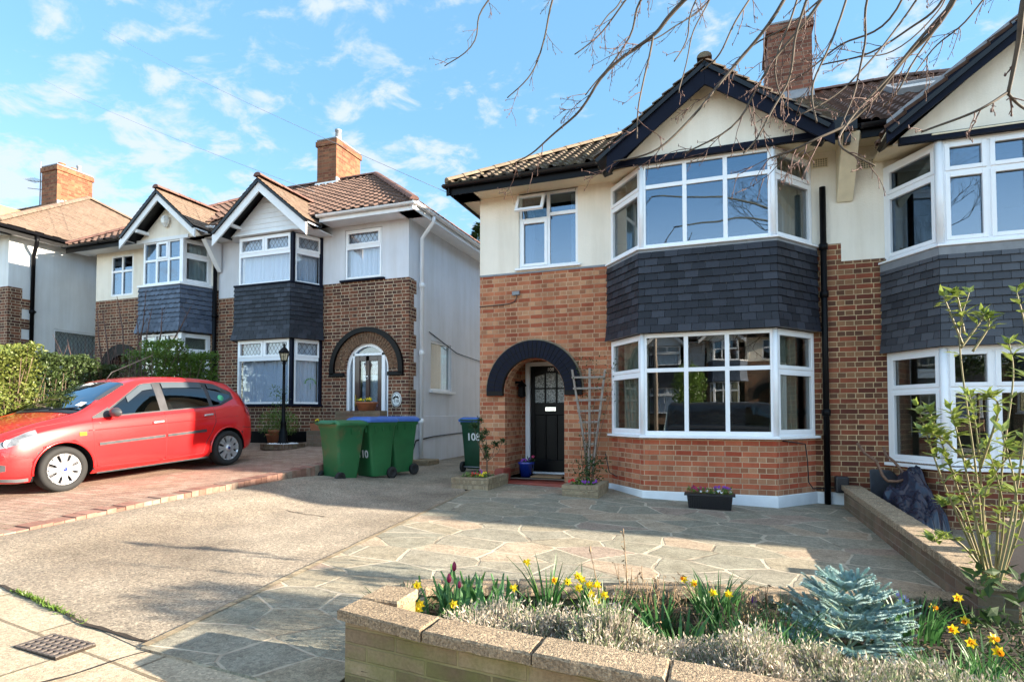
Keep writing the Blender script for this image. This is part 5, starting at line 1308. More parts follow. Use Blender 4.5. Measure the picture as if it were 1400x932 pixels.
# backs (wheels) face the camera side, turned a little
def on_g(x, y, dz=0): return V((x, y, gz(x, y)+.004+dz))
wheelie_bin('green wheelie bin with green lid and scuffed side, leftmost of the three by the steps', on_g(-5.53, 7.50), math.radians(-14), 'bingreen', dirty=True, s=.92)
wheelie_bin('green wheelie bin with pale blue lid, middle of the three by the steps', on_g(-5.36, 8.10), math.radians(164), 'binblue', num=[('+y', '110', -.04, .42, .17, 0)], dirty=False, s=.97)
wheelie_bin('green wheelie bin with blue lid, rightmost of the three beside the grey wall', on_g(-5.34, 8.78), math.radians(160), 'binblue', num=[('+y', '110', -.03, .66, .16, 0)], s=.97)
wheelie_bin('dark green wheelie bin with blue lid, half hidden behind the brick corner', on_g(-4.30, 9.95), math.radians(-5), 'binblue', num=[('-y', '108', .03, .66, .19, 0)], body_mat='bindark', s=.97)

# ------------------------------------------------------------------ vehicles: a lofted body
def crom(p, t):
    n = len(p)-1; x = min(max(t, 0), .99999)*n; i = int(x); f = x-i
    a, b, c, d = p[max(i-1, 0)], p[i], p[i+1], p[min(i+2, n)]
    return tuple(.5*((2*b[k])+(-a[k]+c[k])*f+(2*a[k]-5*b[k]+4*c[k]-d[k])*f*f+(-a[k]+3*b[k]-3*c[k]+d[k])*f**3) for k in range(len(b)))
def lin(keys, u):
    if u <= keys[0][0]: return keys[0][1]
    for (a, va), (b, vb) in zip(keys, keys[1:]):
        if u <= b:
            f = (u-a)/(b-a); return va+(vb-va)*f
    return keys[-1][1]
def smooth(keys, u):
    """monotone-ish smooth interpolation"""
    if u <= keys[0][0]: return keys[0][1]
    for i in range(len(keys)-1):
        (a, va), (b, vb) = keys[i], keys[i+1]
        if u <= b:
            f = (u-a)/(b-a)
            ma = (vb-va)/(b-a) if i == 0 else (vb-keys[i-1][1])/(b-keys[i-1][0])
            mb_ = (vb-va)/(b-a) if i+2 >= len(keys) else (keys[i+2][1]-va)/(keys[i+2][0]-a)
            h00 = 2*f**3-3*f*f+1; h10 = f**3-2*f*f+f; h01 = -2*f**3+3*f*f; h11 = f**3-f*f
            return h00*va+h10*(b-a)*ma+h01*vb+h11*(b-a)*mb_
    return keys[-1][1]
class Loft:
    def __init__(s, top, belt, width, roofw, bot, T):
        s.top, s.belt, s.width, s.roofw, s.bot, s.T = top, belt, width, roofw, bot, T
    def ring(s, u):
        zt = smooth(s.top, u); zb_ = smooth(s.belt, u); w = smooth(s.width, u); rw = smooth(s.roofw, u); b = lin(s.bot, u)
        zb_ = min(zb_, zt-.012)
        return [(0, b), (w-.16, b), (w-.05, b+.03), (w-.012, b+.12), (w, (b+zb_)/2), (w-.006, zb_-.14), (w-.03, zb_-.03), (w-.05, zb_+.0), (w-.05+(rw-w+.05)*.5, zb_+(zt-zb_)*.5+.01), (rw, zt-.055*(1 if zt-zb_ > .25 else .3*(zt-zb_)/.25)), (rw-.09, zt-.012), (rw*.45, zt+.006), (0, zt+.01)]
    def pt(s, u, v): y, z = crom(s.ring(u), v); return y, z
    def side(s, u, z, off=0.0):
        """y on the flank at height z"""
        lo, hi = .25, .80
        for _ in range(22):
            m = (lo+hi)/2
            if s.pt(u, m)[1] < z: lo = m
            else: hi = m
        y, zz = s.pt(u, (lo+hi)/2)
        y1, z1 = s.pt(u, (lo+hi)/2-.01); y2, z2 = s.pt(u, (lo+hi)/2+.01)
        ny, nz_ = (z2-z1), -(y2-y1); L = math.hypot(ny, nz_) or 1
        return V((u, (y+ny/L*off), z+nz_/L*off))
    def P(s, u, y, z): return s.T @ V((u, y, z))
    def shell(s, us, nv=44):
        vs = []; fs = []; 
        ring_n = 2*nv
        for u in us:
            half = [s.pt(u, k/nv) for k in range(nv+1)]
            full = [(y, z) for y, z in half]+[(-y, z) for y, z in reversed(half[1:-1])]
            vs += [s.P(u, y, z) for y, z in full]
        m = ring_n
        for i in range(len(us)-1):
            for k in range(m): fs.append((i*m+k, (i+1)*m+k, (i+1)*m+(k+1) % m, i*m+(k+1) % m))
        return vs, fs, m
    def patch(s, us, lo, hi, off, sgn=1, nz_=8):
        """surface patch on the flank between heights lo(u), hi(u)"""
        vs = []; fs = []
        for u in us:
            for k in range(nz_+1):
                z = lo(u)+(hi(u)-lo(u))*k/nz_; p = s.side(u, z, off); vs.append(s.P(p.x, p.y*sgn, p.z))
        n = nz_+1
        for i in range(len(us)-1):
            for k in range(nz_): fs.append((i*n+k, (i+1)*n+k, (i+1)*n+k+1, i*n+k+1) if sgn < 0 else (i*n+k, i*n+k+1, (i+1)*n+k+1, (i+1)*n+k))
        return vs, fs
def rng(a, b, n): return [a+(b-a)*i/n for i in range(n+1)]
def wheel(parent, T, u, y, r, rimr, out, trim=True, w=.19):
    Tw = T @ Matrix.Translation((u, y, r)) @ Matrix.Rotation(PI/2, 4, 'X') @ Matrix.Scale(-out if False else 1, 4)
    s = -out  # local z points to -y
    def ring(prof, n=40): 
        return [Tw @ V((q*math.cos(2*PI*k/n), q*math.sin(2*PI*k/n), z*s)) for q, z in prof for k in range(n)]
    mb = MB(); prof = [(rimr*.98, -w/2), (r*.93, -w/2-.006), (r*.985, -w/2+.02), (r, -w/2+.05), (r, w/2-.05), (r*.985, w/2-.02), (r*.93, w/2+.006), (rimr*1.0, w/2), (rimr*.97, w/2-.02)]
    m = len(prof); mb.mesh(ring(prof), [(i*40+k, i*40+(k+1) % 40, (i+1)*40+(k+1) % 40, (i+1)*40+k) for i in range(m-1) for k in range(40)], True)
    wh = mb.build('wheel', M['rubber'], parent)
    mb = MB(); pr = [(rimr, w/2-.012), (rimr*.9, w/2-.02), (rimr*.86, w/2-.05)]
    mb.mesh(ring(pr), [(i*40+k, i*40+(k+1) % 40, (i+1)*40+(k+1) % 40, (i+1)*40+k) for i in range(2) for k in range(40)], True)
    dk = MB(); dk.mesh(ring([(.001, w/2-.045), (rimr, w/2-.045)]), [(k, (k+1) % 40, 40+(k+1) % 40, 40+k) for k in range(40)]); dk.build('brake_disc', M['blackplastic'], wh)
    # trim: eight broad forked spokes
    N = 8
    for k in range(N):
        a = 2*PI*k/N
        for (ra, rb, wa, wb, da) in ((rimr*.18, rimr*.55, .035, .030, 0), (rimr*.5, rimr*.95, .020, .022, -.13), (rimr*.5, rimr*.95, .020, .022, .13)):
            a1 = a+da*.35; a2 = a+da*1.3
            q = []
            for rr_, ww, aa in ((ra, wa, a1), (rb, wb, a2)):
                c = V((math.cos(aa)*rr_, math.sin(aa)*rr_, 0)); t_ = V((-math.sin(aa), math.cos(aa), 0))*ww
                q += [c-t_, c+t_]
            zf = (w/2-.004)*s; zb2 = (w/2-.03)*s
            top = [Tw @ V((p.x, p.y, zf)) for p in (q[0], q[1], q[3], q[2])]; bt = [Tw @ V((p.x, p.y, zb2)) for p in (q[0], q[1], q[3], q[2])]
            mb.mesh(top+bt, [(0, 1, 2, 3), (0, 4, 5, 1), (1, 5, 6, 2), (2, 6, 7, 3), (3, 7, 4, 0)])
    mb.mesh(ring([(rimr*.30, w/2-.03), (rimr*.28, w/2+.002), (rimr*.1, w/2+.006), (.001, w/2+.006)]), [(i*40+k, i*40+(k+1) % 40, (i+1)*40+(k+1) % 40, (i+1)*40+k) for i in range(3) for k in range(40)], True)
    mb.build('wheel_trim', M['silver'], wh)
    cb = MB(); cb.mesh(ring([(.026, w/2+.004), (.024, w/2+.010), (.001, w/2+.010)]), [(i*40+k, i*40+(k+1) % 40, (i+1)*40+(k+1) % 40, (i+1)*40+k) for i in range(2) for k in range(40)], True); cb.build('hub_cap', M['carblue'], wh)
    return wh
M['silver'] = plain('silver_trim', (.62, .62, .64), .3, .04, metal=.6)
M['carblue'] = plain('badge_blue', (.02, .04, .2), .3)
t = NT('red_car_paint'); t.base(t.ramp(t.noise(t.uv(obj=True), 1.2, 3), [(.3, (.64, .008, .010)), (.7, (.70, .012, .015))])); t.set(Roughness=.32); t.b.inputs['Coat Weight'].default_value = 1; t.b.inputs['Coat Roughness'].default_value = .06; M['redpaint'] = t.m
M['greytrim'] = plain('dusty_black_trim', (.05, .05, .055), .4, .3, 8)
M['carglass'] = glass_mat('car_glass', (.10, .12, .12), .07)
M['windscreen'] = glass_mat('windscreen_glass', (.30, .36, .40), .22, refl=(.8, .9, 1))
M['lamplens'] = plain('headlight_lens', (.13, .145, .17), .22, .5, 12, spec=.6)
M['amber'] = plain('amber_lens', (.75, .35, .02), .2, .05)
M['redlens'] = plain('red_lens', (.35, .01, .015), .12, .05, coat=1)
M['cloth'] = plain('seat_cloth', (.03, .032, .038), .9)
SC = .935
fw = V((-7.50, 4.73, 0)); rwp = V((-7.37, 7.06, 0))
dr_ = (rwp-fw).normalized()           # from front to rear
slope = math.atan2(.14, 2.33)
lat = V((dr_.y, -dr_.x, 0))           # to the +x side (the flank we see)
Xa = (dr_*math.cos(slope)+V((0, 0, math.sin(slope)))).normalized(); Za = lat.cross(Xa).normalized()*1
if Za.z < 0: Za = -Za
Ya = lat
org = V((fw.x, fw.y, .395))-lat*(.735*SC)-Xa*(.80*SC)
TC = Matrix(((Xa.x, Ya.x, Za.x, org.x), (Xa.y, Ya.y, Za.y, org.y), (Xa.z, Ya.z, Za.z, org.z), (0, 0, 0, 1))) @ Matrix.Scale(SC, 4)
top = [(0, .60), (.06, .70), (.2, .78), (.55, .895), (.95, .985), (1.10, 1.035), (1.45, 1.24), (1.80, 1.41), (2.1, 1.47), (2.5, 1.485), (3.0, 1.465), (3.4, 1.41), (3.62, 1.33), (3.78, 1.08), (3.86, .92), (3.92, .80)]
belt = [(0, .50), (.06, .62), (.2, .70), (.55, .80), (.95, .87), (1.2, .895), (2.0, .93), (3.0, .97), (3.5, 1.0), (3.7, .99), (3.86, .88), (3.92, .74)]
width = [(0, .52), (.05, .64), (.15, .74), (.35, .81), (.7, .838), (1.4, .842), (2.5, .842), (3.2, .838), (3.6, .81), (3.8, .76), (3.88, .70), (3.92, .62)]
roofw = [(0, .40), (.2, .60), (.55, .68), (.95, .72), (1.2, .70), (1.5, .62), (1.85, .57), (2.5, .56), (3.2, .55), (3.6, .55), (3.8, .60), (3.92, .5)]
bot = [(0, .26), (.1, .2), (.3, .17), (3.5, .18), (3.8, .24), (3.92, .34)]
car = thing('parked_car', 'red five door hatchback parked on the block paved drive, front half in sunlight', 'car', TC @ V((1.9, 0, 0)))
LF = Loft(top, belt, width, roofw, bot, TC)
def vehicle_body(root, LF, us, paint, axles, rad, yin, nv=44):
    vs, fs, m = LF.shell(us, nv); mb = MB(); mb.mesh(vs, fs, True)
    for idx, rev in ((0, False), (len(us)-1, True)):
        c = sum((V(v) for v in vs[idx*m:(idx+1)*m]), V((0, 0, 0)))/m; k0 = len(mb.v); mb.v.append(tuple(c))
        for k in range(m):
            a, b = idx*m+k, idx*m+(k+1) % m
            mb.f.append((b, a, k0) if rev else (a, b, k0)); mb.sm.append(True)
    o = mb.build('body', M[paint], root, uv=False)
    bm = bmesh.new(); bm.from_mesh(o.data); bmesh.ops.remove_doubles(bm, verts=bm.verts, dist=1e-5); bmesh.ops.recalc_face_normals(bm, faces=bm.faces); bm.to_mesh(o.data); bm.free()
    cb = MB()
    for ua in axles:
        for s in (-1, 1):
            a = []; b = []
            for k in range(40):
                an = 2*PI*k/40; a.append(LF.P(ua+rad*math.cos(an), s*yin, .29+rad*math.sin(an))); b.append(LF.P(ua+rad*math.cos(an), s*1.2, .29+rad*math.sin(an)))
            cb.mesh(a+b, [(k, (k+1) % 40, 40+(k+1) % 40, 40+k) for k in range(40)]+[tuple(range(39, -1, -1)), tuple(range(40, 80))])
    c = cb.build('cut', M['blackplastic'], None, uv=False)
    bm = bmesh.new(); bm.from_mesh(c.data); bmesh.ops.recalc_face_normals(bm, faces=bm.faces); bm.to_mesh(c.data); bm.free()
    c.location = o.matrix_world.translation if False else (0, 0, 0)
    # bring the cutter into the body's frame and apply the cut to the mesh data
    tmp = bpy.data.objects.new('tmp', o.data); COL.objects.link(tmp)
    md = tmp.modifiers.new('b', 'BOOLEAN'); md.operation = 'DIFFERENCE'; md.object = c; md.solver = 'EXACT'
    dg = bpy.context.evaluated_depsgraph_get(); me = bpy.data.meshes.new_from_object(tmp.evaluated_get(dg))
    me.materials.clear(); me.materials.append(M[paint]); me.materials.append(M['blackplastic'])
    inv = LF.T.inverted()
    for p_ in me.polygons:
        cc = inv @ p_.center
        ok = False
        for ua in axles:
            if abs(math.hypot(cc.x-ua, cc.z-.29)-rad) < .012 or (abs(abs(cc.y)-yin) < .01 and math.hypot(cc.x-ua, cc.z-.29) < rad): ok = True
        if ok and abs(cc.y) < .84: 
            nn = (inv.to_3x3() @ p_.normal); 
            p_.material_index = 1; p_.use_smooth = False
    o.data = me; bpy.data.objects.remove(tmp); bpy.data.objects.remove(c)
    return o
us = sorted(set([0, .02, .05, .09, .14]+rng(.2, 3.6, 56)+[3.66, 3.72, 3.76, 3.8, 3.84, 3.87, 3.9, 3.92]))
vehicle_body(car, LF, us, 'redpaint', (.80, 3.29), .345, .52)
def mkpatch(root, name, mat, us, lo, hi, off, sides=(1,), nz_=8, th=None):
    for s in sides:
        mb = MB(); v_, f_ = LF.patch(us, lo, hi, off, s, nz_); mb.mesh(v_, f_, True); o = mb.build(name, M[mat], root, uv=False)
    return o
S2 = (1, -1)
# black surround then glass, on both flanks
def wtop(u): return min(smooth(top, u)-.085, .905+(u-1.12)*.60 if u < 2.0 else 9, 1.40)
def wbot(u): return smooth(belt, u)+.035
body_in = MB()
# flank windows: (u0,u1,lo,hi)
def upper(u): 
    z = smooth(top, u)-.10
    if u < 2.1: z = min(z, .93+(u-1.28)*.62)
    if u > 3.12: z = min(z, 1.39-(u-3.12)*.50)
    return z
def qlow(u): return wbot(u)+max(0, (u-3.25))*.35
for s in S2:
    mkpatch(car, 'window_surround', 'greytrim', rng(1.33, 3.50, 40), lambda u: wbot(u)-.02+max(0, u-3.2)*.3, lambda u: max(wbot(u)-.01+max(0, u-3.2)*.3, upper(u)+.018), .003, (s,))
    mkpatch(car, 'door_glass', 'carglass', rng(1.42, 2.14, 16), wbot, lambda u: max(wbot(u)+.004, upper(u)-.01), .008, (s,))
    mkpatch(car, 'door_glass', 'carglass', rng(2.27, 2.98, 14), wbot, lambda u: upper(u)-.01, .008, (s,))
    mkpatch(car, 'quarter_glass', 'carglass', rng(3.05, 3.44, 10), lambda u: wbot(u)+max(0, u-3.15)*.32, lambda u: max(wbot(u)+max(0, u-3.15)*.32+.004, upper(u)-.012), .008, (s,))
    mkpatch(car, 'mirror_triangle', 'greytrim', rng(1.18, 1.42, 8), lambda u: wbot(u)-.02, lambda u: max(wbot(u)-.015, min(.935+(u-1.18)*.5, wbot(u)+.16)), .009, (s,))
M['deflector'] = plain('smoked_deflector', (.07, .085, .10), .15, .05)
for a, b in ((1.70, 2.12), (2.28, 2.96), (3.06, 3.30)):
    mkpatch(car, 'wind_deflector', 'deflector', rng(a, b, 10), lambda u: max(wbot(u), upper(u)-.085), lambda u: upper(u)-.004, .018, (1,), 3)
# mouldings, handles, gaps
mkpatch(car, 'side_moulding', 'greytrim', rng(1.22, 2.16, 20), lambda u: .548+.028*(u-1.2), lambda u: .590+.028*(u-1.2), .014, S2, 3)
mkpatch(car, 'side_moulding', 'greytrim', rng(2.20, 2.86, 14), lambda u: .548+.028*(u-1.2), lambda u: .590+.028*(u-1.2), .014, S2, 3)
for a, zc in ((1.98, .80), (2.83, .855)):
    for s in S2:
        mb = MB(); v_ = [LF.P(p.x, p.y*s, p.z) for p in [LF.side(a+k*.02, zc+.004*k*.3, .022) for k in range(9)]]; mb.tube(v_, .016*SC, 8); mb.build('door_handle', M['silver'], car)
def gap(pts, s, r=.0045):
    mb = MB(); P = []
    for (u0, z0), (u1, z1) in zip(pts, pts[1:]):
        n = max(2, int(math.hypot(u1-u0, z1-z0)/.05))
        for k in range(n): P.append((u0+(u1-u0)*k/n, z0+(z1-z0)*k/n))
    P.append(pts[-1]); mb.tube([LF.P(q.x, q.y*s, q.z) for q in [LF.side(u, z, -.0005) for u, z in P]], r*SC, 5, smooth=True); return mb
for s in S2:
    for pts in ([(1.18, .92), (1.16, .8), (1.165, .45), (1.2, .27), (2.1, .245)], [(2.20, .94), (2.19, .6), (2.16, .245)], [(3.05, .97), (3.05, .74), (2.98, .60), (2.87, .45), (2.80, .26), (2.1, .245)], [(.50, .46), (.30, .52), (.14, .60)]):
        gap(pts, s).build('panel_gap', M['blackplastic'], car)
for s in S2:
    for ua in (.80, 3.29):
        mb = MB(); P = []
        for k in range(33):
            an = PI*(k/32)*1.06-.03*PI; u_, z_ = ua+.352*math.cos(an), .29+.352*math.sin(an)
            if z_ < lin(bot, u_)+.03: continue
            q_ = LF.side(u_, z_, .004); P.append(LF.P(q_.x, q_.y*s, q_.z))
        mb.tube(P, .013, 6); mb.build('arch_lip', M['redpaint'], car, uv=False)
    gap([(3.60, .62), (3.75, .60), (3.86, .60)], s).build('panel_gap', M['blackplastic'], car)
    gap([(.22, .745), (.55, .845), (.95, .905)], s, .0035).build('panel_gap', M['blackplastic'], car)
    mb = MB(); mb.tube([LF.P(q_.x, q_.y*s, q_.z) for q_ in [LF.side(u_, .755+.022*(u_-.9), .001) for u_ in rng(1.1, 3.5, 30)]], .006, 6); mb.build('shoulder_crease', M['redpaint'], car, uv=False)
mkpatch(car, 'sill_trim', 'blackplastic', rng(1.18, 2.9, 10), lambda u: .178, lambda u: .200, .006, S2, 2)
mkpatch(car, 'indicator', 'amber', rng(.985, 1.07, 4), lambda u: .70, lambda u: .745, .008, S2, 2)
mkpatch(car, 'rear_light', 'redlens', rng(3.66, 3.84, 10), lambda u: .80+max(0, 3.75-u)*.9, lambda u: 1.24-(u-3.66)*.9, .006, S2, 6)
mkpatch(car, 'headlight', 'lamplens', rng(.10, .52, 14), lambda u: .575+.11*(u/.5), lambda u: min(.64+.42*(u-.07), smooth(belt, u)+.02), .007, S2, 6)
mkpatch(car, 'fog_grille', 'greytrim', rng(.035, .20, 8), lambda u: .33+.15*max(0, u-.1), lambda u: .44-.3*max(0, u-.12), .006, S2, 4)
mkpatch(car, 'lower_lip', 'greytrim', rng(.03, .40, 10), lambda u: lin(bot, u)+.03, lambda u: lin(bot, u)+.07, .010, S2, 2)
# inner lamp
mb = MB(); c = LF.side(.26, .66, -.0); 
for s in S2:
    c = LF.side(.24, .665, .0); mb.lathe(LF.P(c.x, c.y*s, c.z), [(.001, .0), (.05, .004), (.055, .0)], 20, M=(TC.to_3x3() @ Matrix.Rotation(-PI/2*s, 3, 'X') @ Matrix.Rotation(0, 3, 'Z')))
mb.build('lamp_bowl', M['silver'], car)
# windscreen and rear window as patches of the upper surface
def toppatch(name, mat, us, wf, off, nk=14):
    vs = []; fs = []
    for u in us:
        w = wf(u); 
        for k in range(-nk, nk+1):
            y = w*k/nk
            # find v with that y on the top part
            lo, hi = .62, 1.0
            for _ in range(22):
                m_ = (lo+hi)/2
                if LF.pt(u, m_)[0] > abs(y): lo = m_
                else: hi = m_
            yy, z = LF.pt(u, lo); vs.append((u, y, z))
    n = 2*nk+1; mb = MB(); out = []
    for i, u in enumerate(us):
        for k in range(n):
            a = V(vs[max(i-1, 0)*n+k]); b = V(vs[min(i+1, len(us)-1)*n+k]); nn = (b-a).cross(V((0, 1, 0))); nn.normalize()
            if nn.z < 0: nn = -nn
            p_ = V(vs[i*n+k])+nn*off; out.append(TC @ p_)
    for i in range(len(us)-1):
        for k in range(n-1): fs.append((i*n+k, (i+1)*n+k, (i+1)*n+k+1, i*n+k+1))
    mb.mesh(out, fs, True); return mb.build(name, M[mat], car, uv=False)
toppatch('windscreen_surround', 'greytrim', rng(1.05, 1.78, 20), lambda u: .70-(u-1.05)*.19, .003)
toppatch('windscreen', 'windscreen', rng(1.10, 1.755, 20), lambda u: .685-(u-1.1)*.19, .008)
M['dash'] = plain('dash', (.02, .02, .022), .7)
toppatch('scuttle', 'blackplastic', rng(1.00, 1.06, 3), lambda u: .66, .006)
toppatch('rear_window', 'carglass', rng(3.64, 3.75, 8), lambda u: .56, .006)
for y0, y1 in ((-.55, .02), (.05, .60)):
    mb = MB(); P = []
    for k in range(10):
        y = y0+(y1-y0)*k/9; u = 1.07+.05*k/9
        P.append(LF.P(u, y, smooth(top, u)+.02)); 
    mb.tube(P, .011, 6); mb.build('wiper', M['blackplastic'], car)
mb = MB(); mb.tube([LF.P(1.86, 0, 1.44), LF.P(1.95, 0, 1.56), LF.P(2.6, 0, 1.84)], [.008, .004, .003], 5); mb.build('aerial', M['greytrim'], car)
# mirrors
for s in S2:
    c = LF.side(1.44, .945, .0); mb = MB(); cc = V((c.x-.02, (abs(c.y)+.13)*s, c.z+.035)); 
    R_ = []
    for i in range(9):
        a = -PI/2+PI*i/8
        R_.append((math.cos(a), math.sin(a)))
    vs = []
    for ca, sa in R_:
        for k in range(14):
            b_ = 2*PI*k/14; vs.append(TC @ (cc+V((.075*max(ca, .02)*math.cos(b_) if math.cos(b_) < 0 else .035*max(ca, .02)*math.cos(b_), .115*sa*(1 if True else 1), .07*max(ca, .02)*math.sin(b_)))))
    mb.mesh(vs, [(i*14+k, i*14+(k+1) % 14, (i+1)*14+(k+1) % 14, (i+1)*14+k) for i in range(8) for k in range(14)], True); mb.build('door_mirror', M['greytrim'], car)
    mb = MB(); mb.tube([LF.P(c.x, c.y*s, c.z-.03), LF.P(c.x-.01, (c.y+.08)*s, c.z-.0)], .022*SC, 8); mb.build('mirror_arm', M['redpaint'], car)
for ua in (.80, 3.29):
    for s in S2: wheel(car, TC, ua, s*.735, .29, .205, s)
mb = MB(); mb.lathe(LF.P(*LF.side(3.24, 1.12, .012)), [(.055, -.002), (.055, .001), (.001, .001)], 20, M=TC.to_3x3() @ Matrix.Rotation(-PI/2+.35, 3, 'X')); mb.build('window_sticker', plain('green_sticker', (.10, .55, .30), .5), car)
mb = MB()
q4 = [LF.P(1.155+.0, .46, 1.095), LF.P(1.235, .47, 1.14), LF.P(1.235, .60, 1.13), LF.P(1.155, .60, 1.08)]
mb.face(q4); mb.build('tax_disc', M['signwhite'], car)

# ------------------------------------------------------------------ dark van across the pavement, seen in the window glass
TV = Matrix.Translation((2.9, -2.0, -.05)) @ Matrix.Rotation(PI, 4, 'Z') @ Matrix.Scale(.935, 4)
topv = [(0, .75), (.06, .90), (.3, 1.02), (.9, 1.15), (1.5, 1.62), (1.9, 1.84), (2.4, 1.88), (4.4, 1.86), (4.8, 1.80), (4.9, 1.2), (4.95, .9)]
beltv = [(0, .6), (.06, .8), (.3, .92), (.9, 1.02), (1.5, 1.08), (4.6, 1.12), (4.9, 1.0), (4.95, .8)]
van = thing('parked_van', 'dark blue van parked at the kerb across from the house, mirrored in the bay window', 'van', TV @ V((2.4, 0, 0)))
LFV = Loft(topv, beltv, [(0, .62), (.1, .8), (.4, .92), (1, .95), (4.5, .95), (4.85, .9), (4.95, .8)], [(0, .5), (.3, .7), (.9, .78), (1.6, .74), (2, .74), (4.7, .76), (4.95, .7)], [(0, .3), (.3, .22), (4.8, .25), (4.95, .35)], TV)
M['vanpaint'] = plain('van_paint', (.010, .011, .020), .25, .1, coat=1)
vehicle_body(van, LFV, sorted(set([0, .03, .08]+rng(.15, 4.8, 40)+[4.85, 4.9, 4.95])), 'vanpaint', (.9, 4.0), .37, .6, 30)
_LF = LF; LF = LFV
for s in S2:
    mkpatch(van, 'door_glass', 'carglass', rng(1.62, 2.5, 10), lambda u: smooth(beltv, u)+.05, lambda u: min(smooth(topv, u)-.16, 1.15+(u-1.5)*.85), .008, (s,))
    for ua in (.9, 4.0): wheel(van, TV, ua, s*.84, .31, .2, s)
LF = _LF

# ------------------------------------------------------------------ lamp post and ring planter
lp = at_y(387, 608, 8.9); lp.z = .70
t_ = thing('lamp_post', 'black Victorian style garden lamp post with lantern in a round brick planter', 'lamp post', lp)
mb = MB(); mb.lathe(lp, [(.11, .06), (.11, .10), (.085, .13), (.075, .30), (.055, .34), (.05, .45), (.058, .47), (.036, .52), (.030, 1.0), (.036, 1.02), (.027, 1.04), (.024, 1.58), (.04, 1.60), (.025, 1.63)], 20); mb.build('post', M['blackpaint'], t_)
mb = MB(); mb.lathe(lp, [(.02, 1.62), (.055, 1.64), (.058, 1.65)], 6, smooth=False); mb.lathe(lp, [(.105, 1.80), (.11, 1.815), (.05, 1.89), (.035, 1.90), (.02, 1.93), (.03, 1.95), (.004, 1.99)], 6, smooth=False)
for k in range(6):
    a = 2*PI*k/6; mb.tube([lp+V((.055*math.cos(a), .055*math.sin(a), 1.645)), lp+V((.095*math.cos(a), .095*math.sin(a), 1.81))], .006, 5)
ln = mb.build('lantern', M['blackpaint'], t_)
mb = MB(); mb.lathe(lp, [(.05, 1.65), (.09, 1.80)], 6, smooth=False); mb.build('pane', glass_mat('lantern_glass', (.8, .7, .55), .1), ln)
pr_ = thing('ring_planter', 'low round brick ring filled with white stones at the foot of the lamp post', 'planter', lp)
mb = MB()
for k in range(30):
    a0, a1 = 2*PI*(k+.04)/30, 2*PI*(k+.96)/30
    mb.prism([lp+V((r_*math.cos(a)*1, r_*math.sin(a), -.02)) for r_, a in ((.40, a0), (.40, a1), (.30, a1), (.30, a0))], (0, 0, .10))
mb.build('brick_ring', M['gardenbrick'], pr_)
mb = MB(); mb.lathe(lp, [(.31, 0), (.31, .05), (.001, .06)], 24)
for k in range(420):
    a = rnd.random()*2*PI; r_ = .29*math.sqrt(rnd.random()); s_ = rnd.uniform(.012, .024); c = lp+V((r_*math.cos(a), r_*math.sin(a), .06+rnd.random()*.015))
    mb.mesh([c+V((s_, 0, 0)), c+V((0, s_, 0)), c+V((-s_, 0, 0)), c+V((0, -s_, 0)), c+V((0, 0, s_*.8))], [(0, 1, 4), (1, 2, 4), (2, 3, 4), (3, 0, 4)])
mb.build('pebbles', M['whitepaint'], pr_)
def pot(name, label, c, r, h, mat, group=None, taper=.72):
    t_ = thing(name, label, 'plant pot', c, group); mb = MB()
    mb.lathe(c, [(r*taper, 0), (r*.98, h*.82), (r*1.06, h*.84), (r*1.06, h), (r*.94, h), (r*.9, h*.86)], 22); mb.build('pot', M[mat], t_); mb = MB(); mb.lathe(c, [(r*.9, h*.86), (.001, h*.9)], 16); mb.build('soil', M['soil'], t_)
    return t_
# ------------------------------------------------------------------ plants
M['hedge1'] = leaf_mat('variegated_leaf', (.05, .095, .018), (.27, .29, .07), .45, .3, 30)
M['hedge2'] = leaf_mat('dark_hedge_leaf', (.035, .06, .02), (.09, .13, .04), .4, .2, 20)
M['hedge3'] = leaf_mat('green_bush_leaf', (.05, .11, .015), (.16, .25, .04), .35, .25, 20)
M['laurel'] = leaf_mat('laurel_leaf', (.09, .15, .03), (.32, .38, .09), .28, .3, 8, spec=.6)
M['daffleaf'] = leaf_mat('strap_leaf', (.035, .11, .03), (.08, .20, .06), .45, .25, 12)
M['tulipleaf'] = leaf_mat('tulip_leaf', (.07, .19, .06), (.13, .28, .10), .4, .25, 10)
M['spruce'] = leaf_mat('blue_spruce_needle', (.20, .33, .33), (.38, .54, .54), .6, .05, 25)
M['sprucetip'] = leaf_mat('spruce_twig', (.22, .30, .20), (.3, .36, .25), .6, 0)
M['lav'] = leaf_mat('dry_heather', (.30, .25, .19), (.60, .53, .44), .8, .1, 14)
M['lavg'] = leaf_mat('grey_green_heather', (.14, .18, .09), (.28, .31, .18), .8, .15, 14)
M['yellow'] = leaf_mat('daffodil_yellow', (.80, .58, .01), (.90, .72, .04), .5, .3)
M['orange'] = leaf_mat('daffodil_trumpet', (.80, .28, .01), (.85, .38, .02), .5, .2)
M['pinkf'] = leaf_mat('tulip_pink', (.26, .015, .06), (.38, .03, .10), .45, .2)
M['purplef'] = leaf_mat('pansy_purple', (.16, .03, .30), (.28, .06, .40), .5, .2)
M['whitef'] = leaf_mat('white_petal', (.75, .75, .78), (.85, .85, .88), .5, .2)
M['redf'] = leaf_mat('red_petal', (.55, .02, .02), (.70, .05, .04), .5, .2)
M['bluef'] = leaf_mat('star_blue', (.35, .35, .80), (.5, .5, .9), .5, .2)
M['dead'] = leaf_mat('dead_stem', (.20, .13, .07), (.34, .24, .15), .9, .05)
M['darkleaf'] = leaf_mat('dark_leaf', (.02, .045, .015), (.05, .09, .03), .65, .15, spec=.2)
M['bronze'] = leaf_mat('bronze_leaf', (.22, .08, .04), (.34, .14, .08), .5, .3)
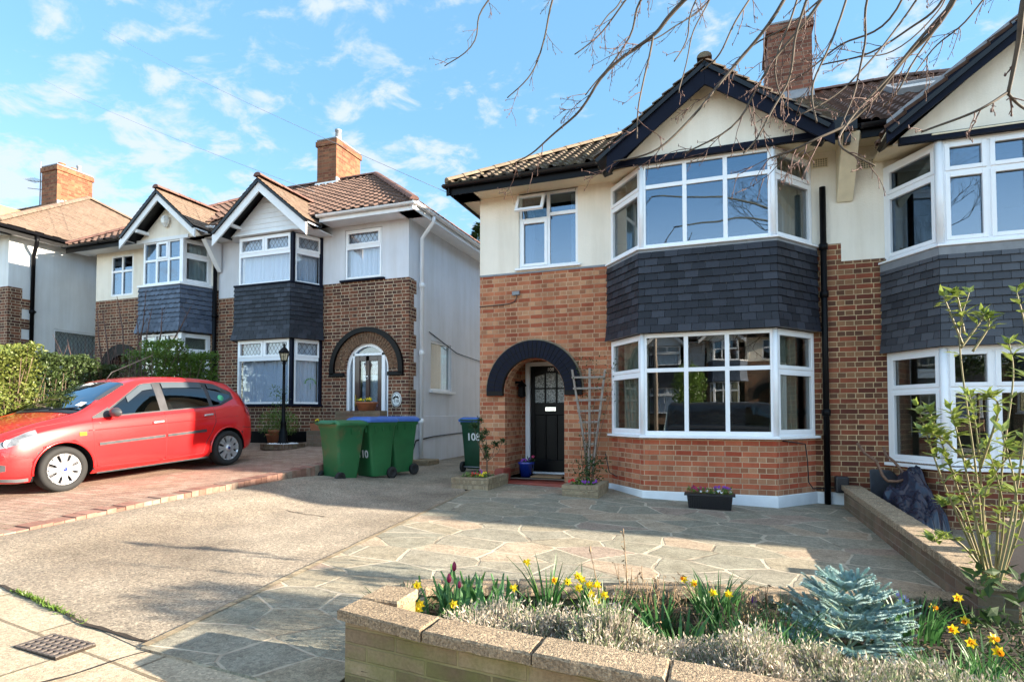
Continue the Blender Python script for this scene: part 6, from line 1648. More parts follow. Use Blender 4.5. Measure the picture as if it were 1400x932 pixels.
def rv(s=1): return V((rnd.uniform(-1, 1), rnd.uniform(-1, 1), rnd.uniform(-1, 1)))*s
def rdir(zb_=0):
    v = rv(); v.z += zb_; return v.normalized()

def hedge(name, label, spine, half, h0, matl, n, leaf, top_noise=.12, twigs=True, group=None, cat='hedge', gapf=0, zb_=.45):
    """spine: list of (x,y,ztop); leaves fill the outer shell"""
    r = thing(name, label, cat, V((spine[0][0], spine[0][1], zb_)), group); mb = MB(); tw = MB()
    S = [V(p) for p in spine]; L = [(b-a).length for a, b in zip(S, S[1:])]; T = sum(L)
    for k in range(n):
        t_ = rnd.random()*T; i = 0
        while i < len(L)-1 and t_ > L[i]: t_ -= L[i]; i += 1
        c = S[i].lerp(S[i+1], t_/L[i]); d = (S[i+1]-S[i]).normalized(); s = V((d.y, -d.x, 0)).normalized()
        a = rnd.uniform(0, 1)
        hh = c.z+top_noise*(noise.noise(c*2.3)*1.2+noise.noise(c*7)*.8)
        zz = zb_+(hh-zb_)*(a if a < .9 else a); side = rnd.choice((-1, 1, 1))
        bulge = half*(1+.16*noise.noise(V((c.x*1.5, c.y*1.5, zz*2)))+.15*noise.noise(V((c.x*5, c.y*5, zz*5))))
        u = rnd.random()
        if u < .30: zz = hh-abs(rnd.gauss(0, .05)); off = rnd.uniform(-bulge, bulge)
        else: off = side*(bulge-abs(rnd.gauss(0, .09)))*(1-.35*max(0, (zz-zb_)/(hh-zb_)-.6))
        if gapf and noise.noise(V((c.x*3, c.y*3, zz*3))) > gapf: continue
        p_ = V((c.x, c.y, zz))+s*off+rv(.03)
        dd = (s*side*.6+rdir(.6)).normalized(); mb.leaf(p_, dd, rdir(1), leaf*rnd.uniform(.7, 1.3), leaf*.6*rnd.uniform(.7, 1.2))
    for k in range(int(n*.35)):
        t_ = rnd.random()*T; i = 0
        while i < len(L)-1 and t_ > L[i]: t_ -= L[i]; i += 1
        c = S[i].lerp(S[i+1], t_/L[i]); d = (S[i+1]-S[i]).normalized(); s = V((d.y, -d.x, 0)).normalized(); zz = zb_+(c.z-zb_-.08)*rnd.random()
        mb.leaf(V((c.x, c.y, zz))+s*rnd.uniform(-half*.7, half*.7)+rv(.05), rdir(.2), rdir(), leaf*1.8, leaf*1.2)
    mb.build('foliage', M[matl], r, uv=False)
    for k in range(int(n/90)):
        t_ = rnd.random()*T; i = 0
        while i < len(L)-1 and t_ > L[i]: t_ -= L[i]; i += 1
        c = S[i].lerp(S[i+1], t_/L[i]); a = V((c.x, c.y, zb_))+V((rnd.uniform(-half, half)*.4, rnd.uniform(-.1, .1), 0)); b = a+V((rnd.uniform(-1, 1)*half, rnd.uniform(-.3, .3), (c.z-zb_)*rnd.uniform(.6, 1.03))); m_ = (a+b)/2+rv(.06)
        tw.tube([a, m_, b], [.014, .009, .004], 5)
    tw.build('branches', M['woodstem'], r, uv=False); return r
hedge('hedge', 'sunlit yellow-green variegated hedge at the left edge behind the car bonnet', [(-9.9, 3.5, 2.25), (-9.9, 5.7, 2.32)], .42, .4, 'hedge1', 15000, .055)
hedge('hedge', 'dark thin hedge between the yellow-green hedge and the bare shrub', [(-9.9, 5.7, 2.28), (-9.95, 7.0, 2.18)], .38, .4, 'hedge2', 8500, .05, gapf=.34)
hedge('garden_bush', 'bushy green shrub in front of the slate bay, right of the dark hedge', [(-10.0, 7.55, 2.50), (-10.0, 8.2, 2.62), (-10.0, 9.0, 2.35)], .45, .5, 'hedge3', 8500, .055, top_noise=.22, cat='bush', zb_=.55)
bs = thing('bare_shrub', 'leafless reddish shrub standing between the dark hedge and the green bush', 'shrub', V((-10.3, 7.9, .5)))
mb = MB()
for k in range(75):
    a = V((-10.1+rnd.uniform(-.25, .25), 7.2+rnd.uniform(-.4, .5), .5)); h_ = rnd.uniform(1.5, 2.3); d = V((rnd.uniform(-.25, .25), rnd.uniform(-.35, .35), 1)); P = [a]; 
    for i in range(6): d = (d+rv(.12)).normalized(); P.append(P[-1]+d*h_/6)
    mb.tube(P, [.012-.0016*i for i in range(7)], 4)
    for i in range(2, 6):
        q_ = P[i]; mb.tube([q_, q_+rdir(.8)*rnd.uniform(.15, .35)], [.005, .002], 4)
mb.build('twigs', M['twig'], bs, uv=False)
for k in range(9):
    pass
sh2 = thing('bare_climber', 'tall pinkish bare stems in front of the arch of the far house', 'shrub', V((-11.9, 9.3, .6))); mb = MB()
for px_, py_, qx, qy in ((170, 470, 160, 405), (185, 470, 200, 395), (200, 470, 208, 420), (150, 475, 140, 425), (225, 460, 262, 418), (212, 465, 222, 420), (190, 472, 186, 425), (140, 475, 133, 420)):
    a = at_y(px_, py_+25, 9.4); b = at_y(qx, qy, 9.4); m_ = a.lerp(b, .5)+V((rnd.uniform(-.08, .08), 0, 0)); mb.tube([a, m_, b], [.02, .014, .006], 5)
    for j in range(3): c = m_.lerp(b, j/3); mb.tube([c, c+V((rnd.uniform(-.2, .2), 0, .2))], [.008, .003], 4)
mb.build('twigs', M['twig'], sh2, uv=False)

M['boughbark'] = plain('young_bark', (.072, .054, .038), .75, .35, 9)
# overhanging street tree (trunk just outside the right edge)
tree = thing('bare_tree', 'leafless street tree whose branches hang down over the top right of the view', 'tree', V((3.5, .1, 0)))
mb = MB(); crown = V((3.3, .2, 4.3))
mb.tube([(3.5, .1, -.1), (3.52, .1, 1.0), (3.45, .15, 2.4), tuple(crown), (3.0, .4, 5.6)], [.24, .19, .17, .15, .10], 14); mb.build('trunk', M['bark'], tree)
twigc = [0]
def twigs(mb, P, r0, dens, ln, depth=0, droop=-.15):
    """side twigs along a branch"""
    L = 0
    for i in range(len(P)-1):
        a, b = V(P[i]), V(P[i+1]); seg = (b-a).length; d = (b-a).normalized(); x = rnd.random()/dens
        while x < seg:
            q_ = a+d*x; s = rdir(); s = (s-d*s.dot(d)).normalized(); e = (d*.7+s*.8+V((0, 0, droop))).normalized(); l = ln*rnd.uniform(.35, 1.1)
            pts = [q_]; dd = e
            for k in range(4): dd = (dd+rv(.22)+d*.06).normalized(); pts.append(pts[-1]+dd*l/4)
            rr = max(.0024, r0*.45)
            mb.tube(pts, [rr, rr*.85, rr*.7, rr*.55, rr*.5], 4); twigc[0] += 1
            mb.lathe(pts[-1], [(.001, -.006), (rr*1.1, 0), (.001, .012)], 4)
            for k in (1, 2, 3):
                if rnd.random() < .6: bp = pts[k]; bb = (dd+rv(.8)).normalized(); mb.tube([bp, bp+bb*l*.22], [rr*.55, rr*.4], 4)
            if depth > 0: twigs(mb, pts, rr*.8, dens*1.6, ln*.45, depth-1, droop)
            x += rnd.expovariate(dens)
def bough(pts, r0, r1, mat='boughbark', dens=3.2, ln=.28, depth=1, start=0):
    dens *= 2.1; r1 = max(r1, .0042)
    """pts: (px,py,depth) along the bough, in 3D once placed"""
    P = [at_d(x, y, d) for x, y, d in pts]; Q = []
    for i in range(len(P)*6-5):
        t_ = i/(len(P)*6-6); c = V(crom([tuple(p) for p in P], t_)); Q.append(c+V((noise.noise(c*3), noise.noise(c*3+V((9, 0, 0))), noise.noise(c*3+V((0, 9, 0)))))*.03)
    n = len(Q); mb = MB(); mb.tube(Q, [r0+(r1-r0)*(i/(n-1))**.8 for i in range(n)], 7)
    tb = MB(); twigs(tb, Q[start:], max(r1*1.6, .004), dens, ln, depth)
    mb.v_off = 0; b = mb.build('bough', M[mat], tree, uv=False); tb.build('twigs', M['twig'], b, uv=False)
    return Q
D0_ = 3.6
bough([(1330, -420, 3.2), (1130, -150, 3.4), (935, 0, 3.7), (890, 48, 3.8), (830, 100, 3.9), (785, 160, 4.0), (740, 200, 4.1), (705, 222, 4.15)], .020, .0042, dens=3.2, ln=.30, start=10)
bough([(1000, -120, 3.6), (885, -10, 3.9), (862, 50, 4.0), (800, 130, 4.1)], .012, .003, dens=2.5, ln=.25)
bough([(890, 48, 3.8), (886, 90, 3.8), (874, 140, 3.75), (870, 190, 3.7)], .008, .003, dens=2.2, ln=.22)
bough([(800, -130, 4.4), (757, -5, 4.6), (745, 55, 4.7), (725, 100, 4.75), (692, 136, 4.8)], .010, .003, dens=2.4, ln=.28)
bough([(760, -130, 5.0), (668, 0, 5.2), (650, 55, 5.3), (608, 92, 5.4)], .009, .003, dens=2.2, ln=.28)
bough([(930, -100, 4.2), (852, 2, 4.3), (820, 48, 4.4), (782, 75, 4.4)], .008, .003, dens=2.6, ln=.25)
bough([(1000, -90, 4.0), (950, 5, 4.1), (940, 50, 4.1), (920, 82, 4.1)], .007, .003, dens=2, ln=.2)
bough([(1400, -240, 2.7), (1300, 10, 2.9), (1240, 85, 3.0), (1170, 165, 3.1), (1110, 195, 3.1), (1050, 215, 3.15)], .015, .0045, dens=3.6, ln=.30, start=8)
bough([(1300, 8, 2.9), (1230, 95, 3.0), (1165, 165, 3.05), (1150, 200, 3.0), (1195, 225, 2.9)], .010, .003, dens=2.2, ln=.2)
bough([(1150, -150, 3.2), (1070, 0, 3.3), (1010, 85, 3.4), (960, 150, 3.4), (900, 205, 3.4), (835, 218, 3.45)], .013, .0035, dens=3.4, ln=.26, start=8)
bough([(1200, -120, 3.1), (1120, 0, 3.2), (1060, 80, 3.3), (1010, 165, 3.35), (940, 210, 3.4)], .011, .0035, dens=3.4, ln=.26, start=6)
bough([(1120, -60, 3.0), (1090, 40, 3.1), (1075, 120, 3.2), (1040, 180, 3.2), (1015, 210, 3.2)], .008, .003, dens=3.4, ln=.2)
bough([(1230, -80, 3.1), (1185, 0, 3.2), (1180, 60, 3.25), (1165, 120, 3.3), (1150, 180, 3.3)], .008, .003, dens=2.8, ln=.2)
bough([(1340, -100, 3.2), (1290, 0, 3.3), (1240, 40, 3.4), (1180, 75, 3.5), (1120, 95, 3.6)], .009, .003, dens=3, ln=.25)
bough([(1255, -60, 3.5), (1215, 25, 3.6), (1150, 60, 3.8), (1100, 100, 3.9), (1060, 118, 4.0)], .008, .003, dens=3, ln=.22)
bough([(1010, -90, 4.2), (965, 10, 4.2), (945, 60, 4.2), (928, 130, 4.2)], .006, .0025, dens=2, ln=.18)
bough([(1460, -200, 2.2), (1405, -20, 2.3), (1395, 60, 2.35), (1380, 130, 2.4)], .016, .007, dens=1.4, ln=.1)
bough([(1380, 128, 2.4), (1340, 150, 2.4), (1290, 170, 2.45), (1262, 180, 2.45)], .006, .003, dens=3, ln=.12)
bough([(1380, 130, 2.4), (1400, 145, 2.4), (1430, 160, 2.4)], .006, .003, dens=2, ln=.1)
bough([(1300, -30, 4.0), (1290, 10, 4.0), (1220, 70, 4.1), (1170, 80, 4.1)], .006, .003, dens=2.6, ln=.2)
for q_ in ([(1180, -60, 3.6), (1100, 20, 3.7), (1030, 60, 3.8), (985, 110, 3.9)], [(1060, -60, 3.5), (1010, 20, 3.5), (985, 70, 3.5), (960, 95, 3.6)], [(1010, -60, 4.3), (960, 12, 4.4), (915, 45, 4.4), (880, 60, 4.4)],
    [(1340, -60, 3.4), (1270, 50, 3.5), (1230, 120, 3.5), (1205, 150, 3.6)], [(1290, -60, 3.2), (1230, 30, 3.3), (1150, 120, 3.3), (1090, 160, 3.3)], [(1110, -60, 3.3), (1080, 20, 3.3), (1060, 90, 3.3), (1075, 150, 3.3)],
    [(880, -60, 4.6), (850, 0, 4.6), (830, 20, 4.6), (812, 45, 4.6)], [(1180, -60, 3.0), (1140, 40, 3.0), (1110, 110, 3.0), (1120, 170, 3.0)], [(1400, -80, 3.6), (1330, 20, 3.7), (1280, 60, 3.8), (1250, 100, 3.8)]):
    bough(q_, .007, .003, dens=2.4, ln=.22)
# limbs from the trunk up to the boughs, and a plain crown above the frame
mb = MB(); cr_ = V((3.0, .4, 5.4))
for e in ((1330, -420, 3.2), (1400, -240, 2.7), (1150, -150, 3.2), (1000, -120, 3.6), (800, -130, 4.4), (1460, -200, 2.2), (760, -130, 5.0), (1200, -120, 3.1)):
    b = at_d(*e); a_ = crown.lerp(cr_, rnd.random()); K = [a_, a_.lerp(b, .3)+V((0, -.1, .5)), a_.lerp(b, .65)+V((0, .1, .45)), b]; Q = [V(crom([tuple(k_) for k_ in K], i/14))+rv(.03) for i in range(15)]; mb.tube(Q, [.034-.02*i/14 for i in range(15)], 8)
mb.build('limbs', M['bark'], tree, uv=False)
cb = MB()
def grow(p, d, l, r, dep):
    P = [p]; dd = d
    for k in range(4): dd = (dd+rv(.16)+V((0, 0, .03))).normalized(); P.append(P[-1]+dd*l/4)
    cb.tube(P, [r, r*.9, r*.8, r*.72, r*.65], 5 if r > .02 else 3, cap=False)
    if dep == 0: return
    for k in range(3 if dep > 1 else 4):
        q_ = P[rnd.choice((2, 3, 4, 4))]; grow(q_, (dd+rdir(.25)*.85).normalized(), l*rnd.uniform(.55, .8), r*.55, dep-1)
for k in range(9):
    a = 2*PI*k/9; grow(cr_.lerp(crown, rnd.random()), V((math.cos(a)*.9, math.sin(a)*.9-.3, .8)).normalized(), 1.75, .045, 5)
cb.build('crown', M['bark'], tree, uv=False)

# leafy shrub at the right
shr = thing('leafy_shrub', 'tall leggy shrub with glossy pale green leaves at the right edge of the flower bed', 'shrub', V((1.5, 4.2, .1)))
st_ = MB(); lf = MB()
def shoot(pts, r0, r1, leaves, ll=.092, whorl=True):
    P = [at_d(*q_) for q_ in pts]; Q = [V(crom([tuple(p) for p in P], i/(len(P)*5-1))) for i in range(len(P)*5)]
    st_.tube(Q, [r0+(r1-r0)*i/(len(Q)-1) for i in range(len(Q))], 6)
    n = len(Q)
    for k in range(leaves):
        f = 1-abs(rnd.gauss(0, .36)); f = min(max(f, .12), 1); q_ = Q[int(f*(n-1))]; a = rnd.random()*2*PI
        d = V((math.cos(a), math.sin(a), rnd.uniform(-.1, 1.1))).normalized(); lf.leaf(q_, d, V((0, 0, 1)), ll*rnd.uniform(.6, 1.25), ll*.43*rnd.uniform(.8, 1.2))
    for k in range(4):
        a = rnd.random()*2*PI; d = V((math.cos(a)*.7, math.sin(a)*.7, 1)).normalized(); lf.leaf(Q[-1], d, V((math.sin(a), math.cos(a), .3)), ll*rnd.uniform(.5, .9), ll*.34)
base = (1355, 812)
for q_ in (
 [(1348, 800, 3.7), (1335, 650, 3.65), (1312, 470, 3.6), (1325, 400, 3.6)], [(1316, 470, 3.6), (1300, 430, 3.6), (1290, 405, 3.6)], [(1318, 455, 3.6), (1310, 410, 3.6), (1303, 402, 3.6)],
 [(1314, 475, 3.6), (1340, 440, 3.6), (1345, 428, 3.6)], [(1330, 480, 3.6), (1350, 450, 3.6), (1352, 435, 3.6)],
 [(1352, 800, 3.5), (1300, 640, 3.4), (1270, 560, 3.4)], [(1352, 800, 3.5), (1290, 660, 3.4), (1255, 555, 3.4)], [(1350, 800, 3.4), (1320, 640, 3.3), (1300, 560, 3.3)],
 [(1360, 800, 3.6), (1370, 640, 3.5), (1385, 520, 3.5), (1380, 470, 3.5)], [(1362, 800, 3.2), (1395, 640, 3.1), (1405, 480, 3.1), (1390, 400, 3.1)],
 [(1358, 800, 3.5), (1345, 700, 3.5), (1335, 590, 3.4), (1325, 540, 3.4)], [(1365, 800, 3.3), (1400, 700, 3.2), (1420, 560, 3.1)],
 [(1366, 800, 3.0), (1390, 690, 3.0), (1370, 590, 3.0)], [(1356, 800, 3.5), (1330, 700, 3.4), (1290, 620, 3.4)], [(1350, 800, 3.6), (1312, 700, 3.6), (1290, 690, 3.5)],
 [(1360, 800, 3.6), (1372, 700, 3.5), (1350, 610, 3.4)], [(1360, 800, 3.4), (1345, 680, 3.3), (1400, 600, 3.2)], [(1330, 640, 3.4), (1290, 600, 3.3), (1262, 590, 3.3)], [(1340, 640, 3.4), (1365, 560, 3.3), (1350, 540, 3.3)], [(1352, 790, 3.4), (1310, 740, 3.4), (1275, 740, 3.3)]):
    shoot(q_, .0075, .003, 14 if q_[-1][1] < 480 else 36)
st_.build('stems', leaf_mat('shrub_stem', (.16, .16, .06), (.26, .20, .11), .6, 0), shr, uv=False); lf.build('foliage', M['laurel'], shr, uv=False)
sb = MB()
for k in range(60):
    c = at_d(rnd.uniform(1330, 1400), rnd.uniform(780, 860), rnd.uniform(2.7, 3.6)); sb.leaf(c, rdir(.4), rdir(1), .09, .04)
struct(sb.build('low_foliage', M['darkleaf'], None, uv=False), kind='stuff')

rs = thing('shadow_shrub', 'loose round-headed shrub added out of view beyond the right edge for its shadow', 'shrub', V((4.3, 3.65, -.05))); mb = MB(); mb.tube([(4.3, 3.65, -.1), (4.32, 3.66, 1.9)], .025, 8); mb.build('stem', M['woodstem'], rs); lf = MB()  # unseen shrub, added to cast streaky shadow over the near drive
for k in range(1500):
    d = rdir(); q_ = V((4.3, 3.62, 2.22))+V((d.x*.75, d.y*.42, d.z*.28))*rnd.random()**.4
    if noise.noise(q_*3.2) > .12: continue
    lf.leaf(q_, rdir(.2), rdir(), .07, .035)
lf.build('foliage', M['darkleaf'], rs, uv=False)
# bed plants
def bz(x, y): return sz(x, y)
def strap_clump(mb, c, n, h, spread, w=.012, curl=.25):
    for k in range(n):
        a = rnd.random()*2*PI; r_ = spread*math.sqrt(rnd.random()); p0 = c+V((math.cos(a)*r_*.5, math.sin(a)*r_*.5, 0)); hh = h*rnd.uniform(.6, 1.1); b = rnd.random()*2*PI; lean = V((math.cos(a), math.sin(a), 0))*rnd.uniform(.05, curl)*hh
        s = V((math.cos(b), math.sin(b), 0)); P = []; 
        for i in range(5):
            t_ = i/4; q_ = p0+V((0, 0, hh*t_*(1-.12*t_)))+lean*t_*t_*2; ww = w*(1-t_**3*.85)*.5; P.append((q_-s*ww, q_+s*ww))
        for i in range(4): mb.mesh([P[i][0], P[i][1], P[i+1][1], P[i+1][0]], [(0, 1, 2, 3)], True)
def daff_flower(yb, ob, c, d, r=.024):
    d = d.normalized(); u = d.orthogonal().normalized(); v = d.cross(u)
    for k in range(6):
        a = 2*PI*k/6; e = (u*math.cos(a)+v*math.sin(a)); yb.leaf(c, (e+d*-.12).normalized(), d, r*1.15, r*.75, .1)
    P = []; 
    for rr, zz in ((r*.25, 0), (r*.32, r*.6), (r*.48, r*.95)):
        P += [c+d*zz+(u*math.cos(2*PI*k/8)+v*math.sin(2*PI*k/8))*rr for k in range(8)]
    ob.mesh(P, [(i*8+k, i*8+(k+1) % 8, (i+1)*8+(k+1) % 8, (i+1)*8+k) for i in range(2) for k in range(8)], True)
def daffodil(label, c, leaves, flowers, h=.28, spread=.08, trumpet='yellow', spots=None):
    r = thing('daffodil_clump', label, 'daffodils', c); m1 = MB(); strap_clump(m1, c, int(leaves*1.5), h*1.12, spread*1.2); m1.build('leaves', M['daffleaf'], r, uv=False)
    s_ = MB()
    for k in range(flowers):
        if spots: e = spots[k]
        else: a = rnd.random()*2*PI; e = c+V((math.cos(a)*spread*1.1, math.sin(a)*spread*1.1, h*rnd.uniform(.75, 1.1)))
        yb = MB(); ob = MB(); s_.tube([c, c.lerp(e, .6)+V((0, 0, .02)), e], [.004, .0035, .003], 5); d = V((rnd.uniform(-.8, .5), -1, rnd.uniform(-.1, .5)))
        daff_flower(yb, ob, e, d); f = yb.build('flower', M['yellow'], r, uv=False); ob.build('trumpet', M[trumpet], f, uv=False)
    s_.build('stems', M['stem'], r, uv=False)
def F(l): return [at_d(x, y, d) for x, y, d in l]
daffodil('yellow daffodils at the left end of the bed, nearest the wall corner', V((-1.62, 2.75, .05)), 26, 4, .30, .10, spots=F([(570, 800, 2.95), (574, 826, 2.9), (572, 832, 2.85), (620, 826, 3.0)]))
daffodil('single tall pale daffodil with long leaves right of the tulips', V((-1.0, 3.35, .05)), 24, 2, .38, .10, spots=F([(721, 768, 3.35), (703, 803, 3.2)]))
daffodil('largest clump of bright yellow daffodils in the middle of the bed', V((-.62, 3.2, .05)), 34, 9, .30, .12, spots=F([(790, 787, 3.2), (796, 792, 3.25), (791, 803, 3.1), (806, 799, 3.2), (817, 799, 3.2), (809, 812, 3.1), (826, 813, 3.1), (816, 822, 3.05), (776, 795, 3.3)]))
daffodil('small orange cupped daffodil standing between two yellow clumps', V((-.85, 3.6, .05)), 10, 1, .28, .06, 'orange', F([(758, 793, 3.4)]))
daffodil('yellow daffodil pair in front of the shaded paving slab', V((-.1, 3.6, .05)), 18, 2, .30, .10, 'orange', F([(935, 791, 3.5), (949, 797, 3.5)]))
daffodil('pale daffodils among brown stems left of the blue spruce', V((.02, 3.2, .05)), 16, 2, .28, .10, 'yellow', F([(975, 810, 3.2), (996, 812, 3.2)]))
daffodil('orange trumpet daffodils right of the blue spruce', V((1.15, 3.4, .03)), 16, 4, .22, .12, 'orange', F([(1310, 817, 3.1), (1276, 830, 3.2), (1320, 848, 2.9), (1303, 860, 2.8)]))
daffodil('orange trumpet daffodils at the lower right corner of the bed', V((1.25, 2.85, .03)), 14, 3, .22, .10, 'orange', F([(1358, 872, 2.6), (1365, 890, 2.5), (1328, 878, 2.7)]))
tu = thing('tulip_clump', 'tulips with broad green leaves and closed pink buds near the left end of the bed', 'tulips', V((-1.45, 3.2, .05))); m1 = MB()
for k in range(60):
    p0 = V((rnd.uniform(-1.62, -1.12), rnd.uniform(2.95, 3.3), .06)); a = rnd.random()*2*PI; b = V((math.cos(a), math.sin(a), 0)); h_ = rnd.uniform(.20, .36); s = V((-b.y, b.x, 0)); P = []
    for i in range(6):
        t_ = i/5; w = .052*math.sin(PI*min(1, .12+t_*.88))**.8*(1 if t_ < .99 else .1); q_ = p0+V((0, 0, h_*t_))+b*(.10*t_*t_*rnd.uniform(.6, 1.1)); P.append((q_-s*w*.5+b*.006, q_-b*.004, q_+s*w*.5+b*.006))
    for i in range(5): m1.mesh([*P[i], *P[i+1]], [(0, 1, 4, 3), (1, 2, 5, 4)], True)
m1.build('leaves', M['tulipleaf'], tu, uv=False)
for e in F([(621, 774, 3.15), (614, 790, 3.1), (628, 799, 3.05)]):
    mb = MB(); big = .8 if e.z > .42 else .6; mb.lathe(e, [(.004, -.03*big), (.015*big, -.018*big), (.017*big, .0), (.012*big, .02*big), (.002, .034*big)], 8); mb.build('flower_bud', M['pinkf'], tu, uv=False)
    mb = MB(); mb.tube([V((e.x, e.y, .06)), e-V((0, 0, .02))], .004, 5); mb.build('stem', M['stem'], tu, uv=False)
# heather/lavender cushions behind the coping
def heather(label, x0, x1, y0, y1, h, n, green=.2):
    r = thing('heather_cushion', label, 'heather', V(((x0+x1)/2, (y0+y1)/2, .05)), 'grey heather cushions behind the coping'); m1 = MB(); m2 = MB()
    for k in range(n):
        u, v = rnd.random(), rnd.random(); x = x0+(x1-x0)*u; y = y0+(y1-y0)*v; e = math.sin(PI*min(max(u, .04), .96))**.5*math.sin(PI*min(max(v, .06), .94))**.5
        hh = h*(.45+.55*e)*(1+.7*noise.noise(V((x*5, y*5, 0)))); c = V((x, y, bz(x, y)+hh*rnd.uniform(.1, .5))); d = V((rnd.uniform(-.5, .5)+(u-.5)*.7, rnd.uniform(-.5, .5)+(v-.5)*.7, 1)).normalized(); l = hh*rnd.uniform(.4, .65)
        mb_ = m2 if rnd.random() < green+.25*noise.noise(V((x*3, y*3, 5))) else m1
        d2 = (d+rv(.3)).normalized(); w_ = rnd.uniform(.002, .004); s = d.orthogonal().normalized(); s2 = d.cross(s)
        a, b, e_ = c, c+d*l*.6, c+d*l*.6+d2*l*.4
        for S_ in (s, s2): mb_.mesh([a-S_*w_, a+S_*w_, b+S_*w_, b-S_*w_, e_+S_*w_*.3], [(0, 1, 2, 3), (3, 2, 4)])
        for j in range(5):
            q_ = a.lerp(b, .4+.14*j) if j < 4 else e_; mb_.leaf(q_, (d+rv(.9)).normalized(), rdir(), .022, .007, .1)
    m1.build('foliage', M['lav'], r, uv=False); m2.build('green_shoots', M['lavg'], r, uv=False)
xs_ = [(-1.25, -.62), (-.72, -.2), (-.3, .28), (.2, .75), (.65, 1.3), (1.2, 1.9)]
lb = ['grey-pink heather cushion at the left, in front of the tulip leaves', 'grey-pink heather cushion in front of the largest daffodil clump', 'grey-pink heather cushion at the middle of the front wall', 'pale heather cushion in front of the spruce, left half', 'pale heather cushion in front of the spruce, right half', 'pale heather cushion at the lower right corner']
for (a, b), l in zip(xs_, lb): heather(l, a, b, 2.19 if a < 1 else 2.0, 2.85, .215, 5200, .26 if a < .1 else .5)
# blue spruce
sp = thing('blue_spruce', 'dwarf blue spruce with dense frosty needles in the flower bed', 'conifer', V((.62, 3.45, .06))); nb = MB(); tb = MB()
c0 = V((.58, 3.45, .05)); upv = V((0, 0, 1))
def spruce_twig(p, d, l):
    P = [p]; dd = d
    for k in range(3): dd = (dd+rv(.10)).normalized(); P.append(P[-1]+dd*l/3)
    tb.tube(P, [.004, .0035, .003, .002], 4)
    n = int(l*3000)
    for k in range(n):
        t_ = rnd.random()**.9; i = min(2, int(t_*3)); q_ = P[i].lerp(P[i+1], t_*3-i); s = rdir(.15); s = (s-dd*s.dot(dd)).normalized(); e = (dd*.40+s).normalized(); L_ = .0165*(1-.3*t_); w = e.cross(dd).normalized()*.0017
        nb.mesh([q_-w, q_+w, q_+e*L_], [(0, 1, 2)])
    for k in range(7):
        e = (dd+rv(.6)).normalized(); w = e.orthogonal().normalized()*.0016; nb.mesh([P[-1]-w, P[-1]+w, P[-1]+e*.013], [(0, 1, 2)])
    return P
for tier in range(5):
    zt = .05+tier*.075; R_ = (.27, .27, .235, .18, .10)[tier]; nb_ = (11, 11, 9, 8, 5)[tier]
    for k in range(nb_):
        a = 2*PI*(k+rnd.random()*.6)/nb_; d = V((math.cos(a), math.sin(a), .22+.08*tier)).normalized(); st = c0+V((0, 0, zt)); end = st+d*R_*rnd.uniform(.85, 1.12)
        tb.tube([st, st.lerp(end, .6), end], [.008, .006, .004], 5)
        sd = V((-d.y, d.x, 0)).normalized()
        for j in range(4):
            f = .35+.19*j; q_ = st.lerp(end, f)
            for s_ in (-1, 1): spruce_twig(q_, (d*.8+sd*s_*.8+upv*rnd.uniform(.0, .25)).normalized(), .095*rnd.uniform(.7, 1.1)*(1.15-f*.35))
        spruce_twig(end, (d+upv*.15).normalized(), .08)
nb.build('needles', M['spruce'], sp, uv=False); tb.build('branches', M['sprucetip'], sp, uv=False)
# iris-like straps, dead perennials, bergenia leaves, grass
def grass_clump(label, c, n, h, sp_, mat='daffleaf', w=.01, curl=.4, name='strap_leaf_plant'):
    m1 = MB(); strap_clump(m1, c, n, h, sp_, w, curl); tag(m1.build(name, M[mat], None, uv=False), label, 'plant')
grass_clump('grey-green strap leaves beside the tulips', V((-.98, 3.05, .05)), 14, .28, .1, w=.018)
grass_clump('blue-green strap leaves in the middle of the bed', V((-.22, 3.0, .08)), 30, .27, .2, w=.02)
grass_clump('arching green strap leaves left of the blue spruce', V((.12, 2.95, .1)), 26, .27, .16, w=.018)
grass_clump('fine upright grass blades against the spruce', V((.25, 3.3, .05)), 90, .33, .26, w=.006)
grass_clump('long bright grass blades right of the heather, below the spruce', V((.62, 2.75, .05)), 9, .24, .2, w=.010, curl=.6)
grass_clump('tangled green leaves in the shaded corner right of the spruce', V((1.0, 3.1, .04)), 90, .2, .4, w=.009)
grass_clump('green leaf tuft behind the middle daffodils', V((-.35, 3.4, .06)), 34, .28, .2, w=.016)
def dead_clump(label, c, n, h, sp_):
    m1 = MB()
    for k in range(n):
        a = rnd.random()*2*PI; p0 = c+V((math.cos(a)*sp_*rnd.random(), math.sin(a)*sp_*rnd.random(), 0)); P = [p0]; d = V((rnd.uniform(-.3, .3), rnd.uniform(-.3, .3), 1)).normalized(); hh = h*rnd.uniform(.4, 1)
        for i in range(4): d = (d+rv(.12)).normalized(); P.append(P[-1]+d*hh/4)
        m1.tube(P, [.0035, .003, .0025, .002, .0015], 4)
        for i in range(4): m1.leaf(P[rnd.randint(1, 4)], (rdir(-.3)), rdir(), .035*rnd.uniform(.5, 1.2), .012, .4)
    tag(m1.build('dead_perennial', M['dead'], None, uv=False), label, 'plant')
dead_clump('withered brown stems with curled seed heads behind the daffodils', V((-.42, 3.55, .05)), 60, .36, .22)
dead_clump('thin brown seed stalks left of the spruce', V((.12, 3.5, .05)), 50, .34, .2)
dead_clump('dry brown stalk tangle in front of the shaded slab', V((-.1, 3.25, .05)), 40, .2, .2)
m1 = MB()
for tx, ty, d in ((852, 722, 3.6),): 
    e = at_d(tx, ty, d); b = V((e.x+.02, e.y, .06)); m1.tube([b, b.lerp(e, .5)+V((.01, 0, 0)), e], [.005, .004, .003], 5)
    for k in range(10): m1.leaf(b.lerp(e, .5+.05*k), rdir(.5), rdir(), .03, .012, .3)
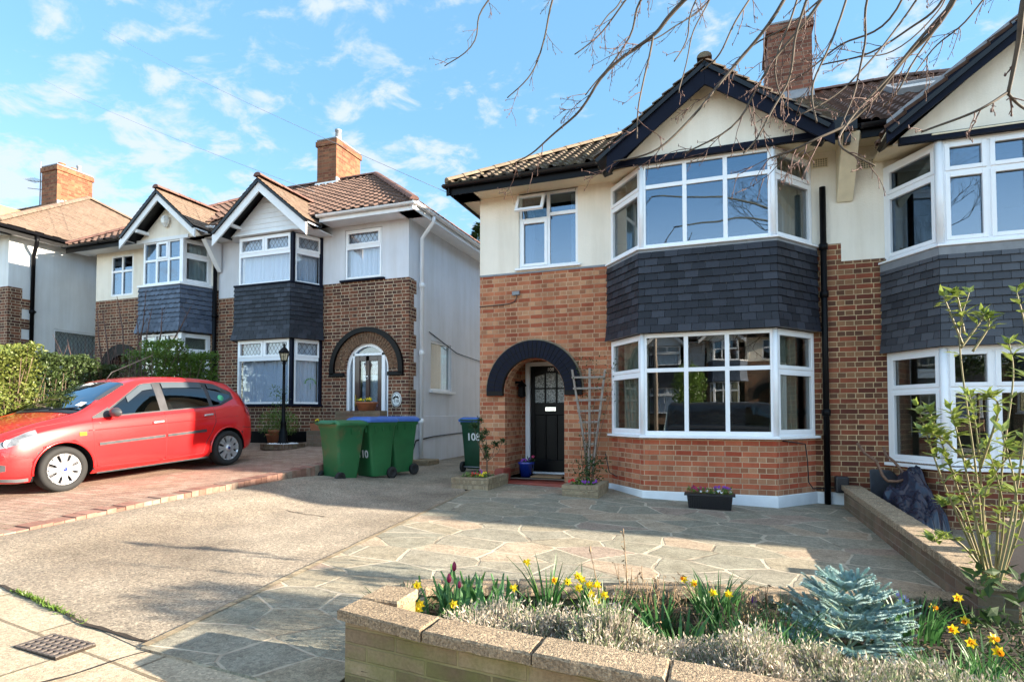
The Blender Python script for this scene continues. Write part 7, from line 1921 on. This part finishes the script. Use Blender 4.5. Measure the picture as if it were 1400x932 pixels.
tag(m1.build('dry_flower_spike', M['dead'], None, uv=False), 'tallest single dry flower spike standing above the bed', 'plant')
m1 = MB(); e = at_d(807, 752, 3.5); b = V((e.x+.08, e.y, .06)); m1.tube([b, b.lerp(e, .6)+V((.0, 0, .02)), e], [.004, .003, .002], 5); m1.lathe(e, [(.001, -.02), (.008, 0), (.001, .03)], 6); tag(m1.build('seed_stalk', M['dead'], None, uv=False), 'thin stalk with one dark seed head above the daffodils', 'plant')
m1 = MB()
for k in range(44):
    c = V((rnd.uniform(-.75, .0), rnd.uniform(2.95, 3.25), .07)); a = rnd.random()*2*PI; m1.leaf(c, V((math.cos(a), math.sin(a), rnd.uniform(.3, 1))), V((0, 0, 1)), rnd.uniform(.07, .12), rnd.uniform(.05, .075), .1)
tag(m1.build('broad_leaf_plant', M['tulipleaf'], None, uv=False), 'broad rounded light green leaves low in the middle of the bed', 'plant')
m1 = MB()
for k in range(5):
    e = at_d((1227, 1232, 1236, 1231, 1240)[k], (812, 818, 815, 822, 820)[k], 3.7); u = rdir()
    for j in range(6): a = 2*PI*j/6; m1.leaf(e, V((math.cos(a), -.2, math.sin(a))), V((0, -1, 0)), .018, .007)
tag(m1.build('star_flower', M['bluef'], None, uv=False), 'small pale blue star flowers just right of the blue spruce', 'flower')
cr_f = MB(); e = at_d(1031, 822, 3.3); cr_f.lathe(e, [(.002, -.04), (.012, -.01), (.014, .01), (.006, .03)], 8); tag(cr_f.build('crocus', M['purplef'], None, uv=False), 'single purple crocus in the shade left of the spruce', 'flower')
grass_clump('tangled green leaves between the daffodils and the heather', V((-.55, 3.0, .1)), 80, .2, .34, w=.012)
grass_clump('low green leaves under the daffodils left of the spruce', V((.0, 3.15, .08)), 90, .18, .36, w=.012)
grass_clump('green leaves behind the heather at the left end', V((-1.3, 2.9, .1)), 60, .2, .25, w=.012)
grass_clump('dark green leaves in front of the right daffodils', V((1.5, 3.2, .05)), 90, .2, .45, w=.012)
for (gx_, gy_, l_) in ((.25, 2.95, 'green leaf tuft poking through the heather near the middle of the wall'), (-.75, 2.75, 'green leaf tuft poking through the heather below the largest daffodils'), (.85, 2.95, 'fresh green leaves at the foot of the blue spruce'), (-1.75, 2.95, 'narrow green leaves in the far left corner of the bed'), (.95, 3.75, 'green leaves behind the spruce at the edge of the patio'), (-.05, 3.75, 'green leaves against the stone edging left of the spruce')):
    grass_clump(l_, V((gx_, gy_, .1)), 70, .24, .26, w=.012)
# leaf litter and small ground leaves: uncountable
m1 = MB()
for k in range(15000):
    x, y = rnd.uniform(-1.9, 3.2), rnd.uniform(2.2, 4.9)
    if inside(x, y): m1.leaf(V((x, y, bz(x, y)+rnd.uniform(0, .05))), rdir(.3), rdir(1), rnd.uniform(.02, .06), rnd.uniform(.008, .02), .2)
struct(m1.build('ground_cover', M['darkleaf'], None, uv=False), kind='stuff')
m1 = MB()
for k in range(2200):
    x, y = rnd.uniform(-1.9, 3.0), rnd.uniform(2.2, 4.8)
    if inside(x, y): m1.leaf(V((x, y, bz(x, y)+rnd.uniform(0.0, .03))), rdir(0), rdir(1), rnd.uniform(.02, .05), rnd.uniform(.01, .02), .3)
struct(m1.build('leaf_litter', M['dead'], None, uv=False), kind='stuff')
# weeds along the joints
m1 = MB()
for (x0, y0, x1, y1, n) in ((-5.76, 3.3, -5.76, 7.4, 260), (-4.2, 2.39, -3.6, 2.28, 170), (-3.83, 2.3, -3.3, 2.22, 40)):
    for k in range(n):
        f = rnd.random(); x = x0+(x1-x0)*f+rnd.uniform(-.02, .05); y = y0+(y1-y0)*f; 
        if noise.noise(V((x*3, y*1.6, 0))) < -.02 and n > 200: continue
        m1.leaf(V((x, y, gz(x, y)+.004)), rdir(.9), rdir(), rnd.uniform(.02, .05), .008, .2)
struct(m1.build('weeds', M['hedge3'], None, uv=False), kind='stuff')

# ------------------------------------------------------------------ planters and small things by the house
def blob_flowers(root, name, mat, c, r, n, size, h=.0):
    mb = MB()
    for k in range(n):
        a = rnd.random()*2*PI; q_ = c+V((math.cos(a)*r[0]*math.sqrt(rnd.random()), math.sin(a)*r[1]*math.sqrt(rnd.random()), h+rnd.uniform(0, .04))); d = V((rnd.uniform(-.5, .5), -1, rnd.uniform(0, 1))).normalized(); u = d.orthogonal().normalized(); v = d.cross(u)
        for j in range(5): b = 2*PI*j/5; mb.leaf(q_, u*math.cos(b)+v*math.sin(b), d, size, size*.9, .05)
    return mb.build(name, M[mat], root, uv=False)
def leaves(root, mat, c, r, n, size, h, name='foliage'):
    mb = MB()
    for k in range(n):
        q_ = c+V((rnd.uniform(-1, 1)*r[0], rnd.uniform(-1, 1)*r[1], rnd.random()*h)); mb.leaf(q_, rdir(.5), rdir(1), size*rnd.uniform(.7, 1.3), size*.4, .15)
    return mb.build(name, M[mat], root, uv=False)
def stone_planter(label, x0, x1, y0, y1, z0, h):
    r = thing('stone_planter', label, 'planter', V(((x0+x1)/2, (y0+y1)/2, z0))); mb = MB(); w = .085
    for k in range(2):
        za = z0+k*h/2+.004*(k > 0); zc = z0+(k+1)*h/2; j = .006*k
        rough_slab(mb, [(x0-j, y0), (x1+j, y0), (x1+j, y0+w), (x0-j, y0+w)], za, zc, amp=.006); rough_slab(mb, [(x1-w, y0+w), (x1+j, y0+w), (x1+j, y1), (x1-w, y1)], za, zc, amp=.006); rough_slab(mb, [(x0-j, y0+w), (x0+w, y0+w), (x0+w, y1), (x0-j, y1)], za, zc, amp=.006)
    mb.build('stone_rim', M['plantstone'], r); mb = MB(); mb.box(x0+.02, x1-.02, y0+.02, y1, z0, z0+h*.8); mb.build('soil', M['soil'], r); return r
gzL = gz(-3.5, 7.9)
pl = stone_planter('low stone planter with a small dark shrub and yellow pansies, left of the porch', -3.80, -3.22, 7.78, 8.62, gzL, .17)
blob_flowers(pl, 'yellow_flowers', 'yellow', V((-3.38, 7.98, gzL+.19)), (.06, .04), 5, .028); blob_flowers(pl, 'red_flowers', 'redf', V((-3.52, 8.0, gzL+.19)), (.06, .06), 6, .022); blob_flowers(pl, 'purple_flowers', 'purplef', V((-3.46, 8.1, gzL+.22)), (.04, .04), 3, .02)
leaves(pl, 'hedge3', V((-3.5, 8.05, gzL+.13)), (.2, .15), 130, .06, .07)
ss = thing('small_shrub', 'spindly dark leaved shrub growing from the left stone planter', 'shrub', V((-3.45, 8.3, gzL+.13))); mb = MB(); lf = MB(); b0_ = V((-3.45, 8.3, gzL+.12))
mb.tube([b0_, b0_+V((0, 0, .25)), b0_+V((-.03, 0, .45))], [.012, .010, .007], 6)
for c, n, rr in ((V((-.02, 0, .45)), 70, .08), (V((-.10, 0, .62)), 90, .09), (V((-.22, 0, .78)), 60, .08), (V((.14, 0, .52)), 60, .06), (V((.26, 0, .56)), 45, .05), (V((-.02, 0, .7)), 60, .07), (V((-.12, 0, .88)), 40, .06), (V((.0, 0, .32)), 40, .05)):
    e = b0_+c; mb.tube([b0_+V((0, 0, .25)), b0_.lerp(e, .7), e], [.007, .005, .003], 5)
    for k in range(n): lf.leaf(e+rdir()*rr*rnd.random(), rdir(.3), rdir(1), .055, .022, .1)
mb.build('stem', M['woodstem'], ss, uv=False); lf.build('foliage', M['darkleaf'], ss, uv=False)
gzR = gz(-1.9, 7.9)
pl2 = stone_planter('low stone planter with red and violet flowers under the trellis, right of the porch', -2.12, -1.62, 7.80, 8.55, gzR, .17)
blob_flowers(pl2, 'red_flowers', 'redf', V((-2.02, 7.95, gzR+.20)), (.05, .05), 7, .022); blob_flowers(pl2, 'violet_flowers', 'bluef' if False else 'purplef', V((-1.78, 7.97, gzR+.19)), (.12, .04), 12, .02); leaves(pl2, 'hedge3', V((-1.87, 8.1, gzR+.12)), (.17, .2), 120, .06, .08)
# trellis
tr = thing('trellis', 'fan shaped bleached wooden trellis leaning on the brick wall right of the porch', 'trellis', V((-1.9, 8.8, .3))); mb = MB()
M['greywood'] = plain('bleached_wood', (.28, .235, .20), .85, .2, 12, bump=.4)
TP = [((782, 505), (806, 640)), ((806, 503), (807, 640)), ((827, 505), (812, 640))]
def TY(x, y): return at_y(x, y, 8.80)
for (a, b), w in zip(TP, (.016, .018, .016)):
    A, B = TY(*a), TY(*b); B.y = 8.72; d = (B-A); mb.prism([A+V((-w, 0, 0)), A+V((w, 0, 0)), B+V((w, 0, 0)), B+V((-w, 0, 0))], V((0, .02, 0)))
for y_, xl, xr in ((516, 782, 827), (531, 784, 824), (547, 786, 829), (562, 790, 820), (577, 792, 821), (592, 795, 818), (607, 798, 817), (622, 800, 815)):
    A, B = TY(xl, y_), TY(xr, y_-1); A.y = B.y = 8.775-(y_-510)*.0004; mb.prism([A+V((0, 0, -.015)), B+V((0, 0, -.015)), B+V((0, 0, .015)), A+V((0, 0, .015))], V((0, .012, 0)))
mb.build('lattice', M['greywood'], tr)
cl = thing('climbing_plant', 'straggly climber growing up behind the wooden trellis', 'climber', V((-1.9, 8.6, .3))); mb = MB(); lf = MB()
for k in range(16):
    P = [V((-1.88+rnd.uniform(-.08, .08), 8.4, .25))]; d = V((rnd.uniform(-.12, .15), .08, 1)).normalized(); L_ = rnd.uniform(.5, 2.0)
    for i in range(10):
        d = (d+rv(.14)+V((0, 0, .1))).normalized(); q_ = P[-1]+d*L_/10; q_.y = min(q_.y, 8.84); P.append(q_)
    mb.tube(P, [.006-.0004*i for i in range(11)], 4)
    for i in range(3, 11):
        if rnd.random() < .5: lf.leaf(P[i], rdir(.2), rdir(), .05, .02, .2)
for k in range(230): lf.leaf(V((-1.86+rnd.gauss(0, .12), 8.35+rnd.gauss(0, .10), .35+rnd.random()*.35)), rdir(.3), rdir(), .06, .022, .2)
for k in range(120):
    lf.leaf(V((-1.86+rnd.uniform(-.32, .30), 8.83+rnd.uniform(-.04, .03), rnd.uniform(1.5, 2.25))), rdir(.0), rdir(), .05, .02, .2)
mb.build('stems', M['woodstem'], cl, uv=False); lf.build('foliage', M['darkleaf'], cl, uv=False)
# trough
tx = (-.48, .10); ty = (7.60, 7.82); gzT = gz(-.2, 7.6)+.014
tg = thing('flower_trough', 'black plastic trough of purple and white pansies in front of the bay plinth', 'planter', V((-.2, 7.7, gzT))); mb = MB()
def frust(x0, x1, y0, y1, z0, z1, e): 
    a = [(x0+e, y0+e, z0), (x1-e, y0+e, z0), (x1-e, y1-e, z0), (x0+e, y1-e, z0), (x0, y0, z1), (x1, y0, z1), (x1, y1, z1), (x0, y1, z1)]; return a, [(0, 3, 2, 1), (4, 5, 6, 7), (0, 1, 5, 4), (1, 2, 6, 5), (2, 3, 7, 6), (3, 0, 4, 7)]
mb.mesh(*frust(tx[0]+.02, tx[1]-.02, ty[0]+.02, ty[1]-.02, gzT, gzT+.17, .02)); mb.box(tx[0]-.01, tx[1]+.01, ty[0], ty[1], gzT+.165, gzT+.19)
for k in range(24): x = tx[0]+.05+k*.0205; mb.box(x, x+.008, ty[0]+.008, ty[0]+.03, gzT+.02, gzT+.15)
mb.build('trough_box', M['blackplastic'], tg); leaves(tg, 'hedge3', V((-.19, 7.71, gzT+.18)), (.26, .08), 260, .045, .06)
blob_flowers(tg, 'pink_flowers', 'pinkf', V((-.33, 7.70, gzT+.23)), (.10, .05), 16, .02); blob_flowers(tg, 'purple_flowers', 'purplef', V((-.05, 7.72, gzT+.235)), (.10, .05), 15, .02); blob_flowers(tg, 'white_flowers', 'whitef', V((-.12, 7.66, gzT+.20)), (.20, .04), 7, .018)
# porch pot and mat
bp_ = pot('glazed_pot', 'dark blue glazed pot of purple flowers standing on the red porch step', V((-3.10, 9.15, .305)), .13, .24, 'blueglaze', taper=.8)
leaves(bp_, 'darkleaf', V((-3.08, 9.15, .53)), (.1, .08), 60, .06, .06); blob_flowers(bp_, 'purple_flowers', 'purplef', V((-3.09, 9.12, .56)), (.09, .06), 10, .025); blob_flowers(bp_, 'pink_flowers', 'pinkf', V((-2.97, 9.12, .60)), (.02, .02), 2, .03)
mb = MB(); mb.box(-2.98, -2.46, 9.0, 9.35, .303, .325); tag(mb.build('door_mat', plain('coir', (.28, .17, .09), .95, .3, 60, bump=.8, bscale=150), None, bevel=.005), 'brown coir door mat in front of the black front door', 'door mat')
# pots of number 110
pc = pot('terracotta_pot', 'terracotta bowl of yellow flowers standing on the low brick wall', V((-6.42, 9.47, 1.405)), .20, .16, 'terracotta', taper=.75)
blob_flowers(pc, 'yellow_flowers', 'yellow', V((-6.42, 9.42, 1.6)), (.15, .08), 16, .022); leaves(pc, 'hedge3', V((-6.42, 9.45, 1.56)), (.15, .08), 60, .05, .05)
pd = thing('window_box', 'long terracotta planter with yellow flowers behind the left green bin', 'planter', V((-7.25, 9.3, 1.2))); mb = MB(); mb.mesh(*frust(-7.55, -7.0, 9.22, 9.42, 1.02, 1.16, .02)); mb.build('planter_box', M['terracotta'], pd); leaves(pd, 'hedge3', V((-7.28, 9.32, 1.15)), (.24, .06), 80, .05, .05); blob_flowers(pd, 'yellow_flowers', 'yellow', V((-7.42, 9.3, 1.2)), (.06, .05), 6, .02)
mb = MB(); mb.box(-7.6, -6.95, 9.2, 9.45, .5, 1.02); tag(mb.build('planter_pedestal', M['gardenbrick'], None), 'brick pedestal under the long terracotta planter', 'pedestal')
e = at_y(377, 612, 9.2); e.z = .74
pt_ = pot('terracotta_pot', 'terracotta pot with a bushy fern-green shrub behind the lamp post', V((e.x-.02, 9.25, .73)), .16, .3, 'terracotta'); 
lf = MB()
for k in range(1500):
    d = rdir(.1); q_ = V((e.x-.0, 9.25, 1.15))+V((d.x*.50, d.y*.3, d.z*.28))*rnd.random()**.4; lf.leaf(q_, rdir(.3), rdir(), .05, .014, .2)
for k in range(160): q_ = V((e.x+.02, 9.25, 1.55))+V((rnd.gauss(0, .10), rnd.gauss(0, .05), rnd.uniform(-.2, .35))); lf.leaf(q_, rdir(.3), rdir(), .06, .016, .2)
lf.build('foliage', M['hedge3'], pt_, uv=False)
pf_ = pot('terracotta_pot', 'empty terracotta pot against the dark plinth right of the lamp post', V((-8.45, 9.3, .73)), .17, .22, 'terracotta')
pb = pot('glazed_pot', 'bright blue glazed pot behind the back wheel of the red car', V((-9.55, 9.0, .70)), .20, .34, 'blueglaze', taper=.6); leaves(pb, 'hedge3', V((-9.55, 9.0, 1.02)), (.16, .12), 120, .06, .2); blob_flowers(pb, 'yellow_flowers', 'yellow', V((-9.6, 8.95, 1.15)), (.1, .05), 5, .02)
# wheelbarrow with a plastic sheet
wb = thing('wheelbarrow', 'upturned dark wheelbarrow with rusty tube handles leaning against the brick wall', 'wheelbarrow', V((1.95, 8.3, .1)))
M['rust'] = plain('rusty_tube', (.15, .08, .05), .7, .3, 20)
def D(x, y, d): return at_d(x, y, d)
mb = MB()
for off in (0, 1):
    P = [(1172+off*36, 605+off*6, 7.3), (1183+off*28, 620+off*2, 7.25), (1198+off*24, 630-off*0, 7.2), (1207+off*28, 650-off*4, 7.15), (1213+off*26, 657-off*2, 7.1)]
    mb.tube([D(*q_) for q_ in P], .017, 8)
mb.tube([D(1213, 657, 7.1), D(1226, 658, 7.1), D(1238, 655, 7.1)], .017, 8); mb.build('handle', M['rust'], wb)
mb = MB(); tray = [D(1188, 641, 7.45), D(1215, 643, 7.5), D(1240, 660, 7.5), D(1240, 700, 7.4), D(1190, 685, 7.3)]
mb.prism(tray, V((.05, .10, 0))); mb.build('tray', plain('dark_steel', (.04, .045, .055), .55, .3, 12), wb, bevel=.02)
mb = MB(); n = 60; G = {}
random.seed(5)
corners = {(0, 0): D(1196, 678, 7.25), (1, 0): D(1262, 733, 6.3), (0, 1): D(1252, 652, 7.3), (1, 1): D(1303, 712, 6.5)}
for i in range(n+1):
    for j in range(n+1):
        u, v = i/n, j/n; p_ = (corners[(0, 0)].lerp(corners[(1, 0)], u)).lerp(corners[(0, 1)].lerp(corners[(1, 1)], u), v)
        hgt = .10*math.sin(PI*u)*math.sin(PI*v)+.16*math.exp(-((u-.25)**2+(v-.75)**2)*14)
        w = u*3+v*5
        hgt += .13*abs(noise.noise(V((u*3+v*1.5, v*3-u, 1))))+.09*abs(noise.noise(V((u*6-v*4, v*6, 4))))+.03*abs(noise.noise(V((u*14, v*13, 7))))
        edge = min(u, 1-u, v, 1-v)
        if edge < .10: hgt -= (.10-edge)*1.9
        G[i, j] = p_+V((.02*noise.noise(V((u*6, v*6, 3))), .03*noise.noise(V((u*6, v*6, 9))), hgt))
mb.mesh([G[i, j] for i in range(n+1) for j in range(n+1)], [(i*(n+1)+j, (i+1)*(n+1)+j, (i+1)*(n+1)+j+1, i*(n+1)+j+1) for i in range(n) for j in range(n)], True)
M['plastic'] = plain('black_polythene', (.022, .025, .045), .22, .15, 6)
tag(mb.build('plastic_sheet', M['plastic'], None, uv=False), 'crumpled black plastic sheet draped over the wheelbarrow behind the low wall', 'plastic sheet')

# conifer far behind, between the houses; overhead wires
cf_ = thing('far_conifer', 'dark conifer top showing in the gap above the grey house roof', 'tree', V((-9.4, 22, 0))); mb = MB(); mb.tube([(-9.4, 22, 0), (-9.4, 22, 8.9)], [.2, .03], 8); mb.build('trunk', M['woodstem'], cf_); lf = MB()
for k in range(3500):
    z = rnd.uniform(3, 9.2); r_ = (9.4-z)*.36*rnd.uniform(.5, 1.05)+.05; a = rnd.random()*2*PI; lf.leaf(V((-9.4+math.cos(a)*r_, 22+math.sin(a)*r_, z)), V((math.cos(a), math.sin(a), rnd.uniform(-.3, .6))), V((0, 0, 1)), .28, .12)
lf.build('foliage', M['darkleaf'], cf_, uv=False)
def wire(label, a, b, sag, r=.0045):
    mb = MB(); mb.tube([a.lerp(b, k/20)+V((0, 0, -sag*4*(k/20)*(1-k/20))) for k in range(21)], r, 5); tag(mb.build('overhead_wire', M['lead'], None, uv=False), label, 'wire')
wire('upper thin overhead wire running down past the middle chimney to the orange brick house', at_d(140, 40, 26), at_y(622, 268, 8.6), .15)
wire('lower thin overhead wire ending at the gable of the grey house', at_d(60, 110, 28), at_y(430, 262, 9.6), .15)

# ------------------------------------------------------------------ the other side of the street and the pairs further on
def pair_copy(srcs, shift, rot=0, labels=()):
    for s_, lb_ in zip(srcs, labels):
        c = copy_tree(s_); c['label'] = lb_
        if rot:
            Lc = V((s_.location.x, s_.location.y, 0)); piv = V((-1.2, 0, 0)); d = Lc-piv
            c.location = V((piv.x-d.x, -d.y, 0))+V(shift); c.rotation_euler = (0, 0, PI)
        else: c.location = s_.location+V(shift)
sh = V((12.2, 0, -.1))
pair_copy([H108, H106], sh, 0, ['cream and brick semi beyond the right edge, left half of the next pair', 'cream and brick semi beyond the right edge, right half of the next pair'])
pair_copy([H110, H112], V((3.5, -5.6, -.35)), 1, ['dark brick semi across the street, left half, mirrored in the windows', 'dark brick semi across the street with alarm box, mirrored in the windows'])
pair_copy([H110, H112], V((-9.5, -5.6, -.1)), 1, ['dark brick semi across the street at the far end of the mirrored row', 'dark brick semi across the street, far end pair with alarm box'])
ob = thing('opposite_shrub', 'round green shrub across the street, mirrored in the lower bay window', 'shrub', V((-1.5, -9.9, 0))); lf = MB()
for k in range(2600):
    d = rdir(); q_ = V((-1.45, -9.9, 2.5))+V((d.x*.75, d.y*.7, d.z*1.15))*rnd.random()**.35; lf.leaf(q_, rdir(.3), rdir(), .13, .06, .15)
lf.build('foliage', M['hedge3'], ob, uv=False); mb = MB(); mb.tube([(-1.45, -9.9, -.1), (-1.45, -9.9, 2.2)], .06, 8); mb.build('trunk', M['woodstem'], ob)
hedge('hedge', 'clipped dark hedge across the street in front of the mirrored houses', [(.2, -10.2, 1.5), (7, -10.2, 1.5)], .4, .4, 'hedge2', 2600, .12, zb_=-.1)
mb = MB(); mb.tube([(-2.75, -8.9, 0), (-2.75, -8.9, 7)], [.085, .06], 12); tag(mb.build('telegraph_pole', M['greywood'], None), 'grey telegraph pole on the far pavement, mirrored in the bay window', 'pole')
# ------------------------------------------------------------------ light and sky
AZ, EL = math.radians(7.0), math.radians(17.0)
sd = V((math.cos(EL)*math.cos(AZ), math.cos(EL)*math.sin(AZ), math.sin(EL)))
ld = bpy.data.lights.new('sun', 'SUN'); ld.energy = 5.0; ld.angle = math.radians(.53); ld.color = (1, .87, .70)
lo_ = bpy.data.objects.new('sun', ld); COL.objects.link(lo_); lo_.rotation_euler = (-sd).to_track_quat('-Z', 'Y').to_euler(); lo_.location = (30, 4, 12)
BACK, OV = .7, 2.2  # extra sky brightness behind the camera and overhead, fill for the shaded walls
w = bpy.data.worlds.new('World'); sc.world = w; w.use_nodes = True; nt = w.node_tree; N = nt.nodes; Lk = nt.links.new
bg = N['Background']; bg.inputs['Strength'].default_value = .11
sky = N.new('ShaderNodeTexSky'); sky.sky_type = 'NISHITA'; sky.sun_disc = False; sky.sun_elevation = EL; sky.sun_rotation = PI/2-AZ; sky.air_density = 1.0; sky.dust_density = .3; sky.ozone_density = 2.0; sky.altitude = 50
tc = N.new('ShaderNodeTexCoord'); sx = N.new('ShaderNodeSeparateXYZ'); Lk(tc.outputs['Generated'], sx.inputs[0])
def mth(op, a, b=0, c=0):
    nd = N.new('ShaderNodeMath'); nd.operation = op
    for i, v in enumerate((a, b, c)):
        if isinstance(v, (int, float)): nd.inputs[i].default_value = v
        else: Lk(v, nd.inputs[i])
    return nd.outputs[0]
zc = mth('MAXIMUM', sx.outputs[2], .0); den = mth('ADD', zc, .18)
cb_ = N.new('ShaderNodeCombineXYZ'); Lk(mth('DIVIDE', sx.outputs[0], den), cb_.inputs[0]); Lk(mth('DIVIDE', sx.outputs[1], den), cb_.inputs[1]); Lk(mth('MULTIPLY', zc, .6), cb_.inputs[2])
def nz(scale, det, rough, dist=0, off=(0, 0, 0)):
    mp = N.new('ShaderNodeMapping'); Lk(cb_.outputs[0], mp.inputs[0]); mp.inputs['Location'].default_value = off; mp.inputs['Rotation'].default_value = (0, 0, .5); mp.inputs['Scale'].default_value = (1, 1.25, 1)
    nd = N.new('ShaderNodeTexNoise'); Lk(mp.outputs[0], nd.inputs['Vector']); nd.inputs['Scale'].default_value = scale; nd.inputs['Detail'].default_value = det; nd.inputs['Roughness'].default_value = rough; nd.inputs['Distortion'].default_value = dist; return nd.outputs['Fac']
big = nz(1.1, 3, .5, .2, (1.3, .4, 0)); puff = nz(6.6, 9, .60, .3, (2.0, 5.0, 0))
low = mth('SUBTRACT', .62, mth('MULTIPLY', sx.outputs[2], 1.25))     # more cloud towards the horizon
sth = mth('MULTIPLY', mth('MAXIMUM', mth('MULTIPLY', sx.outputs[1], -1), 0), .30)
f0 = mth('ADD', mth('MULTIPLY', puff, 1.0), mth('ADD', mth('MULTIPLY', big, .55), mth('MULTIPLY', mth('MAXIMUM', low, -.2), .40)))
f = mth('SUBTRACT', f0, sth)
rp_ = N.new('ShaderNodeValToRGB'); Lk(f, rp_.inputs[0]); e = rp_.color_ramp.elements; e[0].position = .80; e[0].color = (0, 0, 0, 1); e[1].position = .98; e[1].color = (1, 1, 1, 1); rp_.color_ramp.interpolation = 'EASE'
tint = N.new('ShaderNodeMix'); tint.data_type = 'RGBA'; tint.blend_type = 'MULTIPLY'; tint.inputs[0].default_value = 1; Lk(sky.outputs[0], tint.inputs[6]); tint.inputs[7].default_value = (.98, 1.12, 1.14, 1)
flat = N.new('ShaderNodeMix'); flat.data_type = 'RGBA'; flat.inputs[0].default_value = .62; Lk(tint.outputs[2], flat.inputs[6]); 
hz_ = N.new('ShaderNodeValToRGB'); Lk(sx.outputs[2], hz_.inputs[0]); he = hz_.color_ramp.elements; he[0].position = .05; he[0].color = (.52, .84, 1.0, 1); he[1].position = .45; he[1].color = (.26, .62, .97, 1)
hs = N.new('ShaderNodeVectorMath'); hs.operation = 'SCALE'; Lk(hz_.outputs[0], hs.inputs[0]); hs.inputs['Scale'].default_value = 2.12; Lk(hs.outputs[0], flat.inputs[7])
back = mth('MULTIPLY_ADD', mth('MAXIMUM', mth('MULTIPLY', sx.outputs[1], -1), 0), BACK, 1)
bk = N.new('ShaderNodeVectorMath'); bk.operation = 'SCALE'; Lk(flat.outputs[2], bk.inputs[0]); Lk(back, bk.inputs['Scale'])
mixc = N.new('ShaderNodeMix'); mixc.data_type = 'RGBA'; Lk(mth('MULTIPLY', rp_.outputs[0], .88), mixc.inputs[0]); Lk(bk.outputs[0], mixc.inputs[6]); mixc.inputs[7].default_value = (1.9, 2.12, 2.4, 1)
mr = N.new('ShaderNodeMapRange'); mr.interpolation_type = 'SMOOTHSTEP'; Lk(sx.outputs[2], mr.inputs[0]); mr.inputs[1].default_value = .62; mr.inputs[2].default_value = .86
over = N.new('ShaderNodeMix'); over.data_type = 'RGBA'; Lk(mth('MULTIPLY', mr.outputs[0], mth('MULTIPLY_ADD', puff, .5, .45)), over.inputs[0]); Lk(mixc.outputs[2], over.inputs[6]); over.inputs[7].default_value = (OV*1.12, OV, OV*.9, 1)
# added warm glow low in the sky behind the camera, fills the shaded fronts
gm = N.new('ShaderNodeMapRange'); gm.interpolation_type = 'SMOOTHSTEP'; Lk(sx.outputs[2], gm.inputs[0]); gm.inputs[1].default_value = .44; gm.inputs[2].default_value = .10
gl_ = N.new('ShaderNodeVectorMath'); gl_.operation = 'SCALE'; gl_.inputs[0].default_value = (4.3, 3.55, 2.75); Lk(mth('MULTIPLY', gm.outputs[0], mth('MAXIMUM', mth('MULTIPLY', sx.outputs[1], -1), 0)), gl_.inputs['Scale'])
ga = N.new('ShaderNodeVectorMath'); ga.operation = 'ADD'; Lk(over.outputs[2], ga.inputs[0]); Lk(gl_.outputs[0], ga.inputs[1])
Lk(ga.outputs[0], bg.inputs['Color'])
vs_ = sc.view_settings; vs_.view_transform = 'Standard'; vs_.look = 'None'; vs_.gamma = 1; vs_.exposure = 2.06; vs_.use_curve_mapping = False
sc.render.engine = 'CYCLES'; sc.cycles.max_bounces = 7; sc.cycles.diffuse_bounces = 3; sc.cycles.glossy_bounces = 4; sc.cycles.transparent_max_bounces = 12; sc.cycles.transmission_bounces = 4
sc.cycles.caustics_reflective = False; sc.cycles.caustics_refractive = False; sc.cycles.use_denoising = True; sc.cycles.sample_clamp_indirect = 6
